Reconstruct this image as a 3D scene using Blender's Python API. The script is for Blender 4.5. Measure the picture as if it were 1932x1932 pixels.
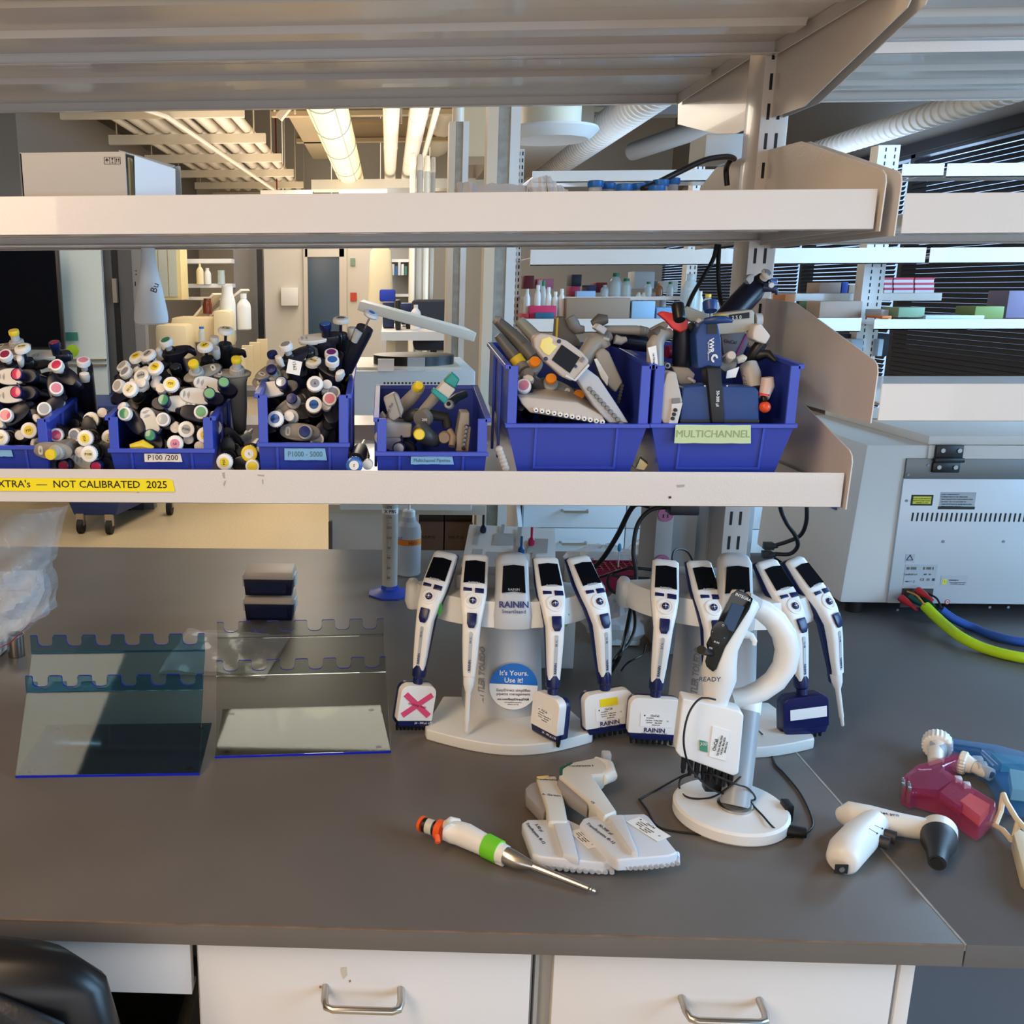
import bpy, bmesh, math, random
from mathutils import Vector, Matrix, Euler
random.seed(7)
for o in list(bpy.data.objects): bpy.data.objects.remove(o, do_unlink=True)
SC = bpy.context.scene
COL = SC.collection
R = math.radians
# ---------------------------------------------------------------- camera
FPX, CX, CY, CH = 1800.0, 644.0, 966.0, 1.74
YAW, PITCH, ROLL = R(2.77), R(13.16), R(0.24)
FW = Vector((-math.sin(YAW)*math.cos(PITCH), math.cos(YAW)*math.cos(PITCH), -math.sin(PITCH)))
_r = Vector((math.cos(YAW), math.sin(YAW), 0)); _u = _r.cross(FW)
RT = math.cos(ROLL)*_r - math.sin(ROLL)*_u
UP = math.sin(ROLL)*_r + math.cos(ROLL)*_u
cd = bpy.data.cameras.new('camera'); cam = bpy.data.objects.new('camera', cd); COL.objects.link(cam)
cd.sensor_width = 36; cd.lens = 36*FPX/1932
cd.shift_x = (966-CX)/1932; cd.shift_y = 0.0
cd.clip_start = .05; cd.clip_end = 100
m = Matrix((RT, UP, -FW)).transposed().to_4x4(); m.translation = Vector((0, 0, CH)); cam.matrix_world = m
SC.camera = cam
# ---------------------------------------------------------------- world, light, exposure
W = bpy.data.worlds.new('world'); SC.world = W; W.use_nodes = True
W.node_tree.nodes['Background'].inputs[0].default_value = (.62, .74, 1, 1)
W.node_tree.nodes['Background'].inputs[1].default_value = .35
SC.view_settings.view_transform = 'Standard'; SC.view_settings.look = 'None'
SC.view_settings.exposure = -0.12; SC.view_settings.gamma = 1; SC.view_settings.use_curve_mapping = False
def area(name, loc, target, sx, sy, power, col):
    l = bpy.data.lights.new(name, 'AREA'); l.shape = 'RECTANGLE'; l.size = sx; l.size_y = sy; l.energy = power; l.color = col
    o = bpy.data.objects.new(name, l); COL.objects.link(o); o.location = loc
    o.rotation_euler = (Vector(target)-Vector(loc)).to_track_quat('-Z', 'Y').to_euler(); return o
WARM = (1, .74, .50); COOL = (.38, .67, 1)
area('ceiling_lamp_light', (-1.8, -.9, 3.3), (-.9, 1.5, 1.0), .9, 3.5, 112, WARM)
area('ceiling_lamp_light', (-.5, 9.6, 3.0), (-.5, 9.6, 0), 1.2, 8, 150, (1, .88, .74))
area('ceiling_lamp_light', (-2.6, 4.6, 3.2), (-2.6, 4.6, 0), 1.2, 3, 60, (1, .88, .74))
area('ceiling_lamp_uplight', (-.6, 10.5, 2.85), (-.6, 10.5, 5), 2.5, 9, 130, (1, .84, .66))  # upward fill added to brighten the ceiling and its pipes
area('ceiling_lamp_uplight', (-.8, -.5, 3.3), (-.8, -.5, 5), 3, 4, 130, (1, .88, .76))  # unseen upward fill added over the near bench
area('window_daylight', (4.3, .6, 2.2), (1.2, 2.4, .9), 3.6, 2.2, 330, COOL)
area('window_daylight', (4.4, 4.0, 2.3), (1.4, 4.4, 1.1), 2.4, 1.8, 320, COOL)
area('window_bounce_light', (3.3, 9.0, 2.4), (2.6, 9.0, 5), 1.6, 6, 90, (.55, .75, 1))  # upward fill added at the right, standing in for bounced daylight
area('window_daylight', (1.0, -3.4, 1.25), (.4, 1.6, 1.3), 5.2, 1.5, 66, (.92, .93, 1))  # added fill behind the camera; the front wall has no window
# ---------------------------------------------------------------- pixel helpers (photo pixel -> point at its own real distance)
def ray(x, y): return FW + RT*((x-CX)/FPX) - UP*((y-CY)/FPX)
def at(x, y, Y):
    r = ray(x, y); return Vector((0, 0, CH)) + r*(Y/r.y)
def on(x, y, z=.91):
    r = ray(x, y); return Vector((0, 0, CH)) + r*((z-CH)/r.z)
# ---------------------------------------------------------------- materials
def lin(c): 
    c = c/255
    return c/12.92 if c <= .04045 else ((c+.055)/1.055)**2.4
MC = {}
def M(name, col, rough=.5, metal=0, trans=0, alpha=1, bump=0, bs=300, ior=1.45, emis=0, var=0, vs=6, coat=0, spec=.5, ecol=None):
    if name in MC: return MC[name]
    m = bpy.data.materials.new(name); m.use_nodes = True; nt = m.node_tree; b = nt.nodes['Principled BSDF']
    c = tuple(lin(v) for v in col)
    b.inputs['Base Color'].default_value = (*c, 1); b.inputs['Roughness'].default_value = rough
    b.inputs['Metallic'].default_value = metal; b.inputs['Transmission Weight'].default_value = trans
    b.inputs['Alpha'].default_value = alpha; b.inputs['IOR'].default_value = ior
    b.inputs['Coat Weight'].default_value = coat; b.inputs['Specular IOR Level'].default_value = spec
    if emis:
        b.inputs['Emission Color'].default_value = (*(tuple(lin(v) for v in ecol) if ecol else c), 1); b.inputs['Emission Strength'].default_value = emis
    tc = nt.nodes.new('ShaderNodeTexCoord')
    if var:
        n = nt.nodes.new('ShaderNodeTexNoise'); n.inputs['Scale'].default_value = vs; n.inputs['Detail'].default_value = 6
        nt.links.new(tc.outputs['Object'], n.inputs['Vector'])
        r = nt.nodes.new('ShaderNodeMapRange'); r.inputs[1].default_value = .3; r.inputs[2].default_value = .7
        r.inputs[3].default_value = 1-var; r.inputs[4].default_value = 1+var
        nt.links.new(n.outputs['Fac'], r.inputs[0])
        h = nt.nodes.new('ShaderNodeHueSaturation'); h.inputs['Color'].default_value = (*c, 1)
        nt.links.new(r.outputs[0], h.inputs['Value']); nt.links.new(h.outputs[0], b.inputs['Base Color'])
    if bump:
        n = nt.nodes.new('ShaderNodeTexNoise'); n.inputs['Scale'].default_value = bs; n.inputs['Detail'].default_value = 2
        nt.links.new(tc.outputs['Object'], n.inputs['Vector'])
        bp = nt.nodes.new('ShaderNodeBump'); bp.inputs['Strength'].default_value = bump; bp.inputs['Distance'].default_value = .002
        nt.links.new(n.outputs['Fac'], bp.inputs['Height']); nt.links.new(bp.outputs[0], b.inputs['Normal'])
    MC[name] = m; return m
# ---------------------------------------------------------------- mesh builder
class MB:
    def __init__(s): s.v = []; s.f = []; s.T = Matrix()
    def add(s, vs, fs):
        b = len(s.v); s.v += [s.T @ Vector(v) for v in vs]; s.f += [tuple(b+i for i in f) for f in fs]; return s
    def box(s, x0, y0, z0, x1, y1, z1):
        return s.add([(x0,y0,z0),(x1,y0,z0),(x1,y1,z0),(x0,y1,z0),(x0,y0,z1),(x1,y0,z1),(x1,y1,z1),(x0,y1,z1)],
                     [(0,3,2,1),(4,5,6,7),(0,1,5,4),(1,2,6,5),(2,3,7,6),(3,0,4,7)])
    def cbox(s, c, d): return s.box(c[0]-d[0]/2, c[1]-d[1]/2, c[2]-d[2]/2, c[0]+d[0]/2, c[1]+d[1]/2, c[2]+d[2]/2)
    def rings(s, rs, cap=True, close=True):
        n = len(rs[0]); vs = [p for r in rs for p in r]; fs = []
        for i in range(len(rs)-1):
            for j in range(n if close else n-1):
                k = (j+1) % n; fs.append((i*n+j, i*n+k, (i+1)*n+k, (i+1)*n+j))
        if cap: fs.append(tuple(reversed(range(n)))); fs.append(tuple((len(rs)-1)*n+j for j in range(n)))
        return s.add(vs, fs)
    def lathe(s, prof, n=20, cap=True):          # profile (r, z) about local Z
        return s.rings([[(r*math.cos(2*math.pi*j/n), r*math.sin(2*math.pi*j/n), z) for j in range(n)] for r, z in prof], cap)
    def cyl(s, p0, p1, r0, r1=None, n=16, cap=True):
        r1 = r0 if r1 is None else r1; p0 = Vector(p0); p1 = Vector(p1); d = (p1-p0).normalized()
        a = d.orthogonal().normalized(); b = d.cross(a)
        return s.rings([[p+a*r*math.cos(2*math.pi*j/n)+b*r*math.sin(2*math.pi*j/n) for j in range(n)] for p, r in ((p0, r0), (p1, r1))], cap)
    def tube(s, pts, r, n=10, cap=True):
        pts = [Vector(p) for p in pts]; rr = r if isinstance(r, (list, tuple)) else [r]*len(pts); out = []; a = None
        for i, p in enumerate(pts):
            d = (pts[min(i+1, len(pts)-1)]-pts[max(i-1, 0)]).normalized()
            a = d.orthogonal().normalized() if a is None else (a-d*a.dot(d)).normalized()
            b = d.cross(a); out.append([p+a*rr[i]*math.cos(2*math.pi*j/n)+b*rr[i]*math.sin(2*math.pi*j/n) for j in range(n)])
        return s.rings(out, cap)
    def se(s, secs, n=24, p=2.6, cap=True):      # superellipse sections (cx, cy, z, rx, ry)
        out = []
        for q in secs:
            c_x, c_y, z, rx, ry = q[:5]; pp = q[5] if len(q) > 5 else p; r_ = []
            for j in range(n):
                t = 2*math.pi*j/n; c, sn = math.cos(t), math.sin(t)
                r_.append((c_x+rx*math.copysign(abs(c)**(2/pp), c), c_y+ry*math.copysign(abs(sn)**(2/pp), sn), z))
            out.append(r_)
        return s.rings(out, cap)
    def prism(s, poly, a, b, ax='z'):            # polygon swept from a to b along an axis
        f = {'z': lambda p, t: (p[0], p[1], t), 'y': lambda p, t: (p[0], t, p[1]), 'x': lambda p, t: (t, p[0], p[1])}[ax]
        n = len(poly); vs = [f(p, a) for p in poly]+[f(p, b) for p in poly]
        fs = [tuple(range(n)), tuple(reversed(range(n, 2*n)))]+[(j, j+n, (j+1) % n+n, (j+1) % n) for j in range(n)]
        return s.add(vs, fs)
    def sphere(s, c, r, n=14, k=8, zs=1.0):
        return s.rings([[(c[0]+r*math.sin(math.pi*i/k)*math.cos(2*math.pi*j/n), c[1]+r*math.sin(math.pi*i/k)*math.sin(2*math.pi*j/n), c[2]-r*zs*math.cos(math.pi*i/k)) for j in range(n)] for i in [.06]+list(range(1, k))+[k-.06]])
    def obj(s, name, mat, parent=None, bevel=0, seg=2, ang=32, smooth=True, label=None):
        me = bpy.data.meshes.new(name); me.from_pydata([tuple(v) for v in s.v], [], s.f)
        bm = bmesh.new(); bm.from_mesh(me); bmesh.ops.recalc_face_normals(bm, faces=bm.faces)
        if bevel:
            es = [e for e in bm.edges if len(e.link_faces) == 2 and e.calc_face_angle(0) > R(30)]
            bmesh.ops.bevel(bm, geom=es, offset=bevel, segments=seg, profile=.6, affect='EDGES', clamp_overlap=True)
        if smooth:
            for f in bm.faces: f.smooth = True
            for e in bm.edges:
                if len(e.link_faces) != 2 or e.calc_face_angle(0) > R(ang): e.smooth = False
        bm.to_mesh(me); bm.free(); me.update()
        me.materials.append(mat)
        o = bpy.data.objects.new(name, me); COL.objects.link(o)
        if parent: o.parent = parent
        if label: o['label'] = label
        return o
def tag(o, label, cat, group=None, kind=None):
    o['label'] = label; o['category'] = cat
    if group: o['group'] = group
    if kind: o['kind'] = kind
    return o
def struct(o): o['kind'] = 'structure'; return o
def thing(name, label, cat, loc=(0, 0, 0), rot=None, group=None):
    o = bpy.data.objects.new(name, None); COL.objects.link(o); o.empty_display_size = .02
    if rot is None: o.matrix_basis = Matrix.Translation(loc)
    elif isinstance(rot, Matrix): o.matrix_basis = Matrix.Translation(loc) @ rot.to_4x4()
    else: o.matrix_basis = Matrix.Translation(loc) @ Euler(rot).to_matrix().to_4x4()
    return tag(o, label, cat, group)
def text(s, size, mat, parent, loc, rot=(0, 0, 0), name='lettering', align='CENTER', ext=.0002, sx=1, bold=0, spacing=1, mtx=None):
    c = bpy.data.curves.new('t', 'FONT'); c.body = s; c.size = size; c.align_x = align; c.align_y = 'CENTER'; c.extrude = ext; c.offset = bold*size; c.space_character = spacing; c.resolution_u = 2
    t = bpy.data.objects.new('t', c); COL.objects.link(t)
    me = bpy.data.meshes.new_from_object(t.evaluated_get(bpy.context.evaluated_depsgraph_get())); bpy.data.objects.remove(t, do_unlink=True); bpy.data.curves.remove(c)
    me.name = name; me.materials.clear(); me.materials.append(mat)
    o = bpy.data.objects.new(name, me); COL.objects.link(o)
    o.parent = parent
    o.matrix_basis = (mtx if mtx is not None else Matrix.Translation(loc) @ Euler(rot).to_matrix().to_4x4()) @ Matrix.Diagonal((sx, 1, 1, 1))
    return o
def merge(objs, name):                           # several meshes of one part into ONE mesh object
    vs, fs = [], []
    base = objs[0]
    for o in objs:
        b = len(vs); mt = o.matrix_basis
        vs += [tuple(mt @ v.co) for v in o.data.vertices]; fs += [tuple(b+i for i in p.vertices) for p in o.data.polygons]
    me = bpy.data.meshes.new(name); me.from_pydata(vs, [], fs); me.materials.append(base.data.materials[0])
    n = bpy.data.objects.new(name, me); COL.objects.link(n); n.parent = base.parent
    for o in objs: bpy.data.objects.remove(o, do_unlink=True)
    return n
def texts(lines, mat, parent, name='lettering'): # lines: (string, size, loc, rot, kw)
    return merge([text(l[0], l[1], mat, parent, l[2], l[3], **(l[4] if len(l) > 4 else {})) for l in lines], name)
def dup(o, parent=None, loc=None, mtx=None, label=None, group=None):
    c = o.copy(); COL.objects.link(c)
    if parent: c.parent = parent
    for ch in [k for k in o.children]: dup(ch, c)
    if mtx is not None: c.matrix_world = mtx
    if label: c['label'] = label
    if group: c['group'] = group
    return c
# ---------------------------------------------------------------- palette
white = M('white_powder_coat', (211, 202, 194), .22, bump=.12, bs=420, coat=.3)
whitelam = M('white_laminate', (216, 212, 210), .45)
wplast = M('white_plastic', (228, 226, 222), .35)
wplast2 = M('ivory_plastic', (222, 214, 200), .4)
greypl = M('light_grey_plastic', (176, 178, 180), .4)
midgrey = M('mid_grey_plastic', (120, 118, 115), .45)
dgrey = M('dark_grey_plastic', (62, 62, 62), .45)
taupe = M('taupe_plastic', (138, 132, 124), .45)
black = M('black_plastic', (14, 14, 17), .35)
rubber = M('black_rubber', (16, 16, 18), .6)
navy = M('navy_plastic', (16, 24, 74), .3)
dnavy = M('dark_navy_plastic', (18, 20, 40), .32)
steel = M('brushed_steel', (190, 184, 176), .28, 1)
galv = M('galvanised_steel', (150, 152, 148), .45, .6, var=.15, vs=30)
paper = M('white_paper', (232, 232, 230), .6)
ink = M('black_ink', (18, 18, 22), .6)
glass_black = M('dark_screen_glass', (9, 11, 17), .16, spec=.2)
# ================================================================ room shell
floor_m = M('cream_terrazzo_floor', (205, 186, 150), .25, var=.06, vs=60, spec=.5)
wall_m = M('wall_paint', (206, 200, 190), .7); wall_grey = M('grey_wall_paint', (134, 129, 124), .8)
cream = M('cream_painted_steel', (226, 214, 190), .5); creamp = M('cream_plastic', (226, 208, 168), .45)
WX = 4.6
struct(MB().box(-9, -4, -.1, WX, 20, 0).obj('floor', floor_m))
struct(MB().box(-9, -4, 4.6, WX, 20, 4.7).obj('ceiling', M('ceiling_deck', (118, 104, 86), .9, var=.15, vs=2)))
struct(MB().box(-9.1, -4, 0, -9, 20, 4.6).obj('wall_left', wall_m))
struct(MB().box(-9, 16.6, 0, WX, 16.7, 4.6).obj('wall_back', wall_m))
struct(MB().box(-9, -4.1, 0, WX, -4, 4.6).obj('wall_front', wall_m))
w = MB().box(WX, -4, 0, WX+.1, 20, .45).box(WX, -4, 2.9, WX+.1, 20, 4.6).box(WX, -4, .45, WX+.1, -3.6, 2.9)
struct(w.obj('wall_right', M('cool_grey_wall', (150, 148, 146), .8)))
struct(MB().box(WX+.6, -4, -.5, WX+.62, 20, 5).obj('trim_1', M('bright_sky_beyond_glass', (190, 220, 255), 1, emis=1.5)))  # glowing sheet standing in for the sky outside the windows
frame_m = M('window_frame_metal', (40, 44, 52), .4); blind_m = M('dark_blind_slats', (30, 34, 46), .5)
k = 0; y = -3.6
while y < 19.5:
    k += 1; t = bpy.data.objects.new(f'window_{k}', None); COL.objects.link(t); t.location = (WX, y, .45); struct(t)
    fr = MB().box(-.03, 0, 0, .1, .07, 2.45).box(-.03, 0, 2.38, .1, 2.1, 2.45).box(-.03, 0, 0, .1, 2.1, .06)
    fr.obj('window_frame', frame_m, t)
    s = MB(); z = .08
    while z < 2.36:
        dz = .012 if (k % 3) else .006
        s.add([(-.050, .08, z), (-.050, 2.08, z), (-.034, 2.08, z+.044-dz), (-.034, .08, z+.044-dz)], [(0, 1, 2, 3)]); z += .04
    s.obj('blind', blind_m, t, smooth=False)
    MB().box(.05, .07, .06, .056, 2.1, 2.38).obj('glass', M('window_glass', (235, 245, 255), .02, trans=1), t)
    y += 2.1
struct(MB().box(WX-.06, -4, 2.86, WX, 20, 2.95).obj('trim_2', M('black_window_head', (22, 24, 30), .6)))
struct(MB().box(-4.4, 8.6, 0, -3.2, 8.7, 4.6).obj('trim_3', wall_grey)); struct(MB().box(-3.3, 8.7, 0, -3.2, 16.6, 3.55).obj('trim_4', wall_grey))
struct(MB().box(-9, 8.6, 2.15, -4.4, 8.7, 4.6).obj('trim_5', wall_grey))
# ---- ceiling services
def sv(name, mb, mat, label, cat, group=None, kind=None, bevel=0): return tag(mb.obj(name, mat, bevel=bevel), label, cat, group, kind)
pipe_m = M('cream_painted_pipe', (222, 212, 196), .45)
lt = thing('ceiling_light', 'long warm tubular ceiling light with curved diffuser panels running away from the camera', 'light', (-.52, 7.0, 3.24))
MB().rings([[(.17*math.cos(a), y, .17*math.sin(a)) for a in [math.pi*2*j/24 for j in range(24)]] for y in (0, 7.2)]).obj('diffuser', M('lit_fabric_diffuser', (255, 236, 190), .6, emis=.32, ecol=(255, 226, 160)), lt)
MB().rings([[(.175*math.cos(a), y, .175*math.sin(a)) for a in [math.pi*2*j/24 for j in range(24)]] for y in (7.2, 9)]).obj('end_section', midgrey, lt)
for y in (.9, 2.2, 3.6, 5.2, 7.19):
    MB().rings([[(r*math.cos(a), yy, r*math.sin(a)) for a in [math.pi*2*j/24 for j in range(24)]] for r, yy in ((.171, y), (.177, y+.005), (.177, y+.03), (.171, y+.035))], False).obj('band', M('band_grey', (140, 150, 140), .5), lt)
for sx in (-.1, .1): MB().box(sx-.004, 0, -.142, sx+.004, 7.2, -.138).obj('rail', M('band_grey', (140, 150, 140), .5), lt)
def pipe(X, z, y0, y1, r, label, name='ceiling_pipe', group='pipes under the ceiling', coll=()):
    m_ = MB().cyl((0, 0, 0), (0, y1-y0, 0), r, n=14); o = m_.obj(name, pipe_m); o.location = (X, y0, z)
    for c in coll:
        q = MB().cyl((0, c, 0), (0, c+.05, 0), r*1.06, n=14).obj('joint_band', pipe_m, o)
    return tag(o, label, 'pipe', group)
pipe(.02, 3.24, 7, 16.2, .075, 'thick cream ceiling pipe just right of the tubular light', coll=(1.5, 4, 7))
pipe(.26, 3.24, 7, 16.2, .085, 'thick cream ceiling pipe, second to the right of the tubular light', coll=(2, 5))
pipe(.41, 3.24, 7, 16.2, .03, 'thin cream ceiling conduit right of the two thick pipes')
pipe(.75, 4.05, 6.4, 16.2, .26, 'fat round duct crossing behind the white column', 'round_duct')
for i in range(6):
    y = 8.8+1.5*i; t = MB().box(0, 0, 0, 1.62, .06, .09)
    for hx in (.08, 1.5): t.cyl((hx, .03, 0), (hx, .03, 1.42), .008, n=6)
    o = t.obj('strut_channel', cream); o.location = (-2.88, y, 3.2)
    tag(o, 'cream steel strut carrying the pipe rack, ' + ['nearest', 'second nearest', 'third nearest', 'third farthest', 'second farthest', 'farthest'][i]+' of its row', 'strut', 'struts of the ceiling pipe rack')
for i, (X, r) in enumerate([(-2.6, .035), (-2.45, .055), (-2.28, .06), (-2.08, .05), (-1.93, .03), (-1.80, .06), (-1.62, .065), (-1.45, .045)]):
    pipe(X, 3.295+r, 7.4, 16.2, r, ['leftmost', 'second from the left', 'third from the left', 'fourth from the left', 'fourth from the right', 'third from the right', 'second from the right', 'rightmost'][i]+' cream pipe lying on the ceiling pipe rack', group='pipes on the rack')
cdt = MB().tube([(-4.2, 8.2, 3.25), (-2.6, 8.2, 3.25), (-2.15, 8.25, 3.22), (-1.9, 8.6, 3.18), (-1.62, 14.4, 3.12)], .022, 8)
sv('conduit', cdt, pipe_m, 'thin cream conduit bending under the pipe rack', 'conduit')
sv('exit_sign', MB().cbox((-1.62, 14.5, 3.06), (.26, .05, .16)).box(-1.63, 14.5, 3.14, -1.61, 14.51, 4.62), M('dark_red_sign', (120, 20, 30), .5), 'small dark red sign box hanging at the far end of the conduit', 'sign')
sv('spotlight', MB().cyl((-3.0, 7.6, 3.02), (-3.0, 7.55, 2.9), .03, .045, 10).cyl((-3.0, 7.6, 3.02), (-3.0, 7.6, 3.3), .008, n=6), steel, 'small steel spotlight in front of the grey wall at upper left', 'light')
beam = M('cream_beam', (196, 176, 142), .6)
for i, (y, z, lab) in enumerate([(8.4, 3.32, 'nearest cream cross beam behind the tubular light'), (11.2, 3.6, 'second cream cross beam behind the tubular light'), (14.2, 3.75, 'far cream cross beam behind the tubular light')]):
    sv('cross_beam', MB().box(-1.3, y, z, 2.4, y+.12, z+.05).box(-1.3, y+.05, z+.05, 2.4, y+.07, z+.25).box(-1.3, y, z+.25, 2.4, y+.12, z+.3), beam, lab, 'beam', 'ceiling cross beams')
for i in range(9):
    X = -1.2+.17*i+(.3 if i > 4 else 0); sv('hanger_rod', MB().cyl((X, 9.0+.15*i, 3.3), (X, 9.0+.15*i, 4.6), .01, n=6), pipe_m, 'thin cream threaded hanger rod near the tubular light', 'rod', 'hanger rods round the tubular light')
sv('ceiling_duct', MB().box(-1.2, 9.8, 3.75, -.9, 16, 4.25), beam, 'boxy duct left of the tubular light under the deck', 'duct')
sv('diagonal_brace', MB().tube([(-1.02, 9.4, 3.28), (-.72, 9.4, 3.62)], .045, 4), pipe_m, 'cream diagonal brace left of the tubular light', 'brace')
sv('drop_post', MB().box(-1.1, 9.0, 3.35, -1.0, 9.1, 4.5), pipe_m, 'cream vertical hanger post left of the tubular light', 'post')
sv('valve_tag', MB().cbox((-.35+.03, 8.9, 3.52), (.05, .02, .22)), M('yellow_tag', (226, 200, 30), .5), 'yellow tag hanging right of the tubular light', 'tag')
sv('cable_tray', MB().box(-1.0, 13.0, 3.0, 1.3, 13.4, 3.05).box(-1.0, 12.98, 3.0, 1.3, 13.0, 3.12), M('steel_tray', (205, 200, 186), .5), 'pale cable tray crossing at the far end of the ceiling', 'tray')
for i in range(5):
    sv('light_bank', MB().box(-1.9+.75*i, 14.6, 2.95, -1.35+.75*i, 16.2, 3.02).box(-1.63+.75*i, 15.4, 3.02, -1.62+.75*i, 15.41, 4.62), M('lit_far_panel', (255, 244, 220), .5, emis=.9), ['leftmost', 'second from the left', 'middle', 'second from the right', 'rightmost'][i]+' pale lit panel at the far end of the ceiling', 'light panel', 'far ceiling light panels')
dl = thing('round_duct_terminal', 'large round white duct terminal with a flared rim above the shelves', 'duct', (.80, 5.1, 2.5))
MB().lathe([(.165, .0), (.15, .03), (.15, 1.4)], 32).obj('drop_duct', cream, dl)
MB().lathe([(.10, -.05), (.19, -.045), (.21, -.03), (.24, .0), (.235, .012), (.16, .02)], 32).obj('flared_rim', wplast, dl)
def flex(X, z, y0, y1, r, label, pitch=.09):
    pr = []; y = 0
    while y < y1-y0: pr += [(y, r), (y+pitch*.55, r), (y+pitch*.62, r*1.13), (y+pitch*.9, r*1.13)]; y += pitch
    o = MB().rings([[(q*math.cos(2*math.pi*j/20), yy, q*math.sin(2*math.pi*j/20)) for j in range(20)] for yy, q in pr]).obj('ribbed_duct', M('white_ribbed_duct', (214, 210, 204), .55), ang=20)
    o.location = (X, y0, z); return tag(o, label, 'duct')
flex(2.1, 3.25, 7.4, 15, .14, 'white ribbed duct running away above the far shelves', .12)
flex(4.15, 3.02, 6.6, 14, .085, 'slim white ribbed duct along the window wall', .1)
sv('round_duct', MB().cyl((2.5, 10.5, 3.1), (3.6, 7.6, 3.3), .09, n=16).cyl((3.0, 9.2, 3.2), (3.0, 9.2, 4.62), .01, n=6), M('grey_duct', (140, 138, 136), .5), 'grey round duct crossing beneath the ribbed duct', 'duct')
for i, yy in enumerate((9.0, 12.0)):
    sv('ceiling_beam', MB().box(1.2, yy, 3.7, 4.6, yy+.25, 4.1), M('white_beam', (176, 176, 178), .6), ['nearer', 'farther'][i]+' pale ceiling beam at the right above the windows', 'beam')
sv('ceiling_box_duct', MB().box(1.12, 8.8, 3.1, 1.75, 14, 4.58), M('grey_sheet_duct', (150, 142, 132), .6), 'grey boxed sheet metal duct right of the round terminal', 'duct')
# ================================================================ lab bench
bench_m = M('dark_epoxy_resin', (100, 92, 85), .40, var=.07, vs=5, bump=.03, bs=900, spec=.45)
edge_m = M('dark_resin_edge', (50, 50, 53), .5, var=.1, vs=12)
b = thing('lab_bench', 'dark grey resin worktop, left slab of the long laboratory bench', 'bench', (0, 1.11, .91))
top = MB().box(-2.6, 0, -.032, .7515, 1.9, 0).obj('worktop', bench_m, b, bevel=.0015)
MB().box(-2.6, -.0006, -.001, .7515, .0022, .0004).obj('worn_edge', M('worn_brown_edge', (120, 98, 80), .6, var=.3, vs=20), b)
b2 = thing('lab_bench', 'dark grey resin worktop slab right of the pale seam, under the analyser', 'bench', (.7545, 1.112, .91))
MB().box(0, 0, -.034, 2.4, 1.9, 0).obj('worktop', M('dark_epoxy_resin_right', (94, 94, 96), .40, var=.07, vs=5, bump=.03, bs=900), b2, bevel=.0015)  # same resin as the left slab, cool daylight cast put into the colour
struct(MB().box(.7512, 1.113, .9, .7548, 3.0, .9103).obj('trim_2', M('pale_seam_filler', (150, 146, 142), .6, var=.25, vs=40)))
def cabinet(name, label, x0, x1, apron=False, drawers=True, hx=None):
    t = thing(name, label, 'cabinet', (x0, 1.135, 0), None, 'white drawer cabinets under the bench')
    w = x1-x0
    MB().box(0, .02, .1, w, .6, .876).obj('body', whitelam, t, bevel=.001)
    z1 = .874; k = 0
    for z0 in (.60, .33, .11):
        d = MB().box(.006, 0, z0+.004, w-.006, .019, z1).obj('drawer', whitelam, t, bevel=.0012)
        c = hx if hx else w/2
        hz = z1-.075
        h = MB().tube([(c-.052, 0, hz), (c-.052, -.022, hz-.004), (c-.049, -.032, hz-.006), (c-.04, -.036, hz-.006), (c+.04, -.036, hz-.006), (c+.049, -.032, hz-.006), (c+.052, -.022, hz-.004), (c+.052, 0, hz)], .0052, 12).obj('handle', steel, d)
        z1 = z0-.002
    return t
lcab = cabinet('drawer_cabinet', 'white drawer cabinet with a stained front, left of the two under the bench', -.262, .207)
cabinet('drawer_cabinet', 'white drawer cabinet, right of the two under the bench', .226, .690)
def blot(par, pts, Y, nm, mat): p = [at(x, y, Y)-par.location for x, y in pts]; MB().rings([[q for q in p], [q+Vector((0, .0004, 0)) for q in p]]).obj(nm, mat, par, smooth=False)
stain_m = M('tan_stain', (196, 186, 168), .6); brown_m = M('brown_chip', (150, 110, 94), .7)
blot(lcab, [(643, 1826), (654, 1825), (655, 1840), (648, 1848), (644, 1838)], 1.1345, 'stain', stain_m)
for x, y in ((660, 1851), (604, 1862), (609, 1880)): blot(lcab, [(x-2, y-1), (x+2, y-2), (x+2, y+2), (x-1, y+3)], 1.1345, 'chip', brown_m)
g = MB().box(.208, 1.14, .1, .213, 1.5, .876).box(.2135, 1.146, .1, .225, 1.5, .876)
tag(g.obj('filler_strip', M('grey_metal_filler', (150, 148, 144), .5)), 'narrow grey filler strip between the two white drawer cabinets', 'filler strip')
pe = MB().box(.691, 1.137, .0, .71, 1.9, .876)
tag(pe.obj('end_panel', whitelam, bevel=.001), 'white end panel right of the right drawer cabinet', 'panel')
ap = MB().box(-2.6, 1.14, .775, -.268, 1.158, .877).box(-2.6, 1.158, .775, -.268, 1.17, .781)
tag(ap.obj('apron_panel', whitelam, bevel=.001), 'white apron panel above the knee space at the left', 'panel')
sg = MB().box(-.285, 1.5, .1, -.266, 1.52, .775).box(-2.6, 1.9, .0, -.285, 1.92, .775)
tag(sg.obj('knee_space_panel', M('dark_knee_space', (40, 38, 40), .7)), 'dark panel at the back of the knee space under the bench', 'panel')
gw = MB().box(.712, 1.75, 0, 3.2, 1.77, .876)
tag(gw.obj('modesty_panel', M('slate_grey_panel', (98, 104, 116), .6)), 'slate grey panel under the bench right of the cabinets', 'panel')
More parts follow.
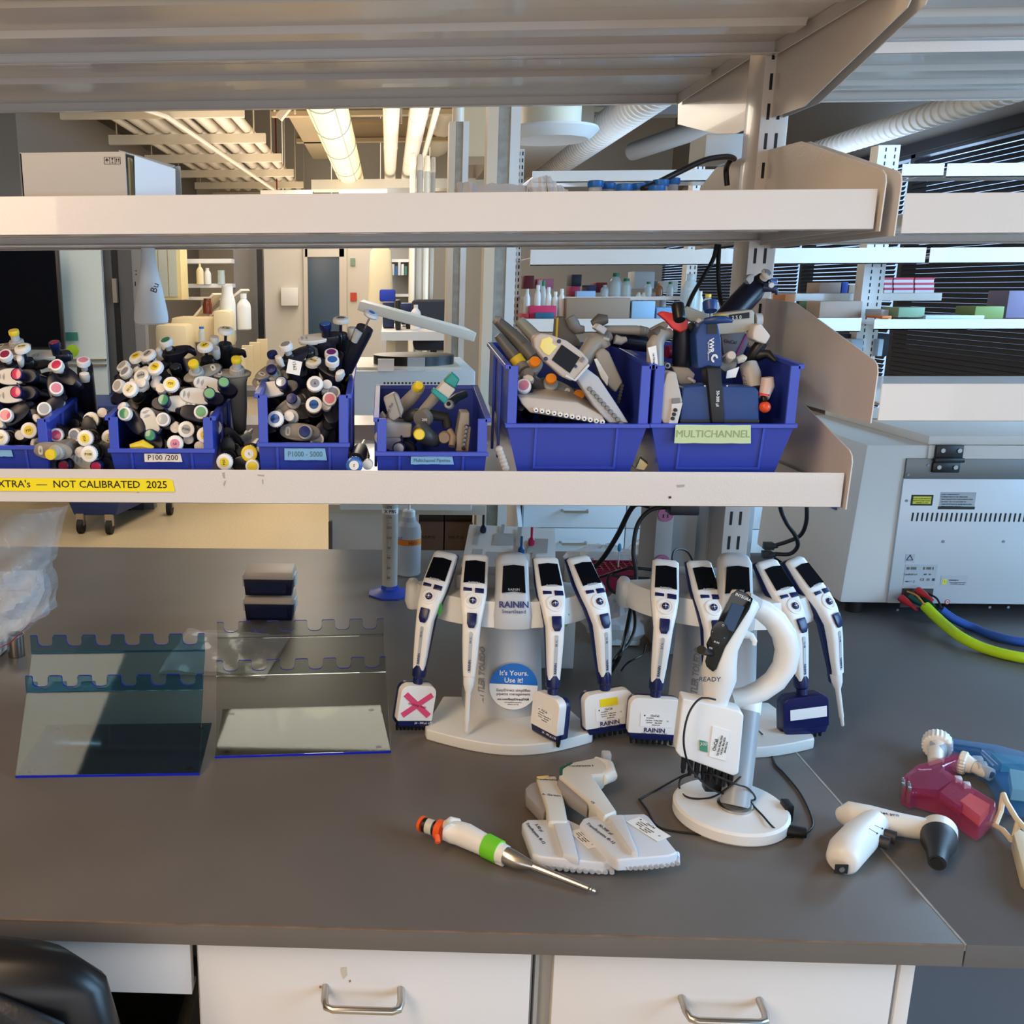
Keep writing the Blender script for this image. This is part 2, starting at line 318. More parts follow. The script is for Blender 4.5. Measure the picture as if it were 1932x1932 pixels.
# black chair at the lower left
ch = thing('lab_chair', 'black chair with a rounded padded back in the lower left corner', 'chair', (at(-62, 1850, 1.0).x, 1.0, .122))
MB().se([(0, 0, .50, .12, .03), (0, 0, .52, .17, .045), (0, .0, .66, .20, .05), (0, 0, .785, .175, .045), (0, 0, .82, .13, .035), (0, 0, .832, .06, .015)], 32, 2.4).obj('backrest', black, ch, ang=60)
MB().se([(0, -.06, .50, .04, .012), (0, -.055, .52, .14, .012), (0, -.055, .66, .165, .014), (0, -.052, .77, .14, .012), (0, -.045, .80, .06, .01)], 28, 2.3).obj('back_pad', M('black_leatherette', (20, 22, 28), .45, bump=.4, bs=90), ch, ang=60)
MB().box(-.2, .02, .42, .2, .44, .5).obj('seat', black, ch, bevel=.03, seg=4)
MB().cyl((0, .2, -.05), (0, .2, .42), .03).obj('column', dgrey, ch)
for k in range(5):
    a = 2*math.pi*k/5
    MB().tube([(0, .2, -.02), (.28*math.cos(a), .2+.28*math.sin(a), -.09), (.28*math.cos(a), .2+.28*math.sin(a), -.121)], [.02, .016, .02], 8).obj('leg', black, ch)
MB().tube([(.0, .02, .52), (0, .1, .44), (0, .2, .42)], .018).obj('back_support', black, ch)
# ================================================================ shelving on the bench
PX0, PX1 = .733, .788
def upright(x0, x1, y0, y1, z0, z1, label, sx=(0.26, .62), pitch=.055):
    t = thing('shelf_upright', label, 'shelf upright', ((x0+x1)/2, (y0+y1)/2, z0))
    w = (x1-x0)/2; d = (y1-y0)/2; h = z1-z0
    MB().box(-w, -d, 0, w, d, h).obj('post', white, t, bevel=.003)
    s = MB(); z = .03
    while z < h-.03:
        for u in sx:
            x = -w+2*w*u; s.prism([(x-.0028, z+.002), (x+.0028, z+.002), (x+.0028, z+.032), (x-.0028, z+.032)], -d-.0006, -d+.002, 'y')
        z += pitch
    s.obj('slots', ink, t, bevel=0)
    return t
upright(PX0, PX1, 2.05, 2.14, .93, 2.9, 'slotted white steel upright of the bench shelving, right of the bins')
upright(-1.55, -1.50, 2.05, 2.14, .93, 2.9, 'slotted white steel upright of the bench shelving, beyond the left edge')
def shelf(name, label, x0, x1, zb, lip, y0, y1, ribs=3, fl=None):
    """steel pan shelf: surface at zb+lip-.0.. , front lip, return flange, underside ribs"""
    t = thing(name, label, 'shelf', ((x0+x1)/2, (y0+y1)/2, zb)); w = (x1-x0)/2; d = (y1-y0)/2; zt = lip-.03 if lip > .045 else lip
    s = MB()
    s.box(-w, -d, 0, w, -d+.002, lip)                       # front lip
    s.box(-w, -d, 0, w, -d+.022, .0018)                     # return flange
    s.box(-w, -d+.002, zt-.002, w, d, zt)                        # tray
    s.box(w-.002, -d+.002, .002, w, d-.002, zt-.002); s.box(-w, d-.002, .004, w, d, zt); s.box(-w, d-.02, .004, w, d, .0058)
    s.obj('tray', white, t, bevel=.0008, seg=1)
    r = MB()
    for k in range(ribs):
        y = -d+.045+(2*d-.09)*(k+.5)/ribs
        r.prism([(y-.034, zt-.0021), (y-.026, zt-.014), (y+.026, zt-.014), (y+.034, zt-.0021)], -w+.01, w-.012, 'x')
    r.obj('stiffener', white, t)
    return t
SL, SR = -1.5, .748
RL, RR2 = .790, 3.0
zU, zM, zT = 1.826, 1.386, 2.175
LP = .060
shelf('steel_shelf', 'white steel shelf above the blue bins, holding the white carton', SL, SR, zU, LP, 1.57, 2.045)
shelf('steel_shelf', 'white steel shelf carrying the blue bins of pipettes', SL, SR, zM, .058, 1.57, 2.045)
shelf('steel_shelf', 'topmost white steel shelf above the front aisle side', SL, SR, zT, LP, 1.57, 2.045, 2)
shelf('steel_shelf', 'rear half of the middle-height white shelf, behind the white carton', SL, SR, zU+.006, .052, 2.145, 2.42, 2)
shelf('steel_shelf', 'rear half of the bin shelf, behind the blue bins', SL, SR, zM+.004, .05, 2.145, 2.55, 2)
shelf('steel_shelf', 'rear half of the topmost white shelf', SL, SR, 2.20, .06, 2.145, 2.70, 1)
shelf('steel_shelf', 'white steel shelf lip to the right of the upright, level with the carton shelf', RL, RR2, 1.819, LP, 1.57, 2.045)
shelf('steel_shelf', 'empty white steel shelf above the analyser, right of the upright', RL, RR2, 1.529, LP, 1.57, 2.045)
shelf('steel_shelf', 'topmost white steel shelf right of the upright', RL, RR2, zT+.02, LP, 1.62, 2.045)
shelf('steel_shelf', 'rear half of the topmost shelf right of the upright', RL, RR2, 2.20, .06, 2.145, 2.70, 3)
msh = [o for o in bpy.data.objects if o.get('label') == 'white steel shelf carrying the blue bins of pipettes'][0]
scuff_m = M('grey_scuff', (168, 158, 148), .5)
for q in ([(419, 892), (424, 891), (425, 903), (421, 902)], [(423, 908), (427, 906), (424, 918), (421, 914)], [(485, 895), (499, 896), (498, 899), (487, 898)], [(494, 905), (497, 904), (497, 914), (495, 913)], [(257, 924), (264, 922), (262, 931), (258, 929)], [(1276, 915), (1292, 914), (1291, 919), (1278, 920)]): blot(msh, q, 1.5696, 'scuff', scuff_m)
blot(msh, [(1261, 937), (1266, 936), (1267, 940), (1262, 941)], 1.5695, 'paint_chip', M('dark_red_chip', (70, 20, 30), .6))
def bracket(label, X, poly, name='shelf_bracket'):
    c = Vector((X, poly[0][0], poly[0][1]))
    o = MB().prism([(p[0]-c.y, p[1]-c.z) for p in poly], -.001, .001, 'x')
    ob = o.obj(name, white, None, bevel=0, smooth=False); ob.location = c
    return tag(ob, label, 'bracket')
def pane(zl, z0, hi): # side plate: front corner rounded, rising to the post
    return [(1.568, zl), (1.566, z0-.012), (1.572, z0), (1.58, z0+.008), (1.895, hi), (2.06, hi+.005), (2.06, zl)]
bracket('white side plate at the right end of the carton shelf', .7555, [(1.566, zU-.003), (1.563, 1.895), (1.567, 1.906), (1.578, 1.914), (1.895, 2.0), (2.06, 2.006), (2.06, zU-.003)])
bracket('white side plate at the right end of the blue bin shelf', .7555, [(1.567, zM-.003), (1.564, 1.462), (1.568, 1.473), (1.578, 1.48), (1.88, 1.565), (2.06, 1.57), (2.06, zM-.003)])
bracket('white side plate at the left end of the shelf above the analyser', .7785, [(1.567, 1.526), (1.564, 1.606), (1.568, 1.618), (1.578, 1.625), (1.905, 1.711), (2.06, 1.718), (2.06, 1.526)])
bracket('white side plate at the left end of the right carton-level shelf', .7785, [(1.566, 1.816), (1.563, 1.895), (1.567, 1.905), (1.578, 1.912), (1.913, 2.002), (2.06, 2.006), (2.06, 1.816)])
bracket('large white side plate hanging under the topmost shelf, left of the pair', .7555, [(1.555, 2.26), (1.555, 2.145), (1.562, 2.137), (1.898, 2.06), (2.06, 2.066), (2.06, 2.26)])
bracket('large white side plate hanging under the topmost shelf, right of the pair', .7785, [(1.552, 2.27), (1.552, 2.147), (1.559, 2.139), (1.891, 2.064), (2.06, 2.066), (2.06, 2.27)])
bracket('glossy white rear side plate under the topmost shelf, behind the upright', .7555, [(2.12, 2.28), (2.12, 2.064), (2.30, 2.067), (2.70, 2.156), (2.717, 2.242), (2.717, 2.28)])
bracket('white rear side plate on the carton shelf, behind the upright', .7555, [(2.12, 1.83), (2.12, 2.01), (2.36, 2.009), (2.47, 1.975), (2.473, 1.83)])
bracket('white rear side plate on the bin shelf, behind the upright', .7555, [(2.12, 1.39), (2.12, 1.57), (2.36, 1.565), (2.53, 1.52), (2.55, 1.39)])
# ================================================================ behind the bench
def bx(name, label, cat, xa, ya, xb, yb, Y, d, mat, group=None, bevel=0, kind=None, parent=None):
    p = at(xa, yb, Y); q = at(xb, ya, Y); m_ = MB().box(0, 0, 0, q.x-p.x, d, q.z-p.z)
    o = m_.obj(name, mat, parent, bevel=bevel); o.location = p if parent is None else p-parent.location
    if cat: tag(o, label, cat, group, kind)
    return o
def sxbox(name, x0, y0, z0, x1, y1, z1, mat, label, cat, group=None, bevel=0):
    o = MB().box(0, 0, 0, x1-x0, y1-y0, z1-z0).obj(name, mat, bevel=bevel); o.location = (x0, y0, z0); return tag(o, label, cat, group)
# --- left: screen, glass board, door frames
tv = thing('wall_screen', 'large black screen at the left edge behind the pipette bins', 'screen', at(0, 655, 7.0))
p = at(108, 655, 7); q = at(104, 482, 7)
MB().box(-.9, 0, -.02, q.x-tv.location.x+.02, .05, .75).obj('housing', black, tv, bevel=.01)
MB().box(-.88, -.004, 0, q.x-tv.location.x, .0, .73).obj('screen_glass', glass_black, tv)
gb = thing('glass_board', 'pale frosted glass panel beside the black screen', 'panel', at(150, 900, 7.3))
p = at(108, 900, 7.3).x-gb.location.x; q = at(189, 480, 7.3).x-gb.location.x
MB().box(p-.3, 0, 0, q, .02, 2.1).obj('panel', M('frosted_glass', (196, 206, 200), .35), gb)
MB().box(p, -.03, .87, q, -.0, .885).box(p, -.03, .91, q, 0, .925).obj('rail', steel, gb)
bx('green_note', 'small green card on the frosted glass panel', 'card', 124, 627, 146, 643, 7.27, .004, M('sea_green_card', (60, 128, 110), .6))
fr_m = M('charcoal_door_frame', (74, 74, 74), .5)
dfr = bpy.data.objects.new('door_1', None); COL.objects.link(dfr); struct(dfr); dfr.location = at(215, 700, 7.4)
for n_, (xa, xb, mm) in enumerate([(186, 192, greypl), (192, 207, fr_m), (207, 217, black), (217, 242, fr_m), (242, 262, M('frame_grey', (120, 118, 116), .6))]):
    p = at(xa, 480, 7.4).x-dfr.location.x; q = at(xb, 480, 7.4).x-dfr.location.x
    MB().box(p, .02*n_, -1.22, q, .1+.02*n_, 1.15).obj('door_frame', mm, dfr)
MB().box(at(212, 548, 7.38).x-dfr.location.x, -.02, .52, at(220, 548, 7.38).x-dfr.location.x, .02, .7).obj('hinge', steel, dfr)
# conical bottle hanging under the rear shelf
cb = thing('conical_bottle', 'translucent white conical bottle with water hanging under the shelf', 'bottle', at(286, 612, 2.3))
zt = 1.835-cb.location.z
frost = M('frosted_polyethylene', (236, 240, 242), .4, trans=.12, ior=1.2)
MB().lathe([(.030, 0), (.039, .004), (.0405, .012), (.039, .03), (.024, .11), (.018, .14), (.016, zt)], 28).obj('body', frost, cb)
MB().lathe([(.034, .004), (.037, .012), (.0365, .03), (.0305, .068)], 24).obj('water', M('bottle_water', (206, 216, 232), .2, trans=.3, ior=1.33), cb)
texts([('Bu', .022, (.02, -.033, .085), (R(90), R(-70), R(25))), ('Y 9', .01, (-.024, -.030, .12), (R(90), R(90), R(-30))), ('▮', .01, (-.026, -.032, .095), (R(90), 0, R(-30)))], ink, cb)
# cream wash-up area and equipment behind the second bin
GL = 'cream lab equipment on the side counter behind the bins'
sxbox('side_counter', -2.05, 8.0, .86, -.95, 9.6, .91, M('dark_counter', (96, 98, 104), .5), 'white sided counter with a dark top behind the second bin', 'counter')
sxbox('counter_drawers', -1.98, 8.05, 0, -1.0, 9.5, .855, cream, 'cream cabinet row under the side counter', 'cabinet')
dr = M('cream_glazed_door', (236, 214, 150), .4)
bx('wall_cabinet', 'cream cabinet with tall glazed doors hanging behind the conical bottle', 'cabinet', 262, 440, 338, 566, 8.6, .3, dr)
for i, (xa, xb) in enumerate([(268, 278), (284, 296), (302, 314), (320, 332)]):
    bx('cabinet_glazing', ['leftmost', 'second', 'third', 'rightmost'][i]+' pale glazing strip of the cream cabinet behind the conical bottle', 'glazing', xa, 470, xb, 560, 8.59, .008, M('pale_glass', (206, 206, 186), .2), 'glazing strips of the cream cabinet')
for i, (ya, yb, xa, xb) in enumerate([(488, 497, 330, 436), (535, 543, 350, 438), (560, 566, 352, 418)]):
    bx('wall_shelf', ['upper', 'middle', 'lower'][i]+' white wall shelf behind the P100/200 bin', 'shelf', xa, ya, xb, yb, 9.0, .25, wplast, 'white wall shelves left of the dark doorway')
def jar(name, label, x, yb, w, h, Y, mat, cap=None, group=None, neck=.45, cat='bottle', shoulder=.72, capmat=None):
    """bottle whose base centre stands at pixel (x, yb); w,h in pixels"""
    p = at(x, yb, Y); s = 1.0*(at(x+1, yb, Y)-at(x, yb, Y)).length; r = w*s/2; H_ = h*s
    o = MB().lathe([(r*.9, 0), (r, r*.12), (r, H_*shoulder*.85), (r*.9, H_*shoulder), (r*neck, H_*.86), (r*neck, H_*(1 if cap is None else .9))], 14).obj(name, mat)
    o.location = p
    if cap is not None: MB().lathe([(r*neck*1.25, H_*.86), (r*neck*1.25, H_)], 12).obj('cap', cap, o)
    return tag(o, label, cat, group)
milk = M('milky_plastic', (222, 222, 216), .4); clearb = M('clear_bottle_glass', (200, 214, 214), .12, alpha=.55)
jar('jug', 'large milky jug with a flared mouth on the side counter', 431, 625, 30, 82, 8.3, milk, neck=.7)
jar('jug', 'milky square shouldered bottle on the side counter beside the dark doorway', 461, 622, 27, 66, 8.35, milk, cap=wplast, neck=.35)
jar('beaker', 'clear beaker on the middle wall shelf', 418, 537, 14, 26, 9.0, clearb, neck=.95, cat='beaker')
jar('bottle', 'milky bottle on the middle wall shelf', 392, 537, 14, 30, 9.0, milk, neck=.5)
jar('bottle', 'cream squeeze bottle left on the middle wall shelf', 378, 537, 14, 38, 8.95, creamp, neck=.3)
jar('bottle', 'small clear bottle with a blue cap in front of the cream boxes', 381, 645, 12, 28, 7.9, clearb, cap=M('blue_cap', (40, 110, 190), .4), neck=.6)
jar('jar', 'brown jar on the cream instrument', 392, 592, 18, 28, 8.4, M('brown_glass', (110, 50, 30), .2), neck=.8)
for (n_, lb, xa, ya, xb, yb, Y, d) in [('centrifuge', 'cream bench centrifuge with a rounded lid behind the second bin', 293, 612, 352, 680, 7.9, .4), ('centrifuge', 'cream box instrument with a dark slot behind the green capped pipette', 322, 598, 408, 648, 8.2, .4), ('vortex_mixer', 'cream instrument with a small grey display', 402, 585, 436, 655, 8.1, .3)]:
    bx(n_, lb, 'instrument', xa, ya, xb, yb, Y, d, creamp, bevel=.05)
sxbox('open_lid', -1.55, 8.4, 1.5, -1.18, 8.9, 1.52, cream, 'cream instrument lid propped open behind the second bin', 'lid').rotation_euler = (0, R(-38), 0)
sxbox('open_lid', -1.75, 8.4, 1.42, -1.38, 8.9, 1.44, cream, 'grey cream instrument lid propped open, left of the other lid', 'lid').rotation_euler = (0, R(-48), 0)
for i, xa in enumerate((452, 466, 480, 494)):
    bx('drying_panel', ['nearest', 'second', 'third', 'farthest'][i]+' cream side panel standing below the side counter', 'panel', xa-8, 640+6*(3-i), xa+10, 735-8*i, 7.0+.25*i, .05, creamp, 'cream panels below the side counter')
sxbox('doorway_panel', at(440, 480, 9.2).x, 9.2, 0, at(487, 480, 9.2).x, 9.3, 2.3, wall_grey, 'dark grey wall strip beside the doorway', 'wall strip')
sxbox('door_edge', at(484, 480, 9.0).x, 9.0, 0, at(495, 480, 9.0).x, 9.1, 2.3, black, 'black door edge strip right of the dark wall strip', 'door edge')
# far wall with glazed door
sxbox('partition_wall', at(494, 480, 12).x, 12.0, 0, at(590, 480, 12).x, 12.1, 2.9, wall_m, 'cream partition wall left of the far door', 'wall')
sxbox('partition_wall', at(640, 480, 12).x, 12.0, 0, at(772, 480, 12).x, 12.1, 2.9, wall_m, 'cream partition wall right of the far door', 'wall')
d2 = bpy.data.objects.new('door_2', None); COL.objects.link(d2); struct(d2); d2.location = at(578, 700, 11.95)
x1 = at(650, 700, 11.95).x-d2.location.x; zt = 2.25-d2.location.z; zb = -d2.location.z
MB().box(-.02, 0, zb, .03, .08, zt).box(x1-.06, 0, zb, x1+.03, .08, zt).box(0, 0, zt-.13, x1, .08, zt).obj('door_leaf', M('pale_door', (200, 192, 180), .5), d2)
MB().box(.03, .02, zb, x1-.06, .03, zt-.13).obj('door_glass', M('door_glass_blue', (58, 78, 96), .15), d2)
MB().box(x1-.04, -.04, 1.0-d2.location.z, x1-.02, 0, 1.1-d2.location.z).obj('door_handle', steel, d2)
bx('first_aid_cabinet', 'white wall cabinet with a small red mark left of the far door', 'cabinet', 530, 543, 562, 577, 11.9, .1, wplast, bevel=.01)
bx('wall_notice', 'small red notice right of the far door', 'notice', 661, 552, 673, 568, 11.98, .01, M('red_notice', (190, 70, 50), .6))
bx('wall_notice', 'small green and grey notice high beside the far door', 'notice', 661, 487, 670, 501, 11.98, .01, M('green_notice', (120, 150, 130), .6))
bc = thing('bookcase', 'tall white bookcase of binders in the far corner', 'bookcase', at(751, 600, 10.8))
xa = at(729, 600, 10.8).x-bc.location.x; xb = at(771, 600, 10.8).x-bc.location.x
MB().box(xa, .28, -1.1, xb, .3, 1.4).obj('back', M('grey_bookcase_back', (150, 152, 154), .6), bc)
for z in (1.0, .62, .25, -.12): MB().box(xa, 0, z-.02, xb, .28, z+.01).obj('shelf', wplast, bc)
MB().box(xb, 0, -1.1, xb+.03, .3, 1.4).obj('side', wplast, bc)
for i, (c, nm) in enumerate([((120, 150, 190), 'pale blue'), ((226, 226, 226), 'white'), ((60, 110, 180), 'blue'), ((214, 214, 214), 'grey'), ((232, 232, 232), 'wide white'), ((70, 130, 110), 'green')]):
    bx('binder', nm+' binder in the far bookcase', 'binder', 733+6*i, 494+(i % 3)*4, 738+6*i, 519, 10.75, .2, M('binder_'+nm, c, .5), 'binders in the far bookcase')
ap_ = at(720, 590, 10.5)
lc = MB().se([(0, 0, 0, .15, .05), (0, 0, .3, .13, .05), (0, 0, .62, .11, .05), (0, 0, .7, .03, .03)], 16, 2.2).obj('lab_coat', M('cream_cloth', (232, 222, 190), .8), ang=60); lc.location = at(718, 585, 10.6); tag(lc, 'cream lab coat hanging in front of the far bookcase', 'coat')
bx('shopping_bag', 'bright blue bag hanging beside the cream lab coat', 'bag', 716, 546, 746, 569, 10.4, .1, M('royal_blue_cloth', (30, 60, 190), .6), bevel=.02)
mo = bx('monitor', 'black monitor seen edge-on behind the open lid of the shaker', 'monitor', 746, 566, 757, 622, 6.6, .3, black, bevel=.01)
bx('monitor', 'thin black monitor tilted, right of the edge-on monitor', 'monitor', 766, 590, 778, 620, 6.8, .3, black, bevel=.01)
bx('equipment_bin', 'dark blue crate behind the open lid', 'crate', 722, 570, 744, 618, 6.9, .3, M('dark_blue_crate', (40, 56, 100), .5), bevel=.01)
bx('equipment_bin', 'dark navy equipment behind the edge-on monitor', 'crate', 757, 572, 782, 613, 7.2, .3, M('dark_blue_crate', (40, 56, 100), .5), bevel=.01)
zt_ = at(750, 622, 6.6).z
sxbox('equipment_table', at(720, 620, 6.6).x, 6.35, zt_-.06, at(800, 620, 6.6).x+.15, 7.9, zt_-.004, wplast, 'white raised equipment table behind the open shaker lid', 'table').scale = (1, 1, 1)
for q_ in (0, 1): sxbox('table_pedestal', at(730, 620, 6.6).x+.35*q_, 6.8, 0, at(730, 620, 6.6).x+.06+.35*q_, 7.4, zt_-.061, cream, ['left', 'right'][q_]+' pedestal of the raised equipment table', 'pedestal')
jar('wrapped_item', 'white cloth draped item beside the monitors', 784, 622, 20, 46, 6.5, wplast, neck=.4)
oc = thing('office_chair', 'dark office chair behind the open lid of the shaker', 'chair', at(818, 640, 7.0))
MB().box(-.16, 0, .08, .14, .08, .28).obj('backrest', M('dark_fabric', (44, 46, 54), .8), oc, bevel=.035, seg=3)
MB().box(-.15, -.35, -.06, .13, 0, .02).obj('seat', M('dark_fabric', (44, 46, 54), .8), oc, bevel=.03)
MB().cyl((0, -.15, -1.1), (0, -.15, -.06), .03).obj('column', dgrey, oc)
bx('far_machine', 'cream machine behind the open shaker lid', 'machine', 790, 600, 836, 650, 7.6, .5, cream, bevel=.02)
for i, (xa, xb) in enumerate([(772, 783), (785, 797), (799, 811), (813, 822)]):
    sxbox('curtain_panel', at(xa, 480, 9.6).x, 9.6+.1*i, .2, at(xb, 480, 9.6).x, 9.75+.1*i, 3.0, [cream, M('warm_grey_curtain', (176, 166, 152), .7)][i % 2], ['leftmost', 'second', 'third', 'rightmost'][i]+' cream vertical panel behind the monitors', 'panel', 'vertical panels behind the monitors', .03)
# --- the shaker with a propped lid
SB = 3.7
sb = thing('side_bench', 'white sided side bench carrying the shaker, with a knee space', 'bench', (-.23, SB, 0))
MB().box(0, 0, .865, .62, 1.1, .905).obj('worktop', M('pale_worktop', (206, 202, 194), .4), sb)
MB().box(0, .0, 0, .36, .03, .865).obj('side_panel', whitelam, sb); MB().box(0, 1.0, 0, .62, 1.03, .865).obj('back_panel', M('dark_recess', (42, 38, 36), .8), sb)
MB().box(.0, -.02, .70, .015, 0, .84).obj('hinge', steel, sb)
sh = thing('shaker', 'white bench shaker with a perforated front and propped lid behind bin four', 'shaker', at(780, 885, 3.6)); sh.location.z = .905
x0 = at(640, 700, 3.6).x-sh.location.x; x1 = at(897, 700, 3.6).x-sh.location.x; zt = at(780, 700, 3.6).z-.905
MB().box(x0, 0, 0, x1, .75, zt).obj('housing', M('pale_blue_white_metal', (214, 220, 222), .4), sh, bevel=.006)
MB().box(x0+.03, .05, zt, x1-.05, .55, zt+.01).obj('platform', M('cream_top', (232, 222, 204), .4), sh)
MB().cyl(((x0+x1)/2+.03, .25, zt+.008), ((x0+x1)/2+.03, .25, zt+.045), .16, n=28).obj('drum', black, sh)
hs = MB()
for i in range(19):
    for j in range(3): hs.cyl((x0+.17+i*.0135+(j % 2)*.007, -.001, zt-.045-j*.012), (x0+.17+i*.0135+(j % 2)*.007, .002, zt-.045-j*.012), .0042, n=8)
hs.obj('perforation', black, sh)
ld = MB().box(x0+.06, -.02, 0, x1-.0, .5, .035).obj('lid', M('ivory_lid', (232, 228, 216), .4), sh, bevel=.006)
ld.location = (0, .02, zt+.165); ld.rotation_euler = (0, R(15), 0)
MB().box(x0+.145, -.01, zt, x0+.205, .004, zt+.045).obj('latch', steel, sh); MB().box(x0+.255, -.01, zt, x0+.32, .004, zt+.05).obj('clear_latch', M('clear_acrylic_bit', (220, 225, 225), .1, alpha=.4), sh)
for i, (xa, xb) in enumerate([(785, 836), (838, 890)]):
    bb = thing('carton', ['left', 'right'][i]+' brown printed carton stored in the dark knee space', 'carton', at((xa+xb)/2, 1060, 4.5)); w = (at(xb, 1000, 4.5).x-at(xa, 1000, 4.5).x)/2; bb.location.z = .62-(.0)
    bb.location.z = at(800, 1060, 4.5).z; h = at(800, 985, 4.5).z-bb.location.z
    MB().box(-w, 0, 0, w, .35, h).obj('box', M('brown_carton', (112, 84, 70), .8), bb, bevel=.002)
    MB().box(-w*.6, -.002, h*.16, w*.3, 0, h*.28).obj('sticker', paper, bb)
    texts([('WS-P10', .022, (-w*.75, -.002, h*.62), (R(90), 0, 0), dict(align='LEFT')), ('5817', .014, (-.15*w, -.0025, h*.22), (R(90), 0, 0))], ink, bb)
    b2_ = MB().box(-w, 0, 0, w, .35, h*.55).obj('carton', M('dark_carton', (62, 50, 46), .8), None); b2_.location = bb.location+Vector((0, .02, h+.001)); tag(b2_, ['left', 'right'][i]+' dark brown carton stacked on the printed carton', 'carton')
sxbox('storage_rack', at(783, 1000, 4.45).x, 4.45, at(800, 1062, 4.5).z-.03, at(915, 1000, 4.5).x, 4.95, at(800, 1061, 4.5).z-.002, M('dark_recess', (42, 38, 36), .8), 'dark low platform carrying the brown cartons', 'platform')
# blue cart on casters
ct = thing('blue_cart', 'dark blue wheeled bin on casters on the cream floor', 'cart', at(180, 1000, 6.6)); ct.location.z = 0
blue_c = M('blue_bin_plastic', (30, 52, 110), .5)
xa = at(65, 960, 6.6).x-ct.location.x; xb = at(282, 945, 6.6).x-ct.location.x
MB().rings([[(xa+.25, .1, .13), (xb-.28, .1, .13), (xb-.1, .9, .13), (xa+.25, .9, .13)], [(xa, 0, .95), (xb, 0, .95), (xb, .9, .95), (xa, .9, .95)]]).obj('tub', blue_c, ct, bevel=.02)
for (x, y) in ((at(209, 1000, 6.7).x-ct.location.x, .08), (xb-.02, .7), (xa+.3, .1)):
    MB().cyl((x-.02, y, .055), (x+.02, y, .055), .055, n=16).obj('caster_wheel', rubber, ct); MB().box(x-.028, y-.02, .06, x+.028, y+.02, .15).obj('caster_fork', steel, ct)
# --- columns
def column(xa, xb, Y, label, z0=0, z1=4.6, strip=True):
    x0 = at(xa, 500, Y).x; x1 = at(xb, 500, Y).x; t = thing('column', label, 'column', ((x0+x1)/2, Y, z0)); w = (x1-x0)/2
    MB().box(-w, 0, 0, -w*.35, .12, z1-z0).obj('left_face', M('warm_column_paint', (206, 190, 168), .55), t)  # warm and cool light put into the two face colours of one column
    MB().box(-w*.35, .01, 0, w*.4, .12, z1-z0).obj('metal_strip', galv, t)
    MB().box(w*.4, 0, 0, w, .12, z1-z0).obj('right_face', M('cool_column_paint', (206, 206, 206), .55), t)
column(913, 973, 4.4, 'tall cream and galvanised column right of the shaker')
column(843, 879, 4.9, 'shorter cream and galvanised column behind the shaker', 0, 2.52)
pipe(.36, 0, 0, 0.01, .001, 'x'); bpy.data.objects.remove(bpy.data.objects['ceiling_pipe.004'] if False else [o for o in bpy.data.objects if o.get('label') == 'x'][0], do_unlink=True)
sv('riser_pipe', MB().cyl((.335, 4.98, 2.5), (.335, 4.98, 4.6), .028, n=12), pipe_m, 'thin cream pipe rising from the shorter column', 'pipe')
sxbox('box_duct', .44, 6.0, 2.5, .62, 6.4, 3.05, beam, 'cream boxed duct just left of the tall column', 'duct')
# --- far bench row
FB = 4.6
fb = thing('far_bench', 'far bench row with pale blue white drawer fronts', 'bench', (at(985, 1000, 4.6).x, FB+.0, 0))
blw = M('pale_laminate', (208, 214, 222), .45)
MB().box(-.03, -.03, .875, 4, .9, .91).obj('worktop', M('dark_counter', (96, 98, 104), .5), fb)
MB().box(0, .02, 0, 3.4, .85, .87).obj('carcass', blw, fb)
for i in range(6):
    for (z0, z1) in ((.755, .87), (.592, .75), (.43, .588), (.1, .426)):
        d = MB().box(.005+i*.50, 0, z0, .50+i*.50, .02, z1).obj('drawer', blw, fb, bevel=.002)
        MB().tube([(.19+i*.50, 0, z1-.07), (.195+i*.50, -.03, z1-.072), (.31+i*.50, -.03, z1-.072), (.315+i*.50, 0, z1-.07)], .007, 8).obj('handle', steel, d)
sp = MB().prism([(0, 0), (1.0, 0), (1.0, .88), (.35, .88), (0, .6)], 0, .02, 'x').obj('slanted_side_panel', blw); sp.location = (fb.location.x-.03, 4.5, 0); tag(sp, 'pale blue white slanted side panel at the end of the far drawers', 'panel')
def far_shelf(label, xa, xb, yt, yb, Y, d=.42):
    p = at(xa, yb, Y); q = at(xb, yt, Y); h = at((xa+xb)/2, yt, Y).z-at((xa+xb)/2, yb, Y).z
    z = at(1200, yb, Y).z
    t = thing('far_shelf', label, 'shelf', (p.x, Y, z), None, 'steel shelves of the far bench')
    MB().box(0, 0, 0, q.x-p.x, .003, h).box(0, 0, 0, q.x-p.x, .03, .004).obj('front_lip', white, t); MB().box(0, .003, h*.45, q.x-p.x, d, h*.5).obj('tray', white, t)
    return z+h*.5
far_shelf('top far shelf left of the upright, behind the blue capped tubes', 1004, 1400, 321, 343, FB)
zt2 = far_shelf('far shelf just under the carton shelf edge', 1000, 1748, 470, 500, FB)
far_shelf('far shelf just under the carton shelf edge, right section', 1752, 2300, 470, 500, FB)
zt3 = far_shelf('far shelf of bottles seen between the bins and the carton shelf', 984, 1626, 601, 627, FB)
far_shelf('far shelf with yellow and green trays in front of the blinds', 1648, 2300, 603, 623, FB)
far_shelf('top far shelf in front of the window head', 1700, 1782, 314, 338, FB); far_shelf('rightmost top far shelf', 1784, 2300, 314, 340, FB)
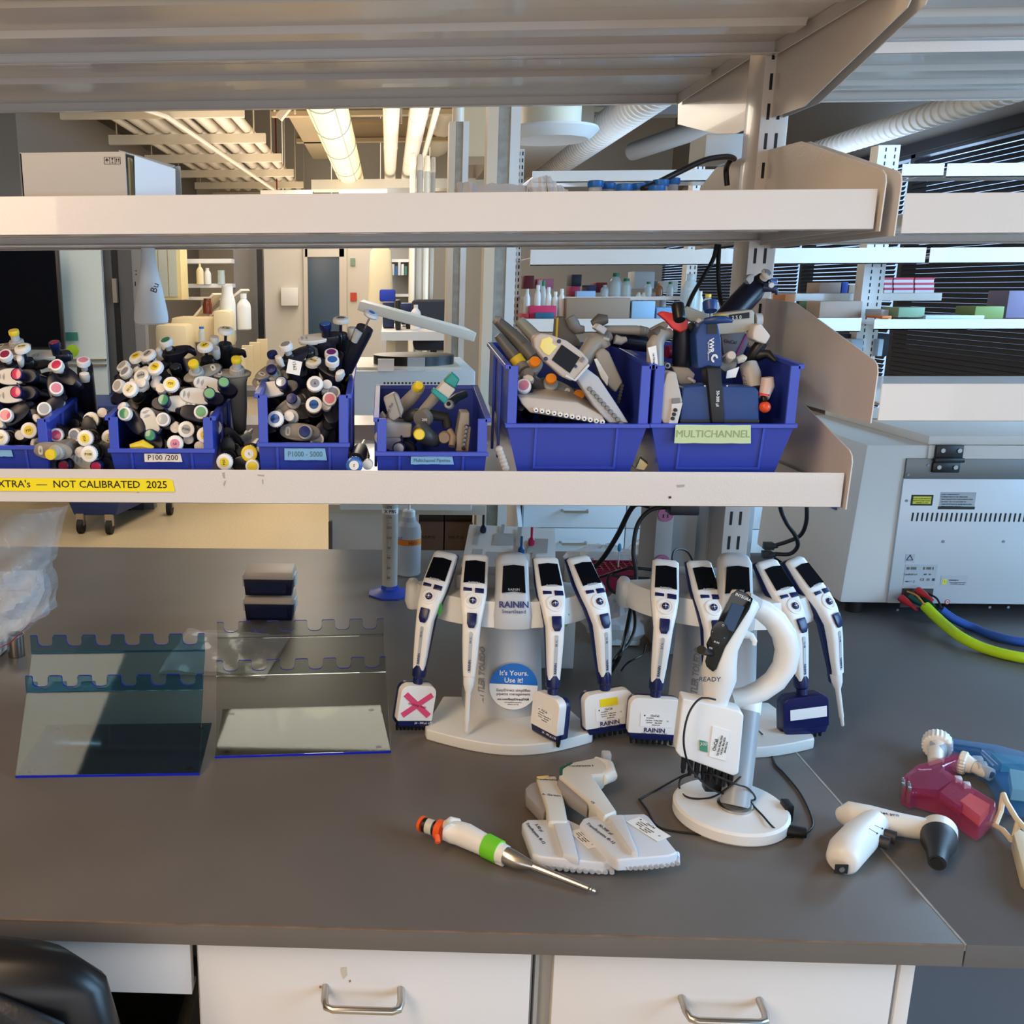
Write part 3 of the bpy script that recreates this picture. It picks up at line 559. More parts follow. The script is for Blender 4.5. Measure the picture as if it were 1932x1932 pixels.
def far_up(xa, xb, label, y=FB+.44):
    p = at(xa, 500, y); q = at(xb, 500, y); t = thing('far_upright', label, 'shelf upright', ((p.x+q.x)/2, y, .91)); w = (q.x-p.x)/2
    MB().box(-w, 0, 0, w, .08, 1.5).obj('post', white, t)
    s = MB()
    for k in range(46):
        for u in (.35, .78): s.box(-w+2*w*u-.003, -.001, .03+.032*k, -w+2*w*u+.003, .001, .048+.032*k)
    s.obj('slots', ink, t)
far_up(1632, 1672, 'slotted white upright in front of the blinds'); far_up(968, 982, 'slotted upright right beside the tall column')
far_up(1296, 1316, 'slotted upright behind the two hanging black cables', FB+.8)
# ================================================================ blue bins
bin_m = M('blue_polypropylene', (44, 62, 158), .34, bump=.05, bs=60)
bin_d = M('blue_polypropylene_rim', (56, 76, 180), .3)
SZ = zM+.0285
def bin_(label, xl, xr, yr, yt, depth=.27, Y=1.60, taper=.08, frame=True, tilt=.03):
    a = at(xl, yr, Y); b = at(xr, yr, Y); w = (b.x-a.x)/2; hf = a.z-SZ; h = at(xl, yt, Y).z-SZ
    t = thing('storage_bin', label, 'bin', ((a.x+b.x)/2, Y, SZ), None, 'blue plastic bins on the shelf')
    k = .0028; wb = w-taper*hf*1.2; s = MB()
    def ring(ww, y0, y1, z): return [(-ww, y0, z), (ww, y0, z), (ww, y1, z), (-ww, y1, z)]
    z1 = hf*.22
    s.rings([ring(wb, .012, depth-.006, 0), ring(wb, .010, depth-.006, z1), ring(w, 0, depth, hf), ring(w-k, k, depth-k, hf), ring(wb-k, .010+k, depth-.006-k, z1), ring(wb-k, .014, depth-.01, k)])
    for sg in (-1, 1):
        x = sg*w; s.prism([(.004, hf-.001), (depth, hf-.001), (depth, h+tilt), (.02, h+tilt*.1), (.004, h)], min(x, x-sg*k), max(x, x-sg*k), 'x')
    s.box(-w, depth-k, hf, w, depth, h+tilt)
    s.obj('tub', bin_m, t)
    r = MB().box(-w-.003, -.004, hf-.006, w+.003, .004, hf+.001)
    for sg in (-1, 1):
        x = sg*w
        r.box(min(x, x-sg*.016), .0, hf, max(x, x-sg*.016), .0045, h)
        r.rings([[(x-sg*.004, .0, h-.006), (x+sg*.006, .0, h-.006), (x+sg*.006, .0, h+.002), (x-sg*.004, .0, h+.002)], [(x-sg*.004, depth, h+tilt-.006), (x+sg*.006, depth, h+tilt-.006), (x+sg*.006, depth, h+tilt+.002), (x-sg*.004, depth, h+tilt+.002)]])
        for q in (.3, .62): y = depth*q; r.box(min(x, x+sg*.005), y, hf*.3, max(x, x+sg*.005), y+.003, h+tilt*q-.004)
        r.box(min(x, x+sg*.004), 0, z1, max(x, x+sg*.004), .003, h) if False else None
    r.box(-w-.006, depth-.004, h+tilt-.006, w+.006, depth+.003, h+tilt+.002)
    r.obj('rim', bin_d, t, bevel=.0008, seg=1)
    def front(x, z):     # front wall point
        u = (z-z1)/(hf-z1); return (x, .010*(1-u)-.0012, z)
    f = MB()
    fx = w*.56; zl = z1+.008
    for (x0, x1, z0, z2) in ((-fx-.004, -fx, zl, hf-.006), (fx, fx+.004, zl, hf-.006), (-fx-.004, fx+.004, zl-.004, zl)):
        p = [front(x0, z0), front(x1, z0), front(x1, z2), front(x0, z2)]
        f.rings([[(q[0], q[1]-.001, q[2]) for q in p], [(q[0], q[1]+.004, q[2]) for q in p]])
    f.rings([[(-w+.002, .004, z1+.002), (w-.002, .004, z1+.002), (w-.002, .004, z1-.002), (-w+.002, .004, z1-.002)], [(-w+.006, .012, z1+.002), (w-.006, .012, z1+.002), (w-.006, .012, z1-.002), (-w+.006, .012, z1-.002)]]) if False else None
    f.obj('label_frame', bin_d, t)
    return t, w, hf, z1, front
def tape(t, x0, y0, x1, y1, Y, mat, s=None, size=.01, tm=None, rag=.0015, sx=1, dx=0):
    a = at(x0, y1, Y)-t.location; b = at(x1, y0, Y)-t.location; n = 8
    top = [(a.x+(b.x-a.x)*i/n, b.z+random.uniform(-rag, rag)*.3) for i in range(n+1)]; bot = [(a.x+(b.x-a.x)*i/n, a.z+random.uniform(-rag, rag)*.3) for i in range(n, -1, -1)]
    bot[0] = (b.x+rag, a.z); top[-1] = (b.x-rag, b.z)
    y = Y-t.location.y
    o = MB().prism(top+bot, y-.0006, y, 'y').obj('label_tape', mat, t, smooth=False)
    if s:
        tt = text(s, size, tm or ink, o, ((a.x+b.x)/2+dx, y-.0009, (a.z+b.z)/2), (R(90), 0, 0), sx=sx)
    return o
paleb = M('pale_blue_tape', (120, 168, 206), .6); faint = M('faint_pencil', (70, 104, 120), .7); cream_tape = M('cream_masking_tape', (224, 214, 200), .6); green_tape = M('pale_green_tape', (190, 206, 158), .6)
BW = {}
BW[1] = bin_('blue bin at the left edge, with pipettes topped by red inserts', -110, 90, 841, 790, .25)
BW[2] = bin_('blue bin with white tape reading P100/200', 207, 402, 847, 787, .26)
BW[3] = bin_('narrow tall blue bin with pale blue tape reading P1000 - 5000', 488, 657, 836, 745, .26, taper=.02)
BW[4] = bin_('low blue bin with a small pale blue label, holding grey multichannel parts', 711, 918, 853, 790, .25, taper=.03)
BW[5] = bin_('large blue bin holding the grey pipette with the yellow thumb rest', 956, 1222, 800, 690, .30, taper=.17, tilt=.02)
BW[6] = bin_('large blue bin with pale green tape, holding the blue multichannel pipette', 1229, 1500, 800, 690, .30, taper=.17, tilt=.02)
tape(BW[1][0], -8, 845, 22, 861, 1.5995, paleb, '', .008)
tape(BW[2][0], 273, 856, 342, 871, 1.6005, cream_tape, 'P100 /200', .0125, sx=1.05)
tape(BW[3][0], 537, 846, 615, 868, 1.600, paleb, 'P1000 - 5000', .013, faint, sx=.85)
tape(BW[4][0], 775, 861, 855, 876, 1.5995, paleb, 'Multichannel Pipettes', .0085, faint, sx=.85)
tp = tape(BW[6][0], 1272, 802, 1418, 836, 1.594, green_tape, 'MULTICHANNEL', .017, M('faint_green_pencil', (140, 156, 116), .7), sx=.95)
tt = thing('strip_of_tape', 'yellow tape on the shelf lip with handwritten EXTRA\'s - NOT CALIBRATED 2025', 'tape', at(150, 914, 1.569))
a = at(-40, 926, 1.569)-tt.location; b = at(330, 904, 1.569)-tt.location
MB().prism([(a.x, a.z), (b.x-.0005, a.z+.0005), (b.x-.004, b.z-.002), (b.x-.012, b.z), (a.x, b.z+.0005)], -.0008, 0, 'y').obj('strip', M('yellow_label_tape', (236, 214, 20), .45), tt, smooth=False)
texts([("EXTRA's  —  NOT CALIBRATED  2025", .0175, (at(316, 915, 1.568).x-tt.location.x, -.001, 0), (R(90), 0, 0), dict(align='RIGHT', sx=1.04, bold=.006))], ink, tt)
# ================================================================ electronic pipettes and their stands
def rpoly(w, h, rt, rb, cx=0, cz=0, n=5):
    out = []
    for (sx, sz, r, a0) in ((1, 1, rt, 0), (-1, 1, rt, 90), (-1, -1, rb, 180), (1, -1, rb, 270)):
        px, pz = cx+sx*(w/2-r), cz+sz*(h/2-r)
        out += [(px+r*math.cos(R(a0+90*i/n)), pz+r*math.sin(R(a0+90*i/n))) for i in range(n+1)]
    return out
ST = [(0, .062, .076, .018), (-.004, .057, .084, .0235), (-.050, .024, .066, .0248), (-.068, .012, .054, .0245), (-.090, .000, .041, .0215), (-.120, -.008, .030, .0168), (-.150, -.007, .027, .0155), (-.190, -.003, .024, .0135), (-.218, -.001, .022, .0112)]
def yF(z):
    for a, b in zip(ST, ST[1:]):
        if b[0] <= z <= a[0]: u = (a[0]-z)/(a[0]-b[0]); return a[1]+(b[1]-a[1])*u, math.atan2(b[1]-a[1], b[0]-a[0])
    return ST[-1][1], 0
def surf(x, z, off=.0007):
    y, _ = yF(z); y2, _ = yF(z-.004); y1, _ = yF(min(z+.004, -.0001)); d = Vector((0, y1-y2, .008)).normalized(); nrm = Vector((0, -d.z, d.y)); 
    m = Matrix(((1, 0, 0), (d.x, d.y, d.z), tuple(nrm))).transposed().to_4x4(); m.translation = Vector((x, y, z))+nrm*off; return m
inkn = M('navy_print', (30, 36, 100), .5); inkw = M('white_print', (225, 225, 225), .5); inkg = M('grey_print', (150, 152, 154), .5)
def oncal(parent, w, h, mtx, dark=ink):
    s = MB(); s.T = mtx; o = s.box(-w/2, -h/2, 0, w/2, h/2, .0004).obj('sticker', paper, parent, smooth=False)
    L = [('▪', h*.30, (-w*.38, h*.33, 0)), ('OnCal.', h*.22, (-.05*w, h*.33, 0)), ('B137688776', h*.1, (-.2*w, h*.15, 0)), ('Cal Date:  15-May-2024', h*.12, (-.07*w, -h*.02, 0)), ('Cal Due:     May-2025', h*.12, (-.07*w, -h*.19, 0)), ('800-850-7676', h*.1, (0, -h*.36, 0)), ('▫', h*.3, (w*.36, -.03*h, 0))]
    tx = merge([text(a, b, dark, o, None, mtx=mtx @ Matrix.Translation((c[0], c[1], .0007)), ext=.0001, bold=.01) for a, b, c in L], 'lettering')
    return o
def e4(label, px, py, Y, lean, fan, twist=0, head=None, hyaw=0, hroll=0, grp='electronic pipettes hanging on the two stands', length_hint=None, sticker=None, slot=True):
    rot = Euler((0, 0, R(fan))).to_matrix() @ Euler((R(lean), 0, 0)).to_matrix() @ Euler((0, R(twist), 0)).to_matrix()
    t = thing('electronic_pipette', label, 'pipette', at(px, py, Y)-rot @ Vector((0, .066, 0)), rot, grp)
    f = MB().se([(0, a[1]+(a[2]-a[1])*.3, a[0], a[3], (a[2]-a[1])*.3) for a in ST], 28, 3.2).obj('front_shell', wplast, t, ang=50)
    MB().se([(0, a[1]+(a[2]-a[1])*.68, a[0]-(.001 if i == 0 else 0), a[3]*.96, (a[2]-a[1])*.33) for i, a in enumerate(ST)], 24, 3).obj('back_shell', dnavy if False else navy, t, ang=50)
    s = MB(); s.T = surf(0, -.029); s.prism([(-.0195, -.024), (0, -.0215), (.0195, -.024), (.0185, .021), (0, .0235), (-.0185, .021)], -.001, .0006).obj('screen', glass_black, t, smooth=False)
    text('RAININ', .0062, M('dim_white_print', (170, 172, 176), .5), t, None, mtx=surf(0, -.0485, .0018), bold=.01)
    for sx in (-1, 1):
        s = MB(); s.T = surf(sx*.0108, -.0605); s.prism([(-.008*1, -.0035-sx*.0015), (.008, -.0035+(-1.0)*0+sx*.0015*-1+.0), (.008, .0035), (-.008, .0045)], -.002, .0012).obj('button', navy, t, bevel=.0006)
    s = MB(); s.T = surf(0, -.0785); s.lathe([(.0150, -.004), (.0150, .0006), (.0120, .0012), (.0112, .0004), (.006, .0002)], 28).obj('joystick_ring', wplast, f)
    j = MB(); j.T = surf(0, -.0785); j = j.lathe([(.0066, 0), (.0064, .003), (.0045, .0042)], 20).obj('joystick', navy, t)
    q = MB(); q.T = surf(0, -.0785)
    for k in range(4): q.prism([(.0033*math.cos(k*math.pi/2)+.0008*math.cos(b), .0033*math.sin(k*math.pi/2)+.0008*math.sin(b)) for b in [math.pi/3*i for i in range(6)]], .0042, .0046)
    q.prism([(.0016*math.cos(b), .0016*math.sin(b)) for b in [math.pi/4*i for i in range(8)]], .0042, .0049).obj('joystick_marks', inkw, j)
    s = MB(); s.T = surf(0, -.112)
    s.rings([[(-.009, .011, -.001), (.009, .011, -.001), (.009, .013, .0035), (-.009, .013, .0035)], [(-.0088, .006, -.001), (.0088, .006, -.001), (.0088, .006, .0045), (-.0088, .006, .0045)], [(-.0085, -.006, -.001), (.0085, -.006, -.001), (.0085, -.006, .0045), (-.0085, -.006, .0045)], [(-.005, -.0145, -.001), (.005, -.0145, -.001), (.005, -.0145, .0018), (-.005, -.0145, .0018)]]).obj('trigger', navy, t, bevel=.0016, seg=2)
    if slot:
        s = MB(); s.T = surf(0, -.172, .0003); s.prism(rpoly(.0058, .078, .0028, .0028), 0, .0006).obj('label_slot', M('silver_slot', (186, 190, 192), .35, .3), t)
        tx = [text('RAININ', .0062, inkn, t, None, mtx=surf(0, -.196, .0012) @ Matrix.Rotation(R(90), 4, 'Z'), bold=.02), text('E4 XLS', .005, inkg, t, None, mtx=surf(0, -.147, .0012) @ Matrix.Rotation(R(90), 4, 'Z'))]
        merge(tx, 'lettering')
    if head is None:
        MB().lathe([(.0105, -.212), (.0108, -.222), (.0096, -.236), (.0058, -.248), (.0050, -.25), (.0042, -.306), (.0034, -.308), (.0030, -.322), (.0020, -.324)], 24).obj('tip_shaft', wplast, t).location = (0, .0105, 0)
        MB().se([(0, .019, -.205, .0085, .006), (0, .02, -.235, .0075, .005), (0, .018, -.240, .005, .004)], 16).obj('tip_ejector', navy, t)
        return t
    MB().lathe([(.0125, -.210), (.0135, -.218), (.0128, -.232), (.0095, -.236), (.0095, -.250)], 24).obj('collar', navy, t).location = (0, .0105, 0)
    hd = head; W_, H_, D_ = hd.get('w', .094), hd.get('h', .078), .03
    HM = Matrix.Translation((0, .0105, -.246)) @ Euler((R(hd.get('lean', 4)), 0, 0)).to_matrix().to_4x4() @ Euler((0, R(hroll), 0)).to_matrix().to_4x4() @ Euler((0, 0, R(hyaw))).to_matrix().to_4x4()
    he = MB(); he.T = HM; sh_ = MB(); sh_.T = HM
    body_m = navy if hd.get('navy') else wplast
    he.prism([(x, z) for x, z in rpoly(W_, H_-.010, .016, .003, 0, -(H_-.010)/2)], -D_*.5, D_*.12, 'y'); he = he.obj('manifold', body_m, t, bevel=.0022, seg=3)
    sh_.prism(rpoly(W_*.985, H_, .016, .006, 0, -H_/2-.001), -D_*.08, D_*.5, 'y'); sh_.prism([(-W_*.48, -H_+.013), (W_*.48, -H_+.013), (W_*.42, -H_-.002), (-W_*.42, -H_-.002)], -D_*.48, D_*.46, 'y'); sh_.obj('manifold_back', navy, t, bevel=.002)
    for i in range(8):
        c = MB(); c.T = HM; x = (i-3.5)*W_*.108; c.cyl((x, 0, -H_-.001), (x, 0, -H_-.009), .0042, .0042, 12); c.cyl((x, 0, -H_-.009), (x, 0, -H_-.015), .0034, .0030, 12); c.obj('tip_cone', black, t)
    FR = HM @ Matrix.Translation((0, -D_*.5-.0003, 0)) @ Matrix.Rotation(R(90), 4, 'X')
    if hd.get('oncal'): oncal(he, W_*.6, H_*.33, FR @ Matrix.Translation((W_*.02, -H_*.52, 0)))
    if hd.get('brand'): merge([text('RAININ', .0115, inkn, he, None, mtx=FR @ Matrix.Translation((0, -H_*.775, .0003)), bold=.02), text(hd['brand'], .0062, inkn, he, None, mtx=FR @ Matrix.Translation((0, -H_*.868, .0003)))], 'lettering')
    if hd.get('small'): text(hd['small'], .0055, inkw, he, None, mtx=FR @ Matrix.Translation((W_*.25, -H_*.915, .0012)))
    if hd.get('x'):
        xs = MB(); L_ = W_*.5
        for a in (38, -40):
            xs.T = FR @ Matrix.Translation((0, -H_*.47, .0)) @ Matrix.Rotation(R(a), 4, 'Z'); xs.box(-L_*.98, -.0055, 0, L_*.98, .0055, .0006 if a > 0 else .0009)
        xt = xs.obj('tape_cross', M('pink_tape', (214, 70, 110), .6), he, smooth=False); text('training only', .0075, M('pink_tape_writing', (160, 50, 80), .6), xt, None, mtx=FR @ Matrix.Translation((0, -H_*.47, .0013)) @ Matrix.Rotation(R(-14), 4, 'Z'))
    if hd.get('yel'): s = MB(); s.T = FR @ Matrix.Translation((0, -H_*.24, 0)); s.box(-.017, -.0075, 0, .017, .0075, .0005).obj('yellow_tape', M('yellow_label_tape', (236, 214, 20), .45), he, smooth=False)
    if hd.get('blank'): s = MB(); s.T = FR @ Matrix.Translation((.004, -H_*.45, 0)); s.box(-.034, -.0105, 0, .034, .0105, .0006).obj('blank_tape', paper, he, smooth=False)
    return t
def stand(label, cx, cy, txt=True, ang=0, xs=1, grp=None):
    base = on(cx, cy, .91); t = thing('pipette_stand', label, 'stand', (base.x, base.y, .91), (0, 0, R(ang)))
    silver = M('silver_stand_plastic', (182, 184, 186), .35); wh = M('white_stand_plastic', (216, 216, 212), .4)
    fr = [(-.155+.31*i/16, -.002-.058*math.sin(math.pi*i/16)**1.0) for i in range(17)]
    poly = [(-.157, .014)]+fr+[(.157, .014), (.13, .10), (.115, .15), (-.115, .15), (-.13, .10)]
    MB().prism([(p[0], p[1]) for p in poly], .0, .022).obj('base', wh, t, bevel=.004, seg=3)
    rows = []
    for z, w in ((.022, .078), (.10, .074), (.19, .069), (.25, .066)):
        rows.append([(w*math.sin(R(a)), .105-.055*math.cos(R(a))+z*.08, z) for a in range(-90, 91, 15)]+[(w, .15+z*.08, z), (-w, .15+z*.08, z)])
    MB().rings(rows).obj('column', silver, t)
    def arc(r, a): return (r*math.sin(R(a)), .175-r*math.cos(R(a)))
    mk = []
    for a in range(-74, 75, 6):
        x, y = arc(.17, a); x2, y2 = arc(.085, a); sag = 0.0
        mk.append([(x*1.12, y, .222), (x*1.14, y+.002, .235), (x*1.08, y+.012, .268), (x2, y2, .272), (x2, y2, .225)])
    MB().rings(mk).obj('crossbar', wh, t, bevel=0, ang=60)
    for a in (-74, 74):
        x, y = arc(.17, a); MB().se([(x*1.1, y+.01, .218, .012, .022), (x*1.1, y+.01, .23, .016, .026), (x*1.1, y+.012, .262, .014, .024), (x*1.1, y+.014, .27, .009, .018)], 16, 2.4).obj('crossbar_end', wh, t, ang=60)
    MB().box(-.10, .09, .24, .10, .15, .30).obj('rear_hood', M('hood_grey', (190, 184, 180), .5), t, bevel=.01)
    # central display head
    hs_ = [(0, .062, .010, .026, .008), ]
    MB().se([(0, .020, .222, .036, .02), (0, .022, .245, .0355, .022), (0, .034, .285, .031, .022), (0, .052, .338, .0295, .018), (0, .058, .348, .024, .013), (0, .060, .351, .014, .008)], 28, 3.4).obj('display_head', silver, t, ang=50)
    nrm = Vector((0, -.055, .018)).normalized(); d = Vector((0, .018, .055)).normalized(); mm = Matrix(((1, 0, 0), tuple(d), tuple(nrm))).transposed().to_4x4(); mm.translation = Vector((0, .0225, .312))+nrm*.0015
    mm.translation = Vector((0, .0195, .314))+nrm*.001
    s = MB(); s.T = mm; sc = s.prism([(-.0215, -.027), (0, -.024), (.0215, -.027), (.019, .022), (0, .0245), (-.019, .022)], -.004, .001).obj('display', glass_black, t, smooth=False)
    text('RAININ', .0065, inkg, sc, None, mtx=mm @ Matrix.Translation((0, -.021, .0014)), bold=.01)
    if txt:
        nn = Vector((0, -.045, .011)).normalized(); dd = Vector((0, .011, .045)).normalized(); m2 = Matrix(((1, 0, 0), tuple(dd), tuple(nn))).transposed().to_4x4(); m2.translation = Vector((0, .0035, .268))
        merge([text('RAININ', .0165, inkn, t, None, mtx=m2, bold=.02), text('SmartStand', .0095, M('dark_print', (60, 64, 80), .5), t, None, mtx=m2 @ Matrix.Translation((0, -.0125, 0)))], 'lettering')
    # vertical brand lettering on the left of the column
    a = -38; n3 = Vector((math.sin(R(a)), -math.cos(R(a)), 0)); d3 = Vector((math.cos(R(a)), math.sin(R(a)), 0)); m3 = Matrix((tuple(Vector((0, .0, 1))), tuple(-d3), tuple(n3))).transposed().to_4x4(); m3.translation = Vector((.074*math.sin(R(-38)), .105-.055*math.cos(R(-38))+.008, .10))+n3*.003
    text('METTLER TOLEDO', .0185, M('grey_brand_print', (128, 130, 134), .5), t, None, mtx=m3, bold=.03, sx=.80)
    if txt:
        m4 = Matrix(((1, 0, 0), (0, .08, 1), (0, -1, .08))).transposed().to_4x4(); m4.translation = Vector((.012, .052, .088))
        # curved front is nearly flat at its centre: the round sticker sits just in front of it
        st = MB(); st.T = m4; so = st.prism([(.046*math.cos(2*math.pi*i/48), .046*math.sin(2*math.pi*i/48)) for i in range(48)], -.001, .0008).obj('round_sticker', paper, t, smooth=False)
        st = MB(); st.T = m4; st.prism([(.046*math.cos(R(x)), .046*math.sin(R(x))) for x in range(3, 178, 5)], .0008, .0011).obj('blue_half', M('sticker_blue', (20, 104, 190), .5), so, smooth=False)
        T = lambda x, y: m4 @ Matrix.Translation((x, y, .0014))
        merge([text("It's Yours.", .0135, inkw, so, None, mtx=T(0, .0262), bold=.015), text('Use it!', .0135, inkw, so, None, mtx=T(0, .012), bold=.015)], 'white_lettering')
        dk = M('dark_print', (60, 64, 80), .5)
        merge([text('EasyDirect simplifies', .0078, dk, so, None, mtx=T(0, -.0075)), text('pipette management', .0078, dk, so, None, mtx=T(0, -.015)), text('mt.com/EasyDirectPAM', .0062, inkn, so, None, mtx=T(0, -.0255), bold=.02), text('See SmartStand manual for', .003, dk, so, None, mtx=T(0, -.0315)), text('software user key', .003, dk, so, None, mtx=T(0, -.0355))], 'lettering')
    return t
stand('white and silver pipette stand with a round blue and white sticker', 960, 1398)
stand('white and silver pipette stand behind the curved handle stand', 1368, 1402, txt=False, ang=-6)
HW = dict(oncal=True, brand='100 - 1200 µL LTS')
e4('electronic pipette with a pink tape cross on its head, far left of the first stand', 842, 1042, 1.76, -9, -24, 4, dict(w=.070, x=True, h=.082, small='20 - 300 µL LTS', lean=6), hyaw=42, hroll=3)
e4('single channel electronic pipette with a long white shaft on the first stand', 898, 1046, 1.74, -9, -7, 1, None)
e4('electronic pipette whose white manifold is turned sideways, on the first stand', 1029, 1051, 1.74, -9, 8, 1, dict(w=.070, oncal=True, small='20 - 300 µL LTS', lean=6), hyaw=-64, hroll=3)
e4('electronic pipette with yellow tape above the sticker on its wide head', 1090, 1050, 1.76, -9, 22, -3, dict(yel=True, lean=6, **HW), hyaw=-12, hroll=-2)
e4('electronic pipette with a wide white head, leftmost on the second stand', 1256, 1056, 1.74, -9, -9, 3, dict(lean=6, **HW), hyaw=7, hroll=-2)
e4('electronic pipette partly hidden behind the black fronted one, second stand', 1318, 1058, 1.75, -9, 9, 1, None)
e4('electronic pipette with an all navy manifold and blank white tape', 1445, 1058, 1.76, -9, 22, -6, dict(w=.086, navy=True, blank=True, h=.074, lean=6), hyaw=-18, hroll=0)
e4('single channel electronic pipette at the far right of the second stand', 1498, 1054, 1.78, -10, 32, -7, None)
for px, py, Y in ((826, 1150, 1.69), (1066, 1170, 1.70), (1272, 1140, 1.69)):
    f = MB().prism([(-.006, .010), (.007, .012), (.009, -.004), (.002, -.014)], 0, .001, 'y').obj('green_tape_flag', M('green_tape', (50, 150, 60), .6)); f.location = at(px, py, Y)
    tag(f, {826: 'small green tape flag on the pipette with the pink cross', 1066: 'small green tape flag on the pipette with the sideways manifold', 1272: 'green tape flag on the leftmost pipette of the second stand'}[px], 'tape')
# ---- stand with a curved handle (charging stand) and its black fronted pipette
cs = thing('charging_stand', 'white round based stand with a big curved handle holding the black fronted pipette', 'stand', (.555, 1.41, .91))
O = cs.location
MB().lathe([(.084, 0), (.088, .004), (.088, .019), (.084, .0225), (.0, .0225)], 48).obj('base', wplast, cs)
cs.location.z = .91
top_ = Vector((.0, .035, .315))
pb_, pt_ = on(1386, 1520, .933)-O, at(1407, 1342, 1.475)-O
MB().cyl(pb_, pt_, .0225, .0225, 28).obj('lower_pole', M('grey_pole', (152, 156, 160), .35), cs)
MB().rings([[pt_+(pt_-pb_).normalized()*h_+Vector((.0228*r_*math.cos(2*math.pi*j/24), .0228*r_*math.sin(2*math.pi*j/24), 0)) for j in range(24)] for h_, r_ in ((0, 1), (.02, 1), (.028, .9), (.034, .6))]).obj('upper_pole', wplast, cs)
MB().lathe([(.027, 0), (.027, .0035), (.023, .005)], 28).obj('steel_ring', steel, cs).location = pb_
hp = [at(x, y, 1.475)-O for x, y in ((1418, 1142), (1440, 1152), (1462, 1170), (1479, 1196), (1486, 1226), (1480, 1258), (1462, 1284), (1436, 1303), (1408, 1314), (1380, 1319))]
MB().tube(hp, [.0150, .0172, .0182, .0188, .0190, .0188, .0180, .0172, .016, .0155], 22).obj('curved_handle', wplast, cs, ang=70)
MB().tube([at(x, y, 1.472)-O for x, y in ((1404, 1132), (1424, 1145))], [.0155, .0165], 20).obj('handle_collar', greypl, cs)
ip = thing('electronic_pipette', 'white multichannel pipette with a glossy black front reading INTEGRA and READY', 'pipette', at(1398, 1118, 1.43))
O2 = ip.location
def P(x, y, Y=1.42): return at(x, y, Y)-O2
sec = [((1388, 1114), (1428, 1134), .014), ((1382, 1118), (1430, 1142), .020), ((1365, 1160), (1408, 1180), .024), ((1346, 1205), (1388, 1222), .026), ((1332, 1240), (1386, 1250), .027), ((1326, 1270), (1386, 1278), .026), ((1327, 1300), (1376, 1306), .022), ((1330, 1330), (1366, 1334), .018)]
rs = []
for (a, b, d) in sec:
    A, B = P(*a), P(*b); c = (A+B)/2; h = (B-A)/2; ring = []
    for j in range(24):
        th = 2*math.pi*j/24; co, si = math.cos(th), math.sin(th)
        ring.append(c+h*math.copysign(abs(co)**.75, co)+Vector((0, d, 0))*math.copysign(abs(si)**.75, si))
    rs.append(ring)
MB().rings(rs).obj('body', wplast, ip, ang=60)
bp_ = [(1392, 1112), (1410, 1120), (1421, 1130), (1414, 1150), (1368, 1222), (1352, 1262), (1345, 1268), (1333, 1258), (1330, 1248), (1336, 1228), (1332, 1215), (1358, 1164), (1380, 1120)]
pts = [P(x, y, 1.392) for x, y in bp_]; back = [P(x, y, 1.406) for x, y in bp_]
MB().rings([[tuple(p) for p in pts], [tuple(p) for p in back]]).obj('black_front', M('glossy_black', (14, 14, 16), .1), ip, bevel=.002, smooth=True)
s = [P(x, y, 1.3905) for x, y in ((1382, 1138), (1405, 1145), (1384, 1192), (1362, 1184))]
MB().rings([s, [p+Vector((0, .002, 0)) for p in s]]).obj('screen', M('blue_grey_lcd', (52, 74, 104), .15), ip, smooth=False)
def onp(x, y, Y, rz, s_, size, mat, par=ip, **k): return text(s_, size, mat, par, P(x, y, Y), (R(90), R(rz), 0), **k)
onp(1402, 1127, 1.3885, 24, 'INTEGRA', .0062, inkw, bold=.01)
wheel = MB(); c = P(1357, 1196, 1.391); 
MB().lathe([(.0155, 0), (.0155, .002), (.012, .003)], 28).obj('touch_wheel', M('wheel_black', (34, 34, 36), .25), ip).matrix_basis = Matrix.Translation(c) @ Euler((R(90), 0, 0)).to_matrix().to_4x4() @ Matrix.Diagonal((.85, 1.35, 1, 1))
for x, y, s_ in ((1364, 1180, '○'), (1344, 1192, '◂'), (1367, 1204, '▸'), (1352, 1212, 'RUN'), (1341, 1223, 'OK')): onp(x, y, 1.386, 20, s_, .0042, inkw, name='marks')
MB().tube([P(1343, 1232, 1.40), P(1330, 1230, 1.375), P(1323, 1226, 1.365)], [.006, .005, .007], 12).obj('trigger_knob', black, ip)
onp(1339, 1282, 1.3885, 0, 'READY', .0105, M('dark_print', (60, 64, 80), .5), bold=.01)
MB().tube([P(1402, 1195, 1.43), P(1418, 1200, 1.425), P(1424, 1210, 1.42), P(1423, 1217, 1.42)], [.008, .005, .004, .003], 10).obj('finger_hook', wplast, ip)
MB().lathe([(.0175, 0), (.0185, .002), (.0175, .005)], 24).obj('black_clip', black, ip).location = P(1348, 1336, 1.42)
hp_ = [(1290, 1318), (1404, 1346), (1396, 1352), (1386, 1466), (1376, 1474), (1282, 1440), (1277, 1432), (1284, 1322)]
hp_ = [(1288, 1318), (1345, 1330), (1396, 1342), (1404, 1350), (1394, 1460), (1384, 1465), (1283, 1428), (1275, 1418)]
A = [P(x, y, 1.395) for x, y in hp_]; Bk = [p+Vector((.004, .032, .0)) for p in A]
hb = MB().rings([A, Bk]).obj('manifold', wplast, ip, bevel=.004, seg=3)
for i in range(8):
    u = (i+.5)/8; c = P(1284+100*u, 1434+34*u, 1.41)
    MB().cyl(c+Vector((0, 0, .006)), c-Vector((0, 0, .012)), .0042, n=12).cyl(c-Vector((0, 0, .012)), c-Vector((0, 0, .020)), .0034, .003, n=12).obj('tip_cone', black, ip)
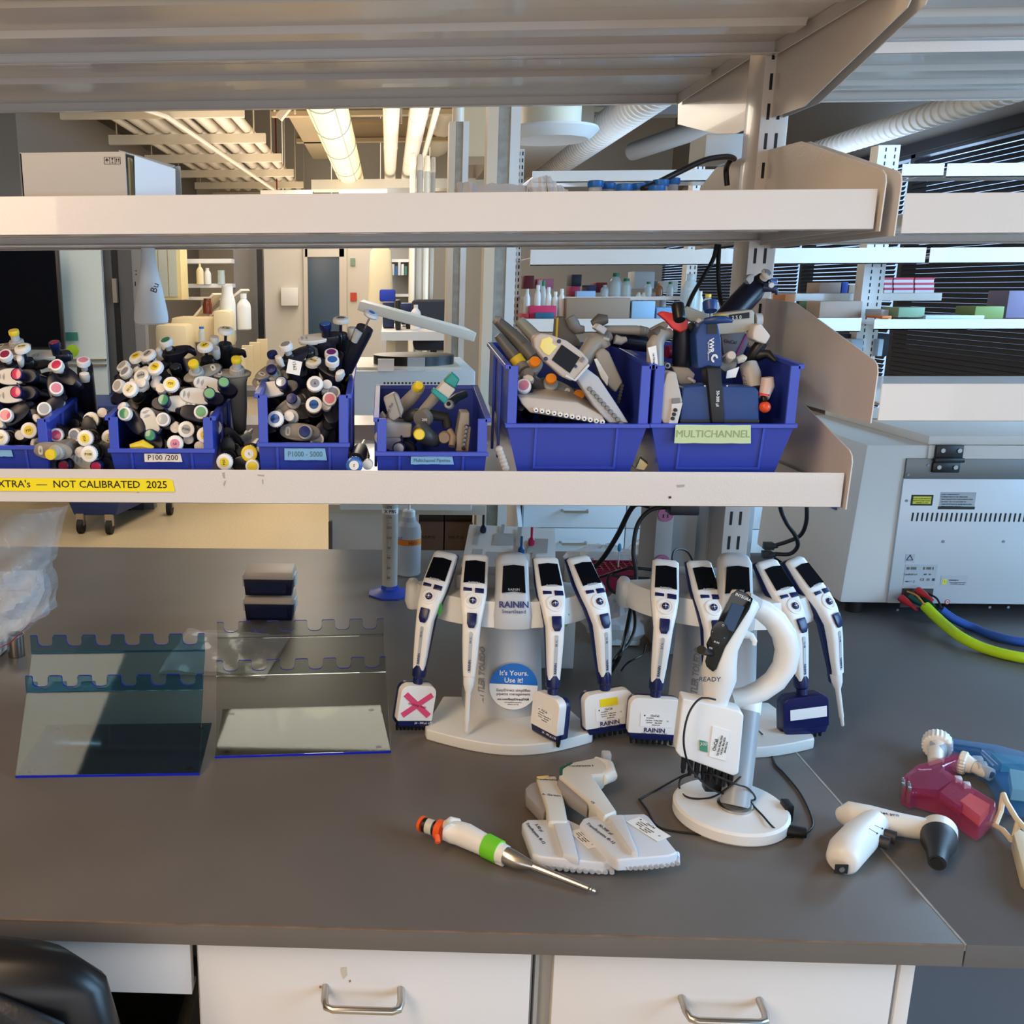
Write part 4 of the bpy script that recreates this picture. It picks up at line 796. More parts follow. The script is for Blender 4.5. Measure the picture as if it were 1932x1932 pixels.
MB().rings([[P(x, y, 1.3935) for x, y in ((1345, 1370), (1378, 1380), (1370, 1436), (1338, 1427))], [P(x, y, 1.396) for x, y in ((1345, 1370), (1378, 1380), (1370, 1436), (1338, 1427))]]).obj('sticker', paper, hb, smooth=False)
for x, y, s_, sz in ((1350, 1405, 'OnCal.', .0075), (1358, 1407, 'Cal Date 05-May-2023', .0038), (1364, 1408, 'Cal Due  May-2024', .0038), (1370, 1410, '800-850-7676', .0034)): text(s_, sz, ink, hb, P(x, y, 1.3925), (R(90), R(-82), 0), bold=.01)
MB().rings([[P(x, y, 1.3935) for x, y in ((1320, 1396), (1335, 1400), (1335, 1420), (1320, 1416))], [P(x, y, 1.396) for x, y in ((1320, 1396), (1335, 1400), (1335, 1420), (1320, 1416))]]).obj('green_label', M('green_label', (70, 140, 110), .5), hb, smooth=False)
text('300', .0075, inkw, hb, P(1327.5, 1404, 1.3925), (R(90), 0, 0))
MB().box(-.02, -.008, -.012, .02, .012, .02).obj('stand_hook', black, cs, bevel=.003).location = at(1352, 1478, 1.43)-O
# ================================================================ things lying and standing on the bench
BZ = .9105
def rel(o, x, y, z): return on(x, y, z)-o.location
def FP(o, pxs, z0, z1, inset=0):
    a = [rel(o, x, y, z1) for x, y in pxs]; return MB().rings([[(p.x, p.y, z1-o.location.z) for p in a], [(p.x, p.y, z0-o.location.z) for p in a]])
acr = M('blue_acrylic', (140, 192, 220), .03, trans=1, ior=1.25); acr2 = M('clear_acrylic', (216, 222, 220), .03, trans=1, ior=1.25); aedge = M('blue_cut_edge', (22, 34, 170), .5, spec=.1)
def rack(label, fl, fr, mat, notch, group='acrylic pipette racks on the bench'):
    a = on(*fl, BZ); b = on(*fr, BZ); w = (b-a).length; t = thing('pipette_rack', label, 'rack', (a.x, a.y, BZ), (0, 0, math.atan2(b.y-a.y, b.x-a.x)), group)
    L = .226; al = R(50); th = .003; c, s = math.cos(al), math.sin(al)
    MB().box(0, 0, 0, w, .20, th).obj('base_plate', mat, t)
    sl = MB(); sl.T = Matrix.Translation((0, 0, th)) @ Matrix.Rotation(al, 4, 'X'); sl.box(0, 0, 0, w, L, th).obj('sloping_panel', mat, t)
    e = MB(); e.box(-.0005, -.0012, 0, w+.0005, .0005, th+.001); e.obj('front_edge', aedge, t)
    for lz, nm, ht in ((.150, 'lower', .030), (L-.003, 'upper', .034)):
        m_ = Matrix.Translation((0, 0, th)) @ Matrix.Rotation(al, 4, 'X') @ Matrix.Translation((0, lz, th)) @ Matrix.Rotation(R(38), 4, 'X')
        n = 6; pw = w/n; nw = pw*.52; nd = .021; poly = [(0, 0), (w, 0), (w, ht)]; prof = []
        for k in range(n-1, -1, -1):
            cx_ = (k+.5)*pw; r = nw*.33
            pr = [(cx_+nw/2+.002, ht), (cx_+nw/2, ht-.003)]+[(cx_+nw/2-r+r*math.cos(R(q)), ht-nd+r-r*math.sin(R(q))) for q in (0, 30, 60, 90)]+[(cx_-nw/2+r-r*math.sin(R(q)), ht-nd+r-r*math.cos(R(q))) for q in (0, 30, 60, 90)]+[(cx_-nw/2, ht-.003), (cx_-nw/2-.002, ht)]
            prof += pr
        poly = [(0, 0), (w, 0), (w, ht)]+prof+[(0, ht)]
        q = MB(); q.T = m_; lip = q.prism(poly, 0, th).obj('notched_lip', mat, t, smooth=False)
        q = MB(); q.T = m_; pp = [(w, ht)]+prof+[(0, ht)]
        for p0, p1 in zip(pp, pp[1:]): q.add([(p0[0], p0[1]+.0004, -.0006), (p1[0], p1[1]+.0004, -.0006), (p1[0], p1[1]+.0003, th+.0002), (p0[0], p0[1]+.0003, th+.0002)], [(0, 1, 2, 3)])
        q.obj('blue_edge', aedge, lip, smooth=False)
    for x, y in ((.02, .02), (w-.02, .02), (.02, .18), (w-.02, .18)): MB().cyl((x, y, -.0), (x, y, -.0005), .006).obj('foot', M('clear_foot', (200, 205, 205), .3), t)
    return t
rack('blue tinted acrylic pipette rack with notched lips at the left', (30, 1467), (376, 1462), acr, 6)
rack('clear acrylic pipette rack with blue cut edges beside the blue one', (406, 1430), (737, 1420), acr2, 6)
# flat plastic pouch between and behind the racks
clearf = M('clear_plastic_film', (225, 225, 222), .12, alpha=.30, bump=.5, bs=25)
fo = thing('plastic_pouch', 'crumpled clear plastic pouch lying behind the two acrylic racks', 'bag', on(400, 1240, BZ))
random.seed(3); vs = []; fs = []; A, B, C_, D = [rel(fo, x, y, BZ) for x, y in ((255, 1235), (355, 1192), (548, 1205), (500, 1280))]
D2 = rel(fo, 300, 1272, BZ); nx, ny = 22, 12
for j in range(ny+1):
    for i in range(nx+1):
        u, v = i/nx, j/ny; p = (D2*(1-u)+D*u)*(1-v)+(B*(1-u)+C_*u)*v; vs.append((p.x, p.y, .003+.006*abs(math.sin(9*u+5*v))+.004*random.random()))
fs = [(j*(nx+1)+i, j*(nx+1)+i+1, (j+1)*(nx+1)+i+1, (j+1)*(nx+1)+i) for j in range(ny) for i in range(nx)]
MB().add(vs, fs).obj('film', clearf, fo, ang=60)
MB().add([(v[0], v[1], v[2]*.2) for v in vs], fs).obj('under_film', clearf, fo)
# tip boxes
def tipbox(label, x, y, z, w=.126, d=.088, rz=0):
    p = on(x, y, BZ); t = thing('tip_box', label, 'box', (p.x, p.y, z), (0, 0, R(rz)), 'stacked tip boxes')
    MB().rings([[(-w*.47, -d*.46, 0), (w*.47, -d*.46, 0), (w*.47, d*.46, 0), (-w*.47, d*.46, 0)], [(-w/2, -d/2, .044), (w/2, -d/2, .044), (w/2, d/2, .044), (-w/2, d/2, .044)]]).obj('base', M('dark_navy_box', (16, 20, 48), .35), t, bevel=.002)
    MB().prism(rpoly(w*.74, .028, .004, .004, 0, .022), -d/2-.0008, -d/2+.002, 'y').obj('front_panel', M('dark_navy_panel', (20, 26, 60), .3), t)
    MB().box(-w*.46, -d*.45, .044, w*.46, d*.45, .056).obj('tip_tray', M('tan_tip_tray', (226, 184, 136), .6), t)
    MB().rings([[(-w*.52, -d*.53, .044), (w*.52, -d*.53, .044), (w*.52, d*.53, .044), (-w*.52, d*.53, .044)], [(-w*.49, -d*.5, .062), (w*.49, -d*.5, .062), (w*.49, d*.5, .062), (-w*.49, d*.5, .062)]]).obj('lid', M('frosted_lid', (226, 216, 204), .35, alpha=.42), t, bevel=.002)
    for sx in (-1, 1): MB().box(sx*w*.525-.002, -d*.3, .02, sx*w*.525+.002, d*.2, .05).obj('clip', M('frosted_clip', (220, 220, 224), .4, alpha=.7), t)
    return t
tipbox('lower navy tip box with a frosted lid, under the other box', 511, 1160, BZ)
tipbox('upper navy tip box with a frosted lid, on top of the stack', 511, 1160, BZ+.066)
# graduated cylinder
gc = thing('graduated_cylinder', 'tall graduated cylinder with a blue octagonal foot and PBS tape', 'cylinder', on(735, 1120, BZ))
blue_p = M('blue_foot_plastic', (40, 76, 190), .3)
MB().rings([[(r*math.cos(R(22.5+45*j)), r*math.sin(R(22.5+45*j)), z) for j in range(8)] for r, z in ((.062, 0), (.062, .004), (.045, .010), (.026, .016), (.024, .026), (.0, .026))]).obj('foot', blue_p, gc)
MB().lathe([(.0215, .012), (.0215, .36), (.0225, .362), (.020, .362), (.0200, .03), (.0, .03)], 36).obj('tube', M('milky_cylinder_plastic', (212, 212, 202), .25, trans=.25, ior=1.2), gc)
ML = MB(); ang0 = R(-118)
for i in range(60):
    z = .046+i*.0046; L_ = .010 if i % 5 == 0 else .006
    for q in range(3): a0 = ang0+q*.12*L_/.006*.9; ML.box(0, 0, 0, 0, 0, 0) if False else ML.add([(.0218*math.cos(a0), .0218*math.sin(a0), z), (.0218*math.cos(a0+.12), .0218*math.sin(a0+.12), z), (.0218*math.cos(a0+.12), .0218*math.sin(a0+.12), z+.0007), (.0218*math.cos(a0), .0218*math.sin(a0), z+.0007)], [(0, 1, 2, 3)])
ML.obj('graduations', ink, gc, smooth=False)
texts([(str(20*k+30 if k else 30), .0095, (-.003, -.0222, .052+k*.0286-0), (R(90), 0, R(-5))) for k in range(0, 11)], ink, gc)
MB().rings([[(.0222*math.cos(R(a)), .0222*math.sin(R(a)), z) for a in range(-175, 10, 10)] for z in (.232, .248)], False, False).obj('tape_band', paper, gc)
texts([('X PBS', .013, (.0, -.0232, .240), (R(90), 0, 0), dict(bold=.02))], ink, gc, 'handwriting')
# water bottle
wb = thing('wash_bottle', 'translucent bottle with an orange H2O label behind the cylinder', 'bottle', on(770, 1082, BZ))
MB().lathe([(.034, 0), (.037, .004), (.0375, .13), (.034, .150), (.022, .162), (.0205, .176), (.0, .176)], 32).obj('body', M('translucent_bottle', (214, 220, 226), .3, trans=.5, ior=1.15), wb)
MB().lathe([(.0185, .170), (.0185, .192), (.015, .196), (.0, .196)], 24).obj('cap', M('milky_cap', (222, 226, 228), .4), wb)
MB().tube([(0, 0, .19), (0, 0, .225)], .005).obj('spout', M('milky_cap', (222, 226, 228), .4), wb)
MB().rings([[(.0379*math.cos(R(a)), .0379*math.sin(R(a)), z) for a in range(-150, -5, 8)] for z in (.095, .113)], False, False).obj('orange_label', M('orange_tape', (232, 132, 40), .5), wb)
texts([('H2O', .013, (.012, -.0395, .104), (R(90), 0, R(12)), dict(bold=.01))], M('label_writing', (90, 60, 40), .6), wb); texts([('nd', .016, (-.026, -.0345, .118), (R(90), 0, R(-35)))], M('blue_print', (50, 110, 190), .5), wb, 'blue_lettering')
# ---- zip bag at the left edge with papers, on a steel cup
cup = thing('steel_cup', 'small steel cup standing under the clear plastic bag at the left edge', 'cup', on(32, 1236, BZ))
MB().lathe([(.019, 0), (.0195, .002), (.0195, .052), (.018, .052), (.018, .004), (0, .004)], 28).obj('wall', steel, cup)
bg = thing('zip_bag', 'clear plastic zip bag of papers standing at the left edge', 'bag', on(20, 1245, BZ)+Vector((-.06, .02, 0)))
def Pb(x, y, Y=1.98): return at(x, y, Y)-bg.location
bag = [[(-60, 985, 2.02), (0, 968, 1.99), (60, 967, 2.0), (113, 965, 2.02)], [(-60, 1040, 1.96), (10, 1030, 1.93), (62, 1035, 1.94), (98, 1045, 1.99)], [(-60, 1100, 1.94), (10, 1090, 1.90), (60, 1085, 1.92), (88, 1070, 1.97)], [(-60, 1150, 1.93), (10, 1140, 1.89), (65, 1130, 1.92), (95, 1110, 1.96)], [(-60, 1190, 1.93), (8, 1185, 1.90), (60, 1172, 1.92), (95, 1157, 1.95)], [(-60, 1240, 1.95), (-5, 1228, 1.94), (35, 1205, 1.95), (60, 1180, 1.96)]]
grid = [[Pb(*q) for q in row] for row in bag]
random.seed(5); S = 5; vs = []; n_i = (len(grid)-1)*S+1; n_j = 3*S+1
for i in range(n_i):
    for j in range(n_j):
        gi, gj = min(i//S, len(grid)-2), min(j//S, 2); u, v = i/S-gi, j/S-gj
        p = (grid[gi][gj]*(1-u)+grid[gi+1][gj]*u)*(1-v)+(grid[gi][gj+1]*(1-u)+grid[gi+1][gj+1]*u)*v
        vs.append(tuple(p+Vector((0, random.uniform(-.007, .007)+.012*math.sin(i*.9+j*.5), random.uniform(-.002, .002)))))
fs = [(i*n_j+j, i*n_j+j+1, (i+1)*n_j+j+1, (i+1)*n_j+j) for i in range(n_i-1) for j in range(n_j-1)]
film = M('clear_bag_film', (232, 236, 240), .1, alpha=.30, bump=.35, bs=40)
MB().add(vs, fs).obj('front_film', film, bg, ang=50)
MB().add([(v[0]*1.0, v[1]+.045, v[2]) for v in vs], fs).obj('back_film', film, bg, ang=50)
for nm, q in (('paper_sheet', ((-40, 1115), (85, 1112), (75, 1135), (45, 1190), (0, 1192), (-40, 1196))), ('folded_sheet', ((-40, 1080), (80, 1075), (84, 1112), (-40, 1118))), ):
    a_ = [Pb(x, y, 1.955) for x, y in q]; MB().rings([a_, [p+Vector((0, .001, 0)) for p in a_]]).obj(nm, M('bluish_paper', (206, 214, 224), .7), bg, smooth=False)
MB().tube([Pb(95, 1157, 1.95), Pb(75, 1163, 1.94), Pb(58, 1175, 1.94), Pb(20, 1212, 1.94), Pb(0, 1222, 1.94)], .0012, 6).obj('red_zip_line', M('red_zip', (170, 30, 60), .5), bg)
MB().box(-.05, -.01, 0, .03, .05, .05).obj('wrapped_contents', M('milky_plastic', (222, 222, 216), .4), bg, bevel=.01)
# ---- foam tray behind the first stand
ft = thing('foam_tray', 'white foam packing tray with empty moulded slots behind the first stand', 'tray', on(960, 1080, BZ)); 
foam = M('white_foam', (242, 241, 238), .85, bump=.2, bs=500)
def Pf(x, y, Y): return at(x, y, Y)-ft.location
f_ = MB(); Yf = 2.25
pa, pb, pc, pd = Pf(868, 1078, 2.14), Pf(1048, 1082, 2.14), Pf(1048, 997, 2.34), Pf(886, 989, 2.34)
f_.rings([[pa, pb, pc, pd], [p+Vector((0, .0, -.0)) for p in (pa+Vector((0, .03, -.03)), pb+Vector((0, .03, -.03)), pc+Vector((0, .03, -.03)), pd+Vector((0, .03, -.03)))]])
f_.obj('slab', foam, ft, bevel=.003)
ux = (pb-pa); uy = (pd-pa); nn = ux.cross(uy).normalized()
def slot(u0, v0, u1, v1, nm='slot', mat=None):
    q = [pa+ux*u+uy*v+nn*.0006 for u, v in ((u0, v0), (u1, v0), (u1, v1), (u0, v1))]
    MB().rings([q, [p+nn*.0008 for p in q]]).obj(nm, mat or M('foam_recess', (186, 184, 178), .9), ft, bevel=0)
for r_ in ((.08, .55, .13, .95), (.25, .05, .42, .4), (.30, .55, .52, .8), (.36, .8, .40, 1.0), (.55, .05, .6, .95), (.68, .4, .9, .7), (.74, .1, .78, .4), (.1, .15, .2, .45)): slot(*r_)
for u, v, c, lab in ((.17, .8, (30, 40, 60), 'dark navy tipped pipette part lying in the foam tray'), (.62, .35, (20, 90, 150), 'blue knobbed pipette part standing in the foam tray'), (.72, .55, (190, 40, 80), 'red tipped part in the foam tray')):
    o = MB().lathe([(.006, 0), (.008, .004), (.008, .014), (.003, .02), (.003, .045)], 14).obj('pipette_part', M('part_%d' % c[0], c, .3)); o.location = ft.location+pa+ux*u+uy*v+nn*.002; tag(o, lab, 'pipette part')
MB().box(-.10, .03, 0, .10, .17, .095).obj('support_block', foam, ft, bevel=.004)
# low white boxed cartons behind the stand heads
sxbox('white_carton', .215, 2.02, BZ, .42, 2.10, BZ+.13, M('grey_white_card', (208, 202, 196), .7), 'plain off-white carton behind the crossbar of the first stand', 'carton', bevel=.002)
# red slotted rack, bags and dome by the upright
rr = thing('wire_rack', 'dark red gridded tube rack between the two stands', 'rack', on(1175, 1130, BZ)+Vector((0, .12, 0)))
red = M('dark_red_plastic', (140, 22, 52), .35); g_ = MB()
for i in range(9): g_.box(-.075+i*.0185, -.04, .05, -.072+i*.0185, .06, .056)
for j in range(6): g_.box(-.075, -.04+j*.0192, .05, .076, -.037+j*.0192, .056)
g_.box(-.077, -.042, .0, .079, -.040, .058).box(-.077, .060, .0, .079, .062, .058).box(-.077, -.042, 0, -.075, .062, .058).box(.077, -.042, 0, .079, .062, .058).obj('grid', red, rr)
tt_ = thing('pipette_tip', 'thin clear pipette tip with a cyan top standing in the red rack', 'tip', rr.location+Vector((.012, .0, .03)))
MB().lathe([(.001, 0), (.002, .03), (.003, .075)], 10).obj('shaft', M('clear_tip', (220, 220, 224), .2, alpha=.6), tt_); MB().lathe([(.003, .072), (.0055, .078), (.005, .09), (.003, .094)], 12).obj('cyan_top', M('cyan_plastic', (40, 150, 190), .4), tt_)
def crumple(name, label, px, py, Y0, sx, sy, sz, seed, mat, cat='bag'):
    random.seed(seed); t_ = MB(); n, k = 22, 12; rs = []
    for i in range(k+1):
        th = math.pi*(i+.15)/(k+.3); r = []
        for j in range(n):
            ph = 2*math.pi*j/n; q = 1+.20*math.sin(3*ph+i)+random.uniform(-.12, .12)
            r.append((sx*math.sin(th)*math.cos(ph)*q, sy*math.sin(th)*math.sin(ph)*q, max(0, sz*(1-math.cos(th))*.5*(1+random.uniform(-.1, .1)))))
        rs.append(r)
    o = t_.rings(rs).obj(name, mat, ang=20); p = on(px, py, BZ); o.location = (p.x, p.y+Y0, BZ); return tag(o, label, cat)
bagm = M('crumpled_clear_film', (228, 230, 234), .12, alpha=.42, bump=.2, bs=60)
crumple('plastic_bag', 'crumpled clear bag of tubes standing between the two stands', 1165, 1215, .02, .07, .07, .11, 11, bagm)
crumple('plastic_bag', 'crumpled clear bag lying behind the red rack', 1160, 1110, .16, .10, .07, .08, 12, bagm)
MB_ = MB().box(-.05, -.04, 0, .05, .05, .055).obj('tube_pack', M('milky_plastic', (222, 222, 216), .4), bevel=.01); p = on(1165, 1215, BZ); MB_.location = (p.x, p.y+.02, BZ+.001); tag(MB_, 'milky pack of tubes inside the crumpled bag between the stands', 'pack')
sxbox('clear_box', .52, 2.62, BZ, .60, 2.70, BZ+.05, M('clear_box_plastic', (214, 220, 224), .15, alpha=.5), 'small clear box in front of the far drawers', 'box', bevel=.003)
dome = thing('steel_dome', 'shiny clear dome with a dark round disc inside by the upright', 'dome', on(1228, 1075, BZ)+Vector((0, .0, 0)))
MB().lathe([(.082, 0), (.084, .02), (.078, .05), (.060, .078), (.035, .094), (.0, .1)], 32).obj('dome', M('clear_dome_plastic', (225, 230, 232), .06, alpha=.38), dome)
MB().lathe([(.0, .025), (.055, .03), (.062, .04), (.045, .05), (.0, .052)], 28).obj('disc', M('grey_disc', (84, 86, 88), .3, .5), dome)
MB().lathe([(.0, .060), (.045, .066), (.04, .074), (.0, .076)], 28).obj('upper_disc', M('grey_disc', (84, 86, 88), .3, .5), dome)
# ---- power column and outlet boxes at the upright
pc = thing('power_column', 'pale blue grey power column with pink outlets at the foot of the upright', 'power column', (.72, 2.145, .91))
MB().box(-.02, 0, 0, .115, .14, .475).obj('front_cover', M('pale_blue_grey_cover', (186, 196, 202), .45), pc, bevel=.008)
MB().box(-.085, -.03, 0, -.022, .12, .475).obj('side_cover', M('side_cover_grey', (170, 172, 172), .5), pc, bevel=.004)
MB().box(.012, -.006, 0, .016, 0, .475).box(.085, -.006, 0, .088, 0, .475).obj('cover_ridge', M('pale_blue_grey_cover', (186, 196, 202), .45), pc)
op = MB().box(-.125, -.07, .16, -.087, .06, .44).obj('outlet_box', M('outlet_box_grey', (168, 162, 158), .5), pc, bevel=.003)
for z in (.235, .345):
    MB().cyl((-.106, -.0705, z), (-.106, -.0735, z), .017, n=20).obj('outlet', M('mauve_outlet', (170, 96, 130), .5), op); MB().box(-.112, -.0745, z-.008, -.110, -.073, z).box(-.103, -.0745, z-.008, -.101, -.073, z).box(-.108, -.0745, z+.006, -.104, -.073, z+.009).obj('outlet_holes', ink, op)
# ---- cables
cab = M('black_cable', (18, 18, 20), .45)
def smooth(pts, n=8):
    pts = [Vector(p) for p in pts]; out = []
    for i in range(len(pts)-1):
        p0 = pts[max(i-1, 0)]; p1 = pts[i]; p2 = pts[i+1]; p3 = pts[min(i+2, len(pts)-1)]
        for k in range(n):
            t = k/n; out.append(.5*((2*p1)+(-p0+p2)*t+(2*p0-5*p1+4*p2-p3)*t*t+(-p0+3*p1-3*p2+p3)*t**3))
    return out+[pts[-1]]
def cable(label, pts, r, mat=cab, name='cable', cat='cable', group=None):
    w = []
    for q in pts:
        w.append(on(q[0], q[1], BZ+r) if len(q) == 2 else (on(q[0], q[1], q[3]) if len(q) == 4 else at(q[0], q[1], q[2])))
    o0 = w[0]; o = MB().tube(smooth([p-o0 for p in w]), r, 10).obj(name, mat, ang=60); o.location = o0; return tag(o, label, cat, group)
cable('thick black cable slanting down from the shelf to behind the first stand', [(1225, 955, 2.0), (1195, 955, 2.02), (1165, 1010, 2.05), (1140, 1050, 2.08), (1118, 1075, 2.1), (1100, 1100, 2.12)], .0055)
cable('long black cable hanging from the shelf past the red rack to the bench', [(1262, 957, 1.98), (1228, 962, 1.98), (1203, 990, 1.98), (1195, 1040, 1.97), (1200, 1090, 1.95), (1190, 1150, 1.92), (1180, 1200, 1.88), (1168, 1240, 1.82), (1152, 1268)], .0045)
cable('black cable looping between the stands near the crumpled bag', [(1225, 1092, 2.05), (1170, 1088, 2.05), (1150, 1085, 2.05), (1150, 1110, 2.02), (1190, 1140, 2.0), (1198, 1180, 1.95), (1185, 1215, 1.9), (1165, 1235, 1.86), (1150, 1258, 1.83), (1146, 1268)], .0035)
cable('black cable lying across the red rack', [(1232, 1075, 2.08), (1190, 1072, 2.08), (1160, 1080, 2.1), (1130, 1090, 2.12), (1110, 1098, 2.13)], .0035)
cable('thin black lead arching beside the outlet box', [(1268, 1056, 1.74), (1272, 1040, 1.8), (1285, 1036, 1.85), (1298, 1042, 1.88), (1306, 1056, 1.9)], .0022)
cable('thin black lead behind the leftmost pipette of the second stand', [(1218, 1215, 1.86), (1212, 1235, 1.84), (1185, 1250, 1.82), (1172, 1265)], .002)
cable('left black cable hanging between the carton shelf and the bins', [(1352, 462, 2.08), (1345, 490, 2.07), (1322, 530, 2.05), (1305, 560, 2.0), (1294, 590, 1.95), (1290, 620, 1.92)], .0045)
cable('right black cable hanging between the carton shelf and the bins', [(1357, 462, 2.08), (1355, 500, 2.07), (1356, 540, 2.06), (1360, 570, 2.04), (1366, 590, 2.0)], .0045)
cable('black cable curving over the blue capped tubes on the carton shelf', [(1385, 300, 2.05), (1380, 297, 2.03), (1365, 296, 2.0), (1330, 302, 1.95), (1280, 325, 1.9), (1240, 345, 1.88), (1212, 357, 1.86)], .0055)
cable('black cable on top of the upper shelf beside the upright', [(1386, 298, 2.06), (1376, 305, 2.07), (1370, 320, 2.1), (1372, 350, 2.1)], .0055)
cable('upper black plug cable curving right of the power column', [(1465, 1028, 2.1), (1485, 1022, 2.09), (1510, 1010, 2.08), (1521, 985, 2.06), (1522, 950, 2.05), (1520, 900, 2.05)], .0045)
cable('lower black plug cable looping right of the power column', [(1462, 1045, 2.1), (1490, 1045, 2.09), (1505, 1030, 2.08), (1500, 1010, 2.07), (1483, 985, 2.06), (1472, 955, 2.05), (1470, 900, 2.05)], .0045)
for (x, y, lb) in ((1452, 1030, 'upper black plug at the side of the power column'), (1449, 1046, 'lower black plug at the side of the power column')):
    p = at(x, y, 2.12); o = MB().box(-.013, -.008, -.008, .008, .008, .008).cyl((.006, 0, 0), (.018, 0, 0), .007, .005, 10).obj('plug', cab, bevel=.001); o.location = p; tag(o, lb, 'plug')
p = at(1287, 962, 1.96); o = MB().box(-.03, -.02, -.008, .03, .02, .014).obj('power_block', cab, bevel=.004); o.location = p; tag(o, 'black power block hanging just under the bin shelf', 'power block')
# ---- charging lead around the curved handle stand
cable('thin black charging lead looping around the round based stand', [(1350, 1320, 1.39), (1322, 1318, 1.385), (1300, 1345, 1.37), (1290, 1390, 1.36), (1295, 1430, 1.36), (1312, 1462, 1.37), (1345, 1490, 1.40, ), (1380, 1502, 1.38, .945), (1405, 1512, 1.36, .936), (1425, 1507, 1.36, .936), (1412, 1488, 1.40, .97), (1385, 1478, 1.40, .99), (1330, 1458, 1.38, .99), (1290, 1463, .935, .935), (1240, 1490), (1206, 1508)], .0016)
cable('twisted black lead running along the bench in front of the round base', [(1206, 1508), (1222, 1530), (1236, 1555), (1260, 1566), (1310, 1573), (1350, 1578), (1420, 1592), (1470, 1580), (1500, 1578), (1525, 1568), (1533, 1548), (1512, 1500), (1480, 1460), (1462, 1440), (1446, 1395), (1422, 1372, 1.6)], .0017)
cable('thin black lead crossing the white round base', [(1422, 1385, 1.52), (1424, 1410, 1.45), (1410, 1450, 1.42), (1375, 1485, 1.40), (1340, 1505, 1.34, .935), (1300, 1505, 1.36, .936), (1283, 1490, 1.36, .93), (1284, 1470, 1.38, .96), (1300, 1462, 1.38, .98)], .0016)
cable('thin black lead hanging down the front of the white round base', [(1412, 1492, 1.40, .95), (1418, 1515, 1.40, .935), (1440, 1540, 1.40, .935), (1458, 1560, 1.40, .9345), (1475, 1568), (1492, 1568)], .0016)
pl = thing('power_plug', 'black barrel plug at the right side of the white round base', 'plug', on(1496, 1568, BZ+.009)); MB().cyl((-.018, .004, 0), (.018, -.004, 0), .009, .0085, 16).obj('body', cab, pl, bevel=.001)
o = MB().box(-.007, -.012, 0, .007, .012, .03).obj('power_plug', cab, bevel=.003); o.location = on(1482, 1545, BZ); tag(o, 'small black ribbed plug standing behind the barrel plug', 'plug')
# ================================================================ helpers for shapes measured at their own distance
def pxr(x, y, Y, r): return (at(x+r, y, Y)-at(x, y, Y)).length
def seg(o, name, pts, mat, n=16, ang=60, label=None, taper=None):
    w = [at(p[0], p[1], p[2])-o.location for p in pts]; rr = [pxr(p[0], p[1], p[2], p[3]) for p in pts]
    return MB().tube(w, rr, n).obj(name, mat, o, ang=ang, label=label)
def slab(o, name, poly, Y, d, mat, bevel=0, dy=0, shift=(0, 0), ang=32):
    a = [at(x, y, Y)-o.location for x, y in poly]; b = [p+Vector((shift[0], d, shift[1])) for p in a]
    return MB().rings([a, b]).obj(name, mat, o, bevel=bevel, seg=3 if bevel else 1, ang=ang)
def disc(o, name, x, y, Y, r, h, mat, tilt=(0, 0), n=24, dome=.3):
    """button facing the aisle: centre of its face at the pixel; tilt = (right, up)"""
    c = at(x, y, Y)-o.location; d = Vector((tilt[0], 1, -tilt[1])).normalized(); rm = pxr(x, y, Y, r)
    a = d.orthogonal().normalized(); b = d.cross(a); ring = lambda r_, t: [c+d*t+a*r_*math.cos(2*math.pi*j/n)+b*r_*math.sin(2*math.pi*j/n) for j in range(n)]
    return MB().rings([ring(rm*.82, 0), ring(rm, rm*dome), ring(rm, h), ring(rm*.8, h)]).obj(name, mat, o)
# ================================================================ instruments lying at the front of the bench
lg = M('lab_white_plastic', (226, 222, 214), .38); lg2 = M('cool_light_grey', (206, 208, 212), .4); grip = M('warm_grey_grip', (150, 144, 142), .5)
# single channel pipette with steel shaft and orange knob
fp = thing('pipette', 'white pipette with orange knob, green tape and steel shaft lying on the bench', 'pipette', on(960, 1620, BZ))
def Q(x, y, z): return on(x, y, z)-fp.location
zc = BZ+.017
MB().tube([Q(838, 1568, zc+.004), Q(850, 1570, zc+.004), Q(862, 1571, zc+.004), Q(880, 1577, zc+.004), Q(910, 1592, zc+.002), Q(935, 1605, zc), Q(955, 1614, zc)], [.0135, .0165, .018, .0188, .0168, .0165, .0145], 22).obj('body', lg, fp, ang=70)
MB().tube([Q(850, 1566, zc+.012), Q(845, 1556, zc+.014), Q(852, 1550, zc+.016), Q(864, 1552, zc+.015), Q(868, 1560, zc+.010)], [.012, .009, .0078, .007, .005], 14).obj('finger_hook', lg, fp)
MB().tube([Q(953, 1613, zc), Q(975, 1624, zc-.001), Q(1005, 1634, zc-.004)], [.0135, .0125, .0065], 22).tube([Q(1003, 1633.5, zc-.004), Q(1110, 1676, BZ+.007)], [.0062, .0042], 18).obj('steel_shaft', steel, fp, ang=60)
MB().tube([Q(1108, 1675, BZ+.007), Q(1124, 1682, BZ+.006)], [.0032, .0030], 14).tube([Q(1112, 1677, BZ+.007), Q(1114, 1678, BZ+.007)], .0042).tube([Q(1117, 1679, BZ+.007), Q(1119, 1680, BZ+.007)], .004).obj('tip_cone', M('chrome', (210, 210, 212), .1, 1), fp)
MB().tube([Q(800, 1556, zc+.004), Q(832, 1566, zc+.004)], .0115, 20).obj('knob', black, fp)
MB().tube([Q(795, 1553.5, zc+.004), Q(800, 1556, zc+.004)], [.0125, .0128], 20).obj('orange_ring', M('orange_plastic', (238, 92, 40), .35), fp)
MB().tube([Q(826, 1564, zc+.004), Q(836, 1568, zc+.004)], [.0155, .0158], 20).tube([Q(824, 1576, zc+.012), Q(826, 1590, zc+.006)], .004).obj('orange_collar', M('orange_plastic', (238, 92, 40), .35), fp)
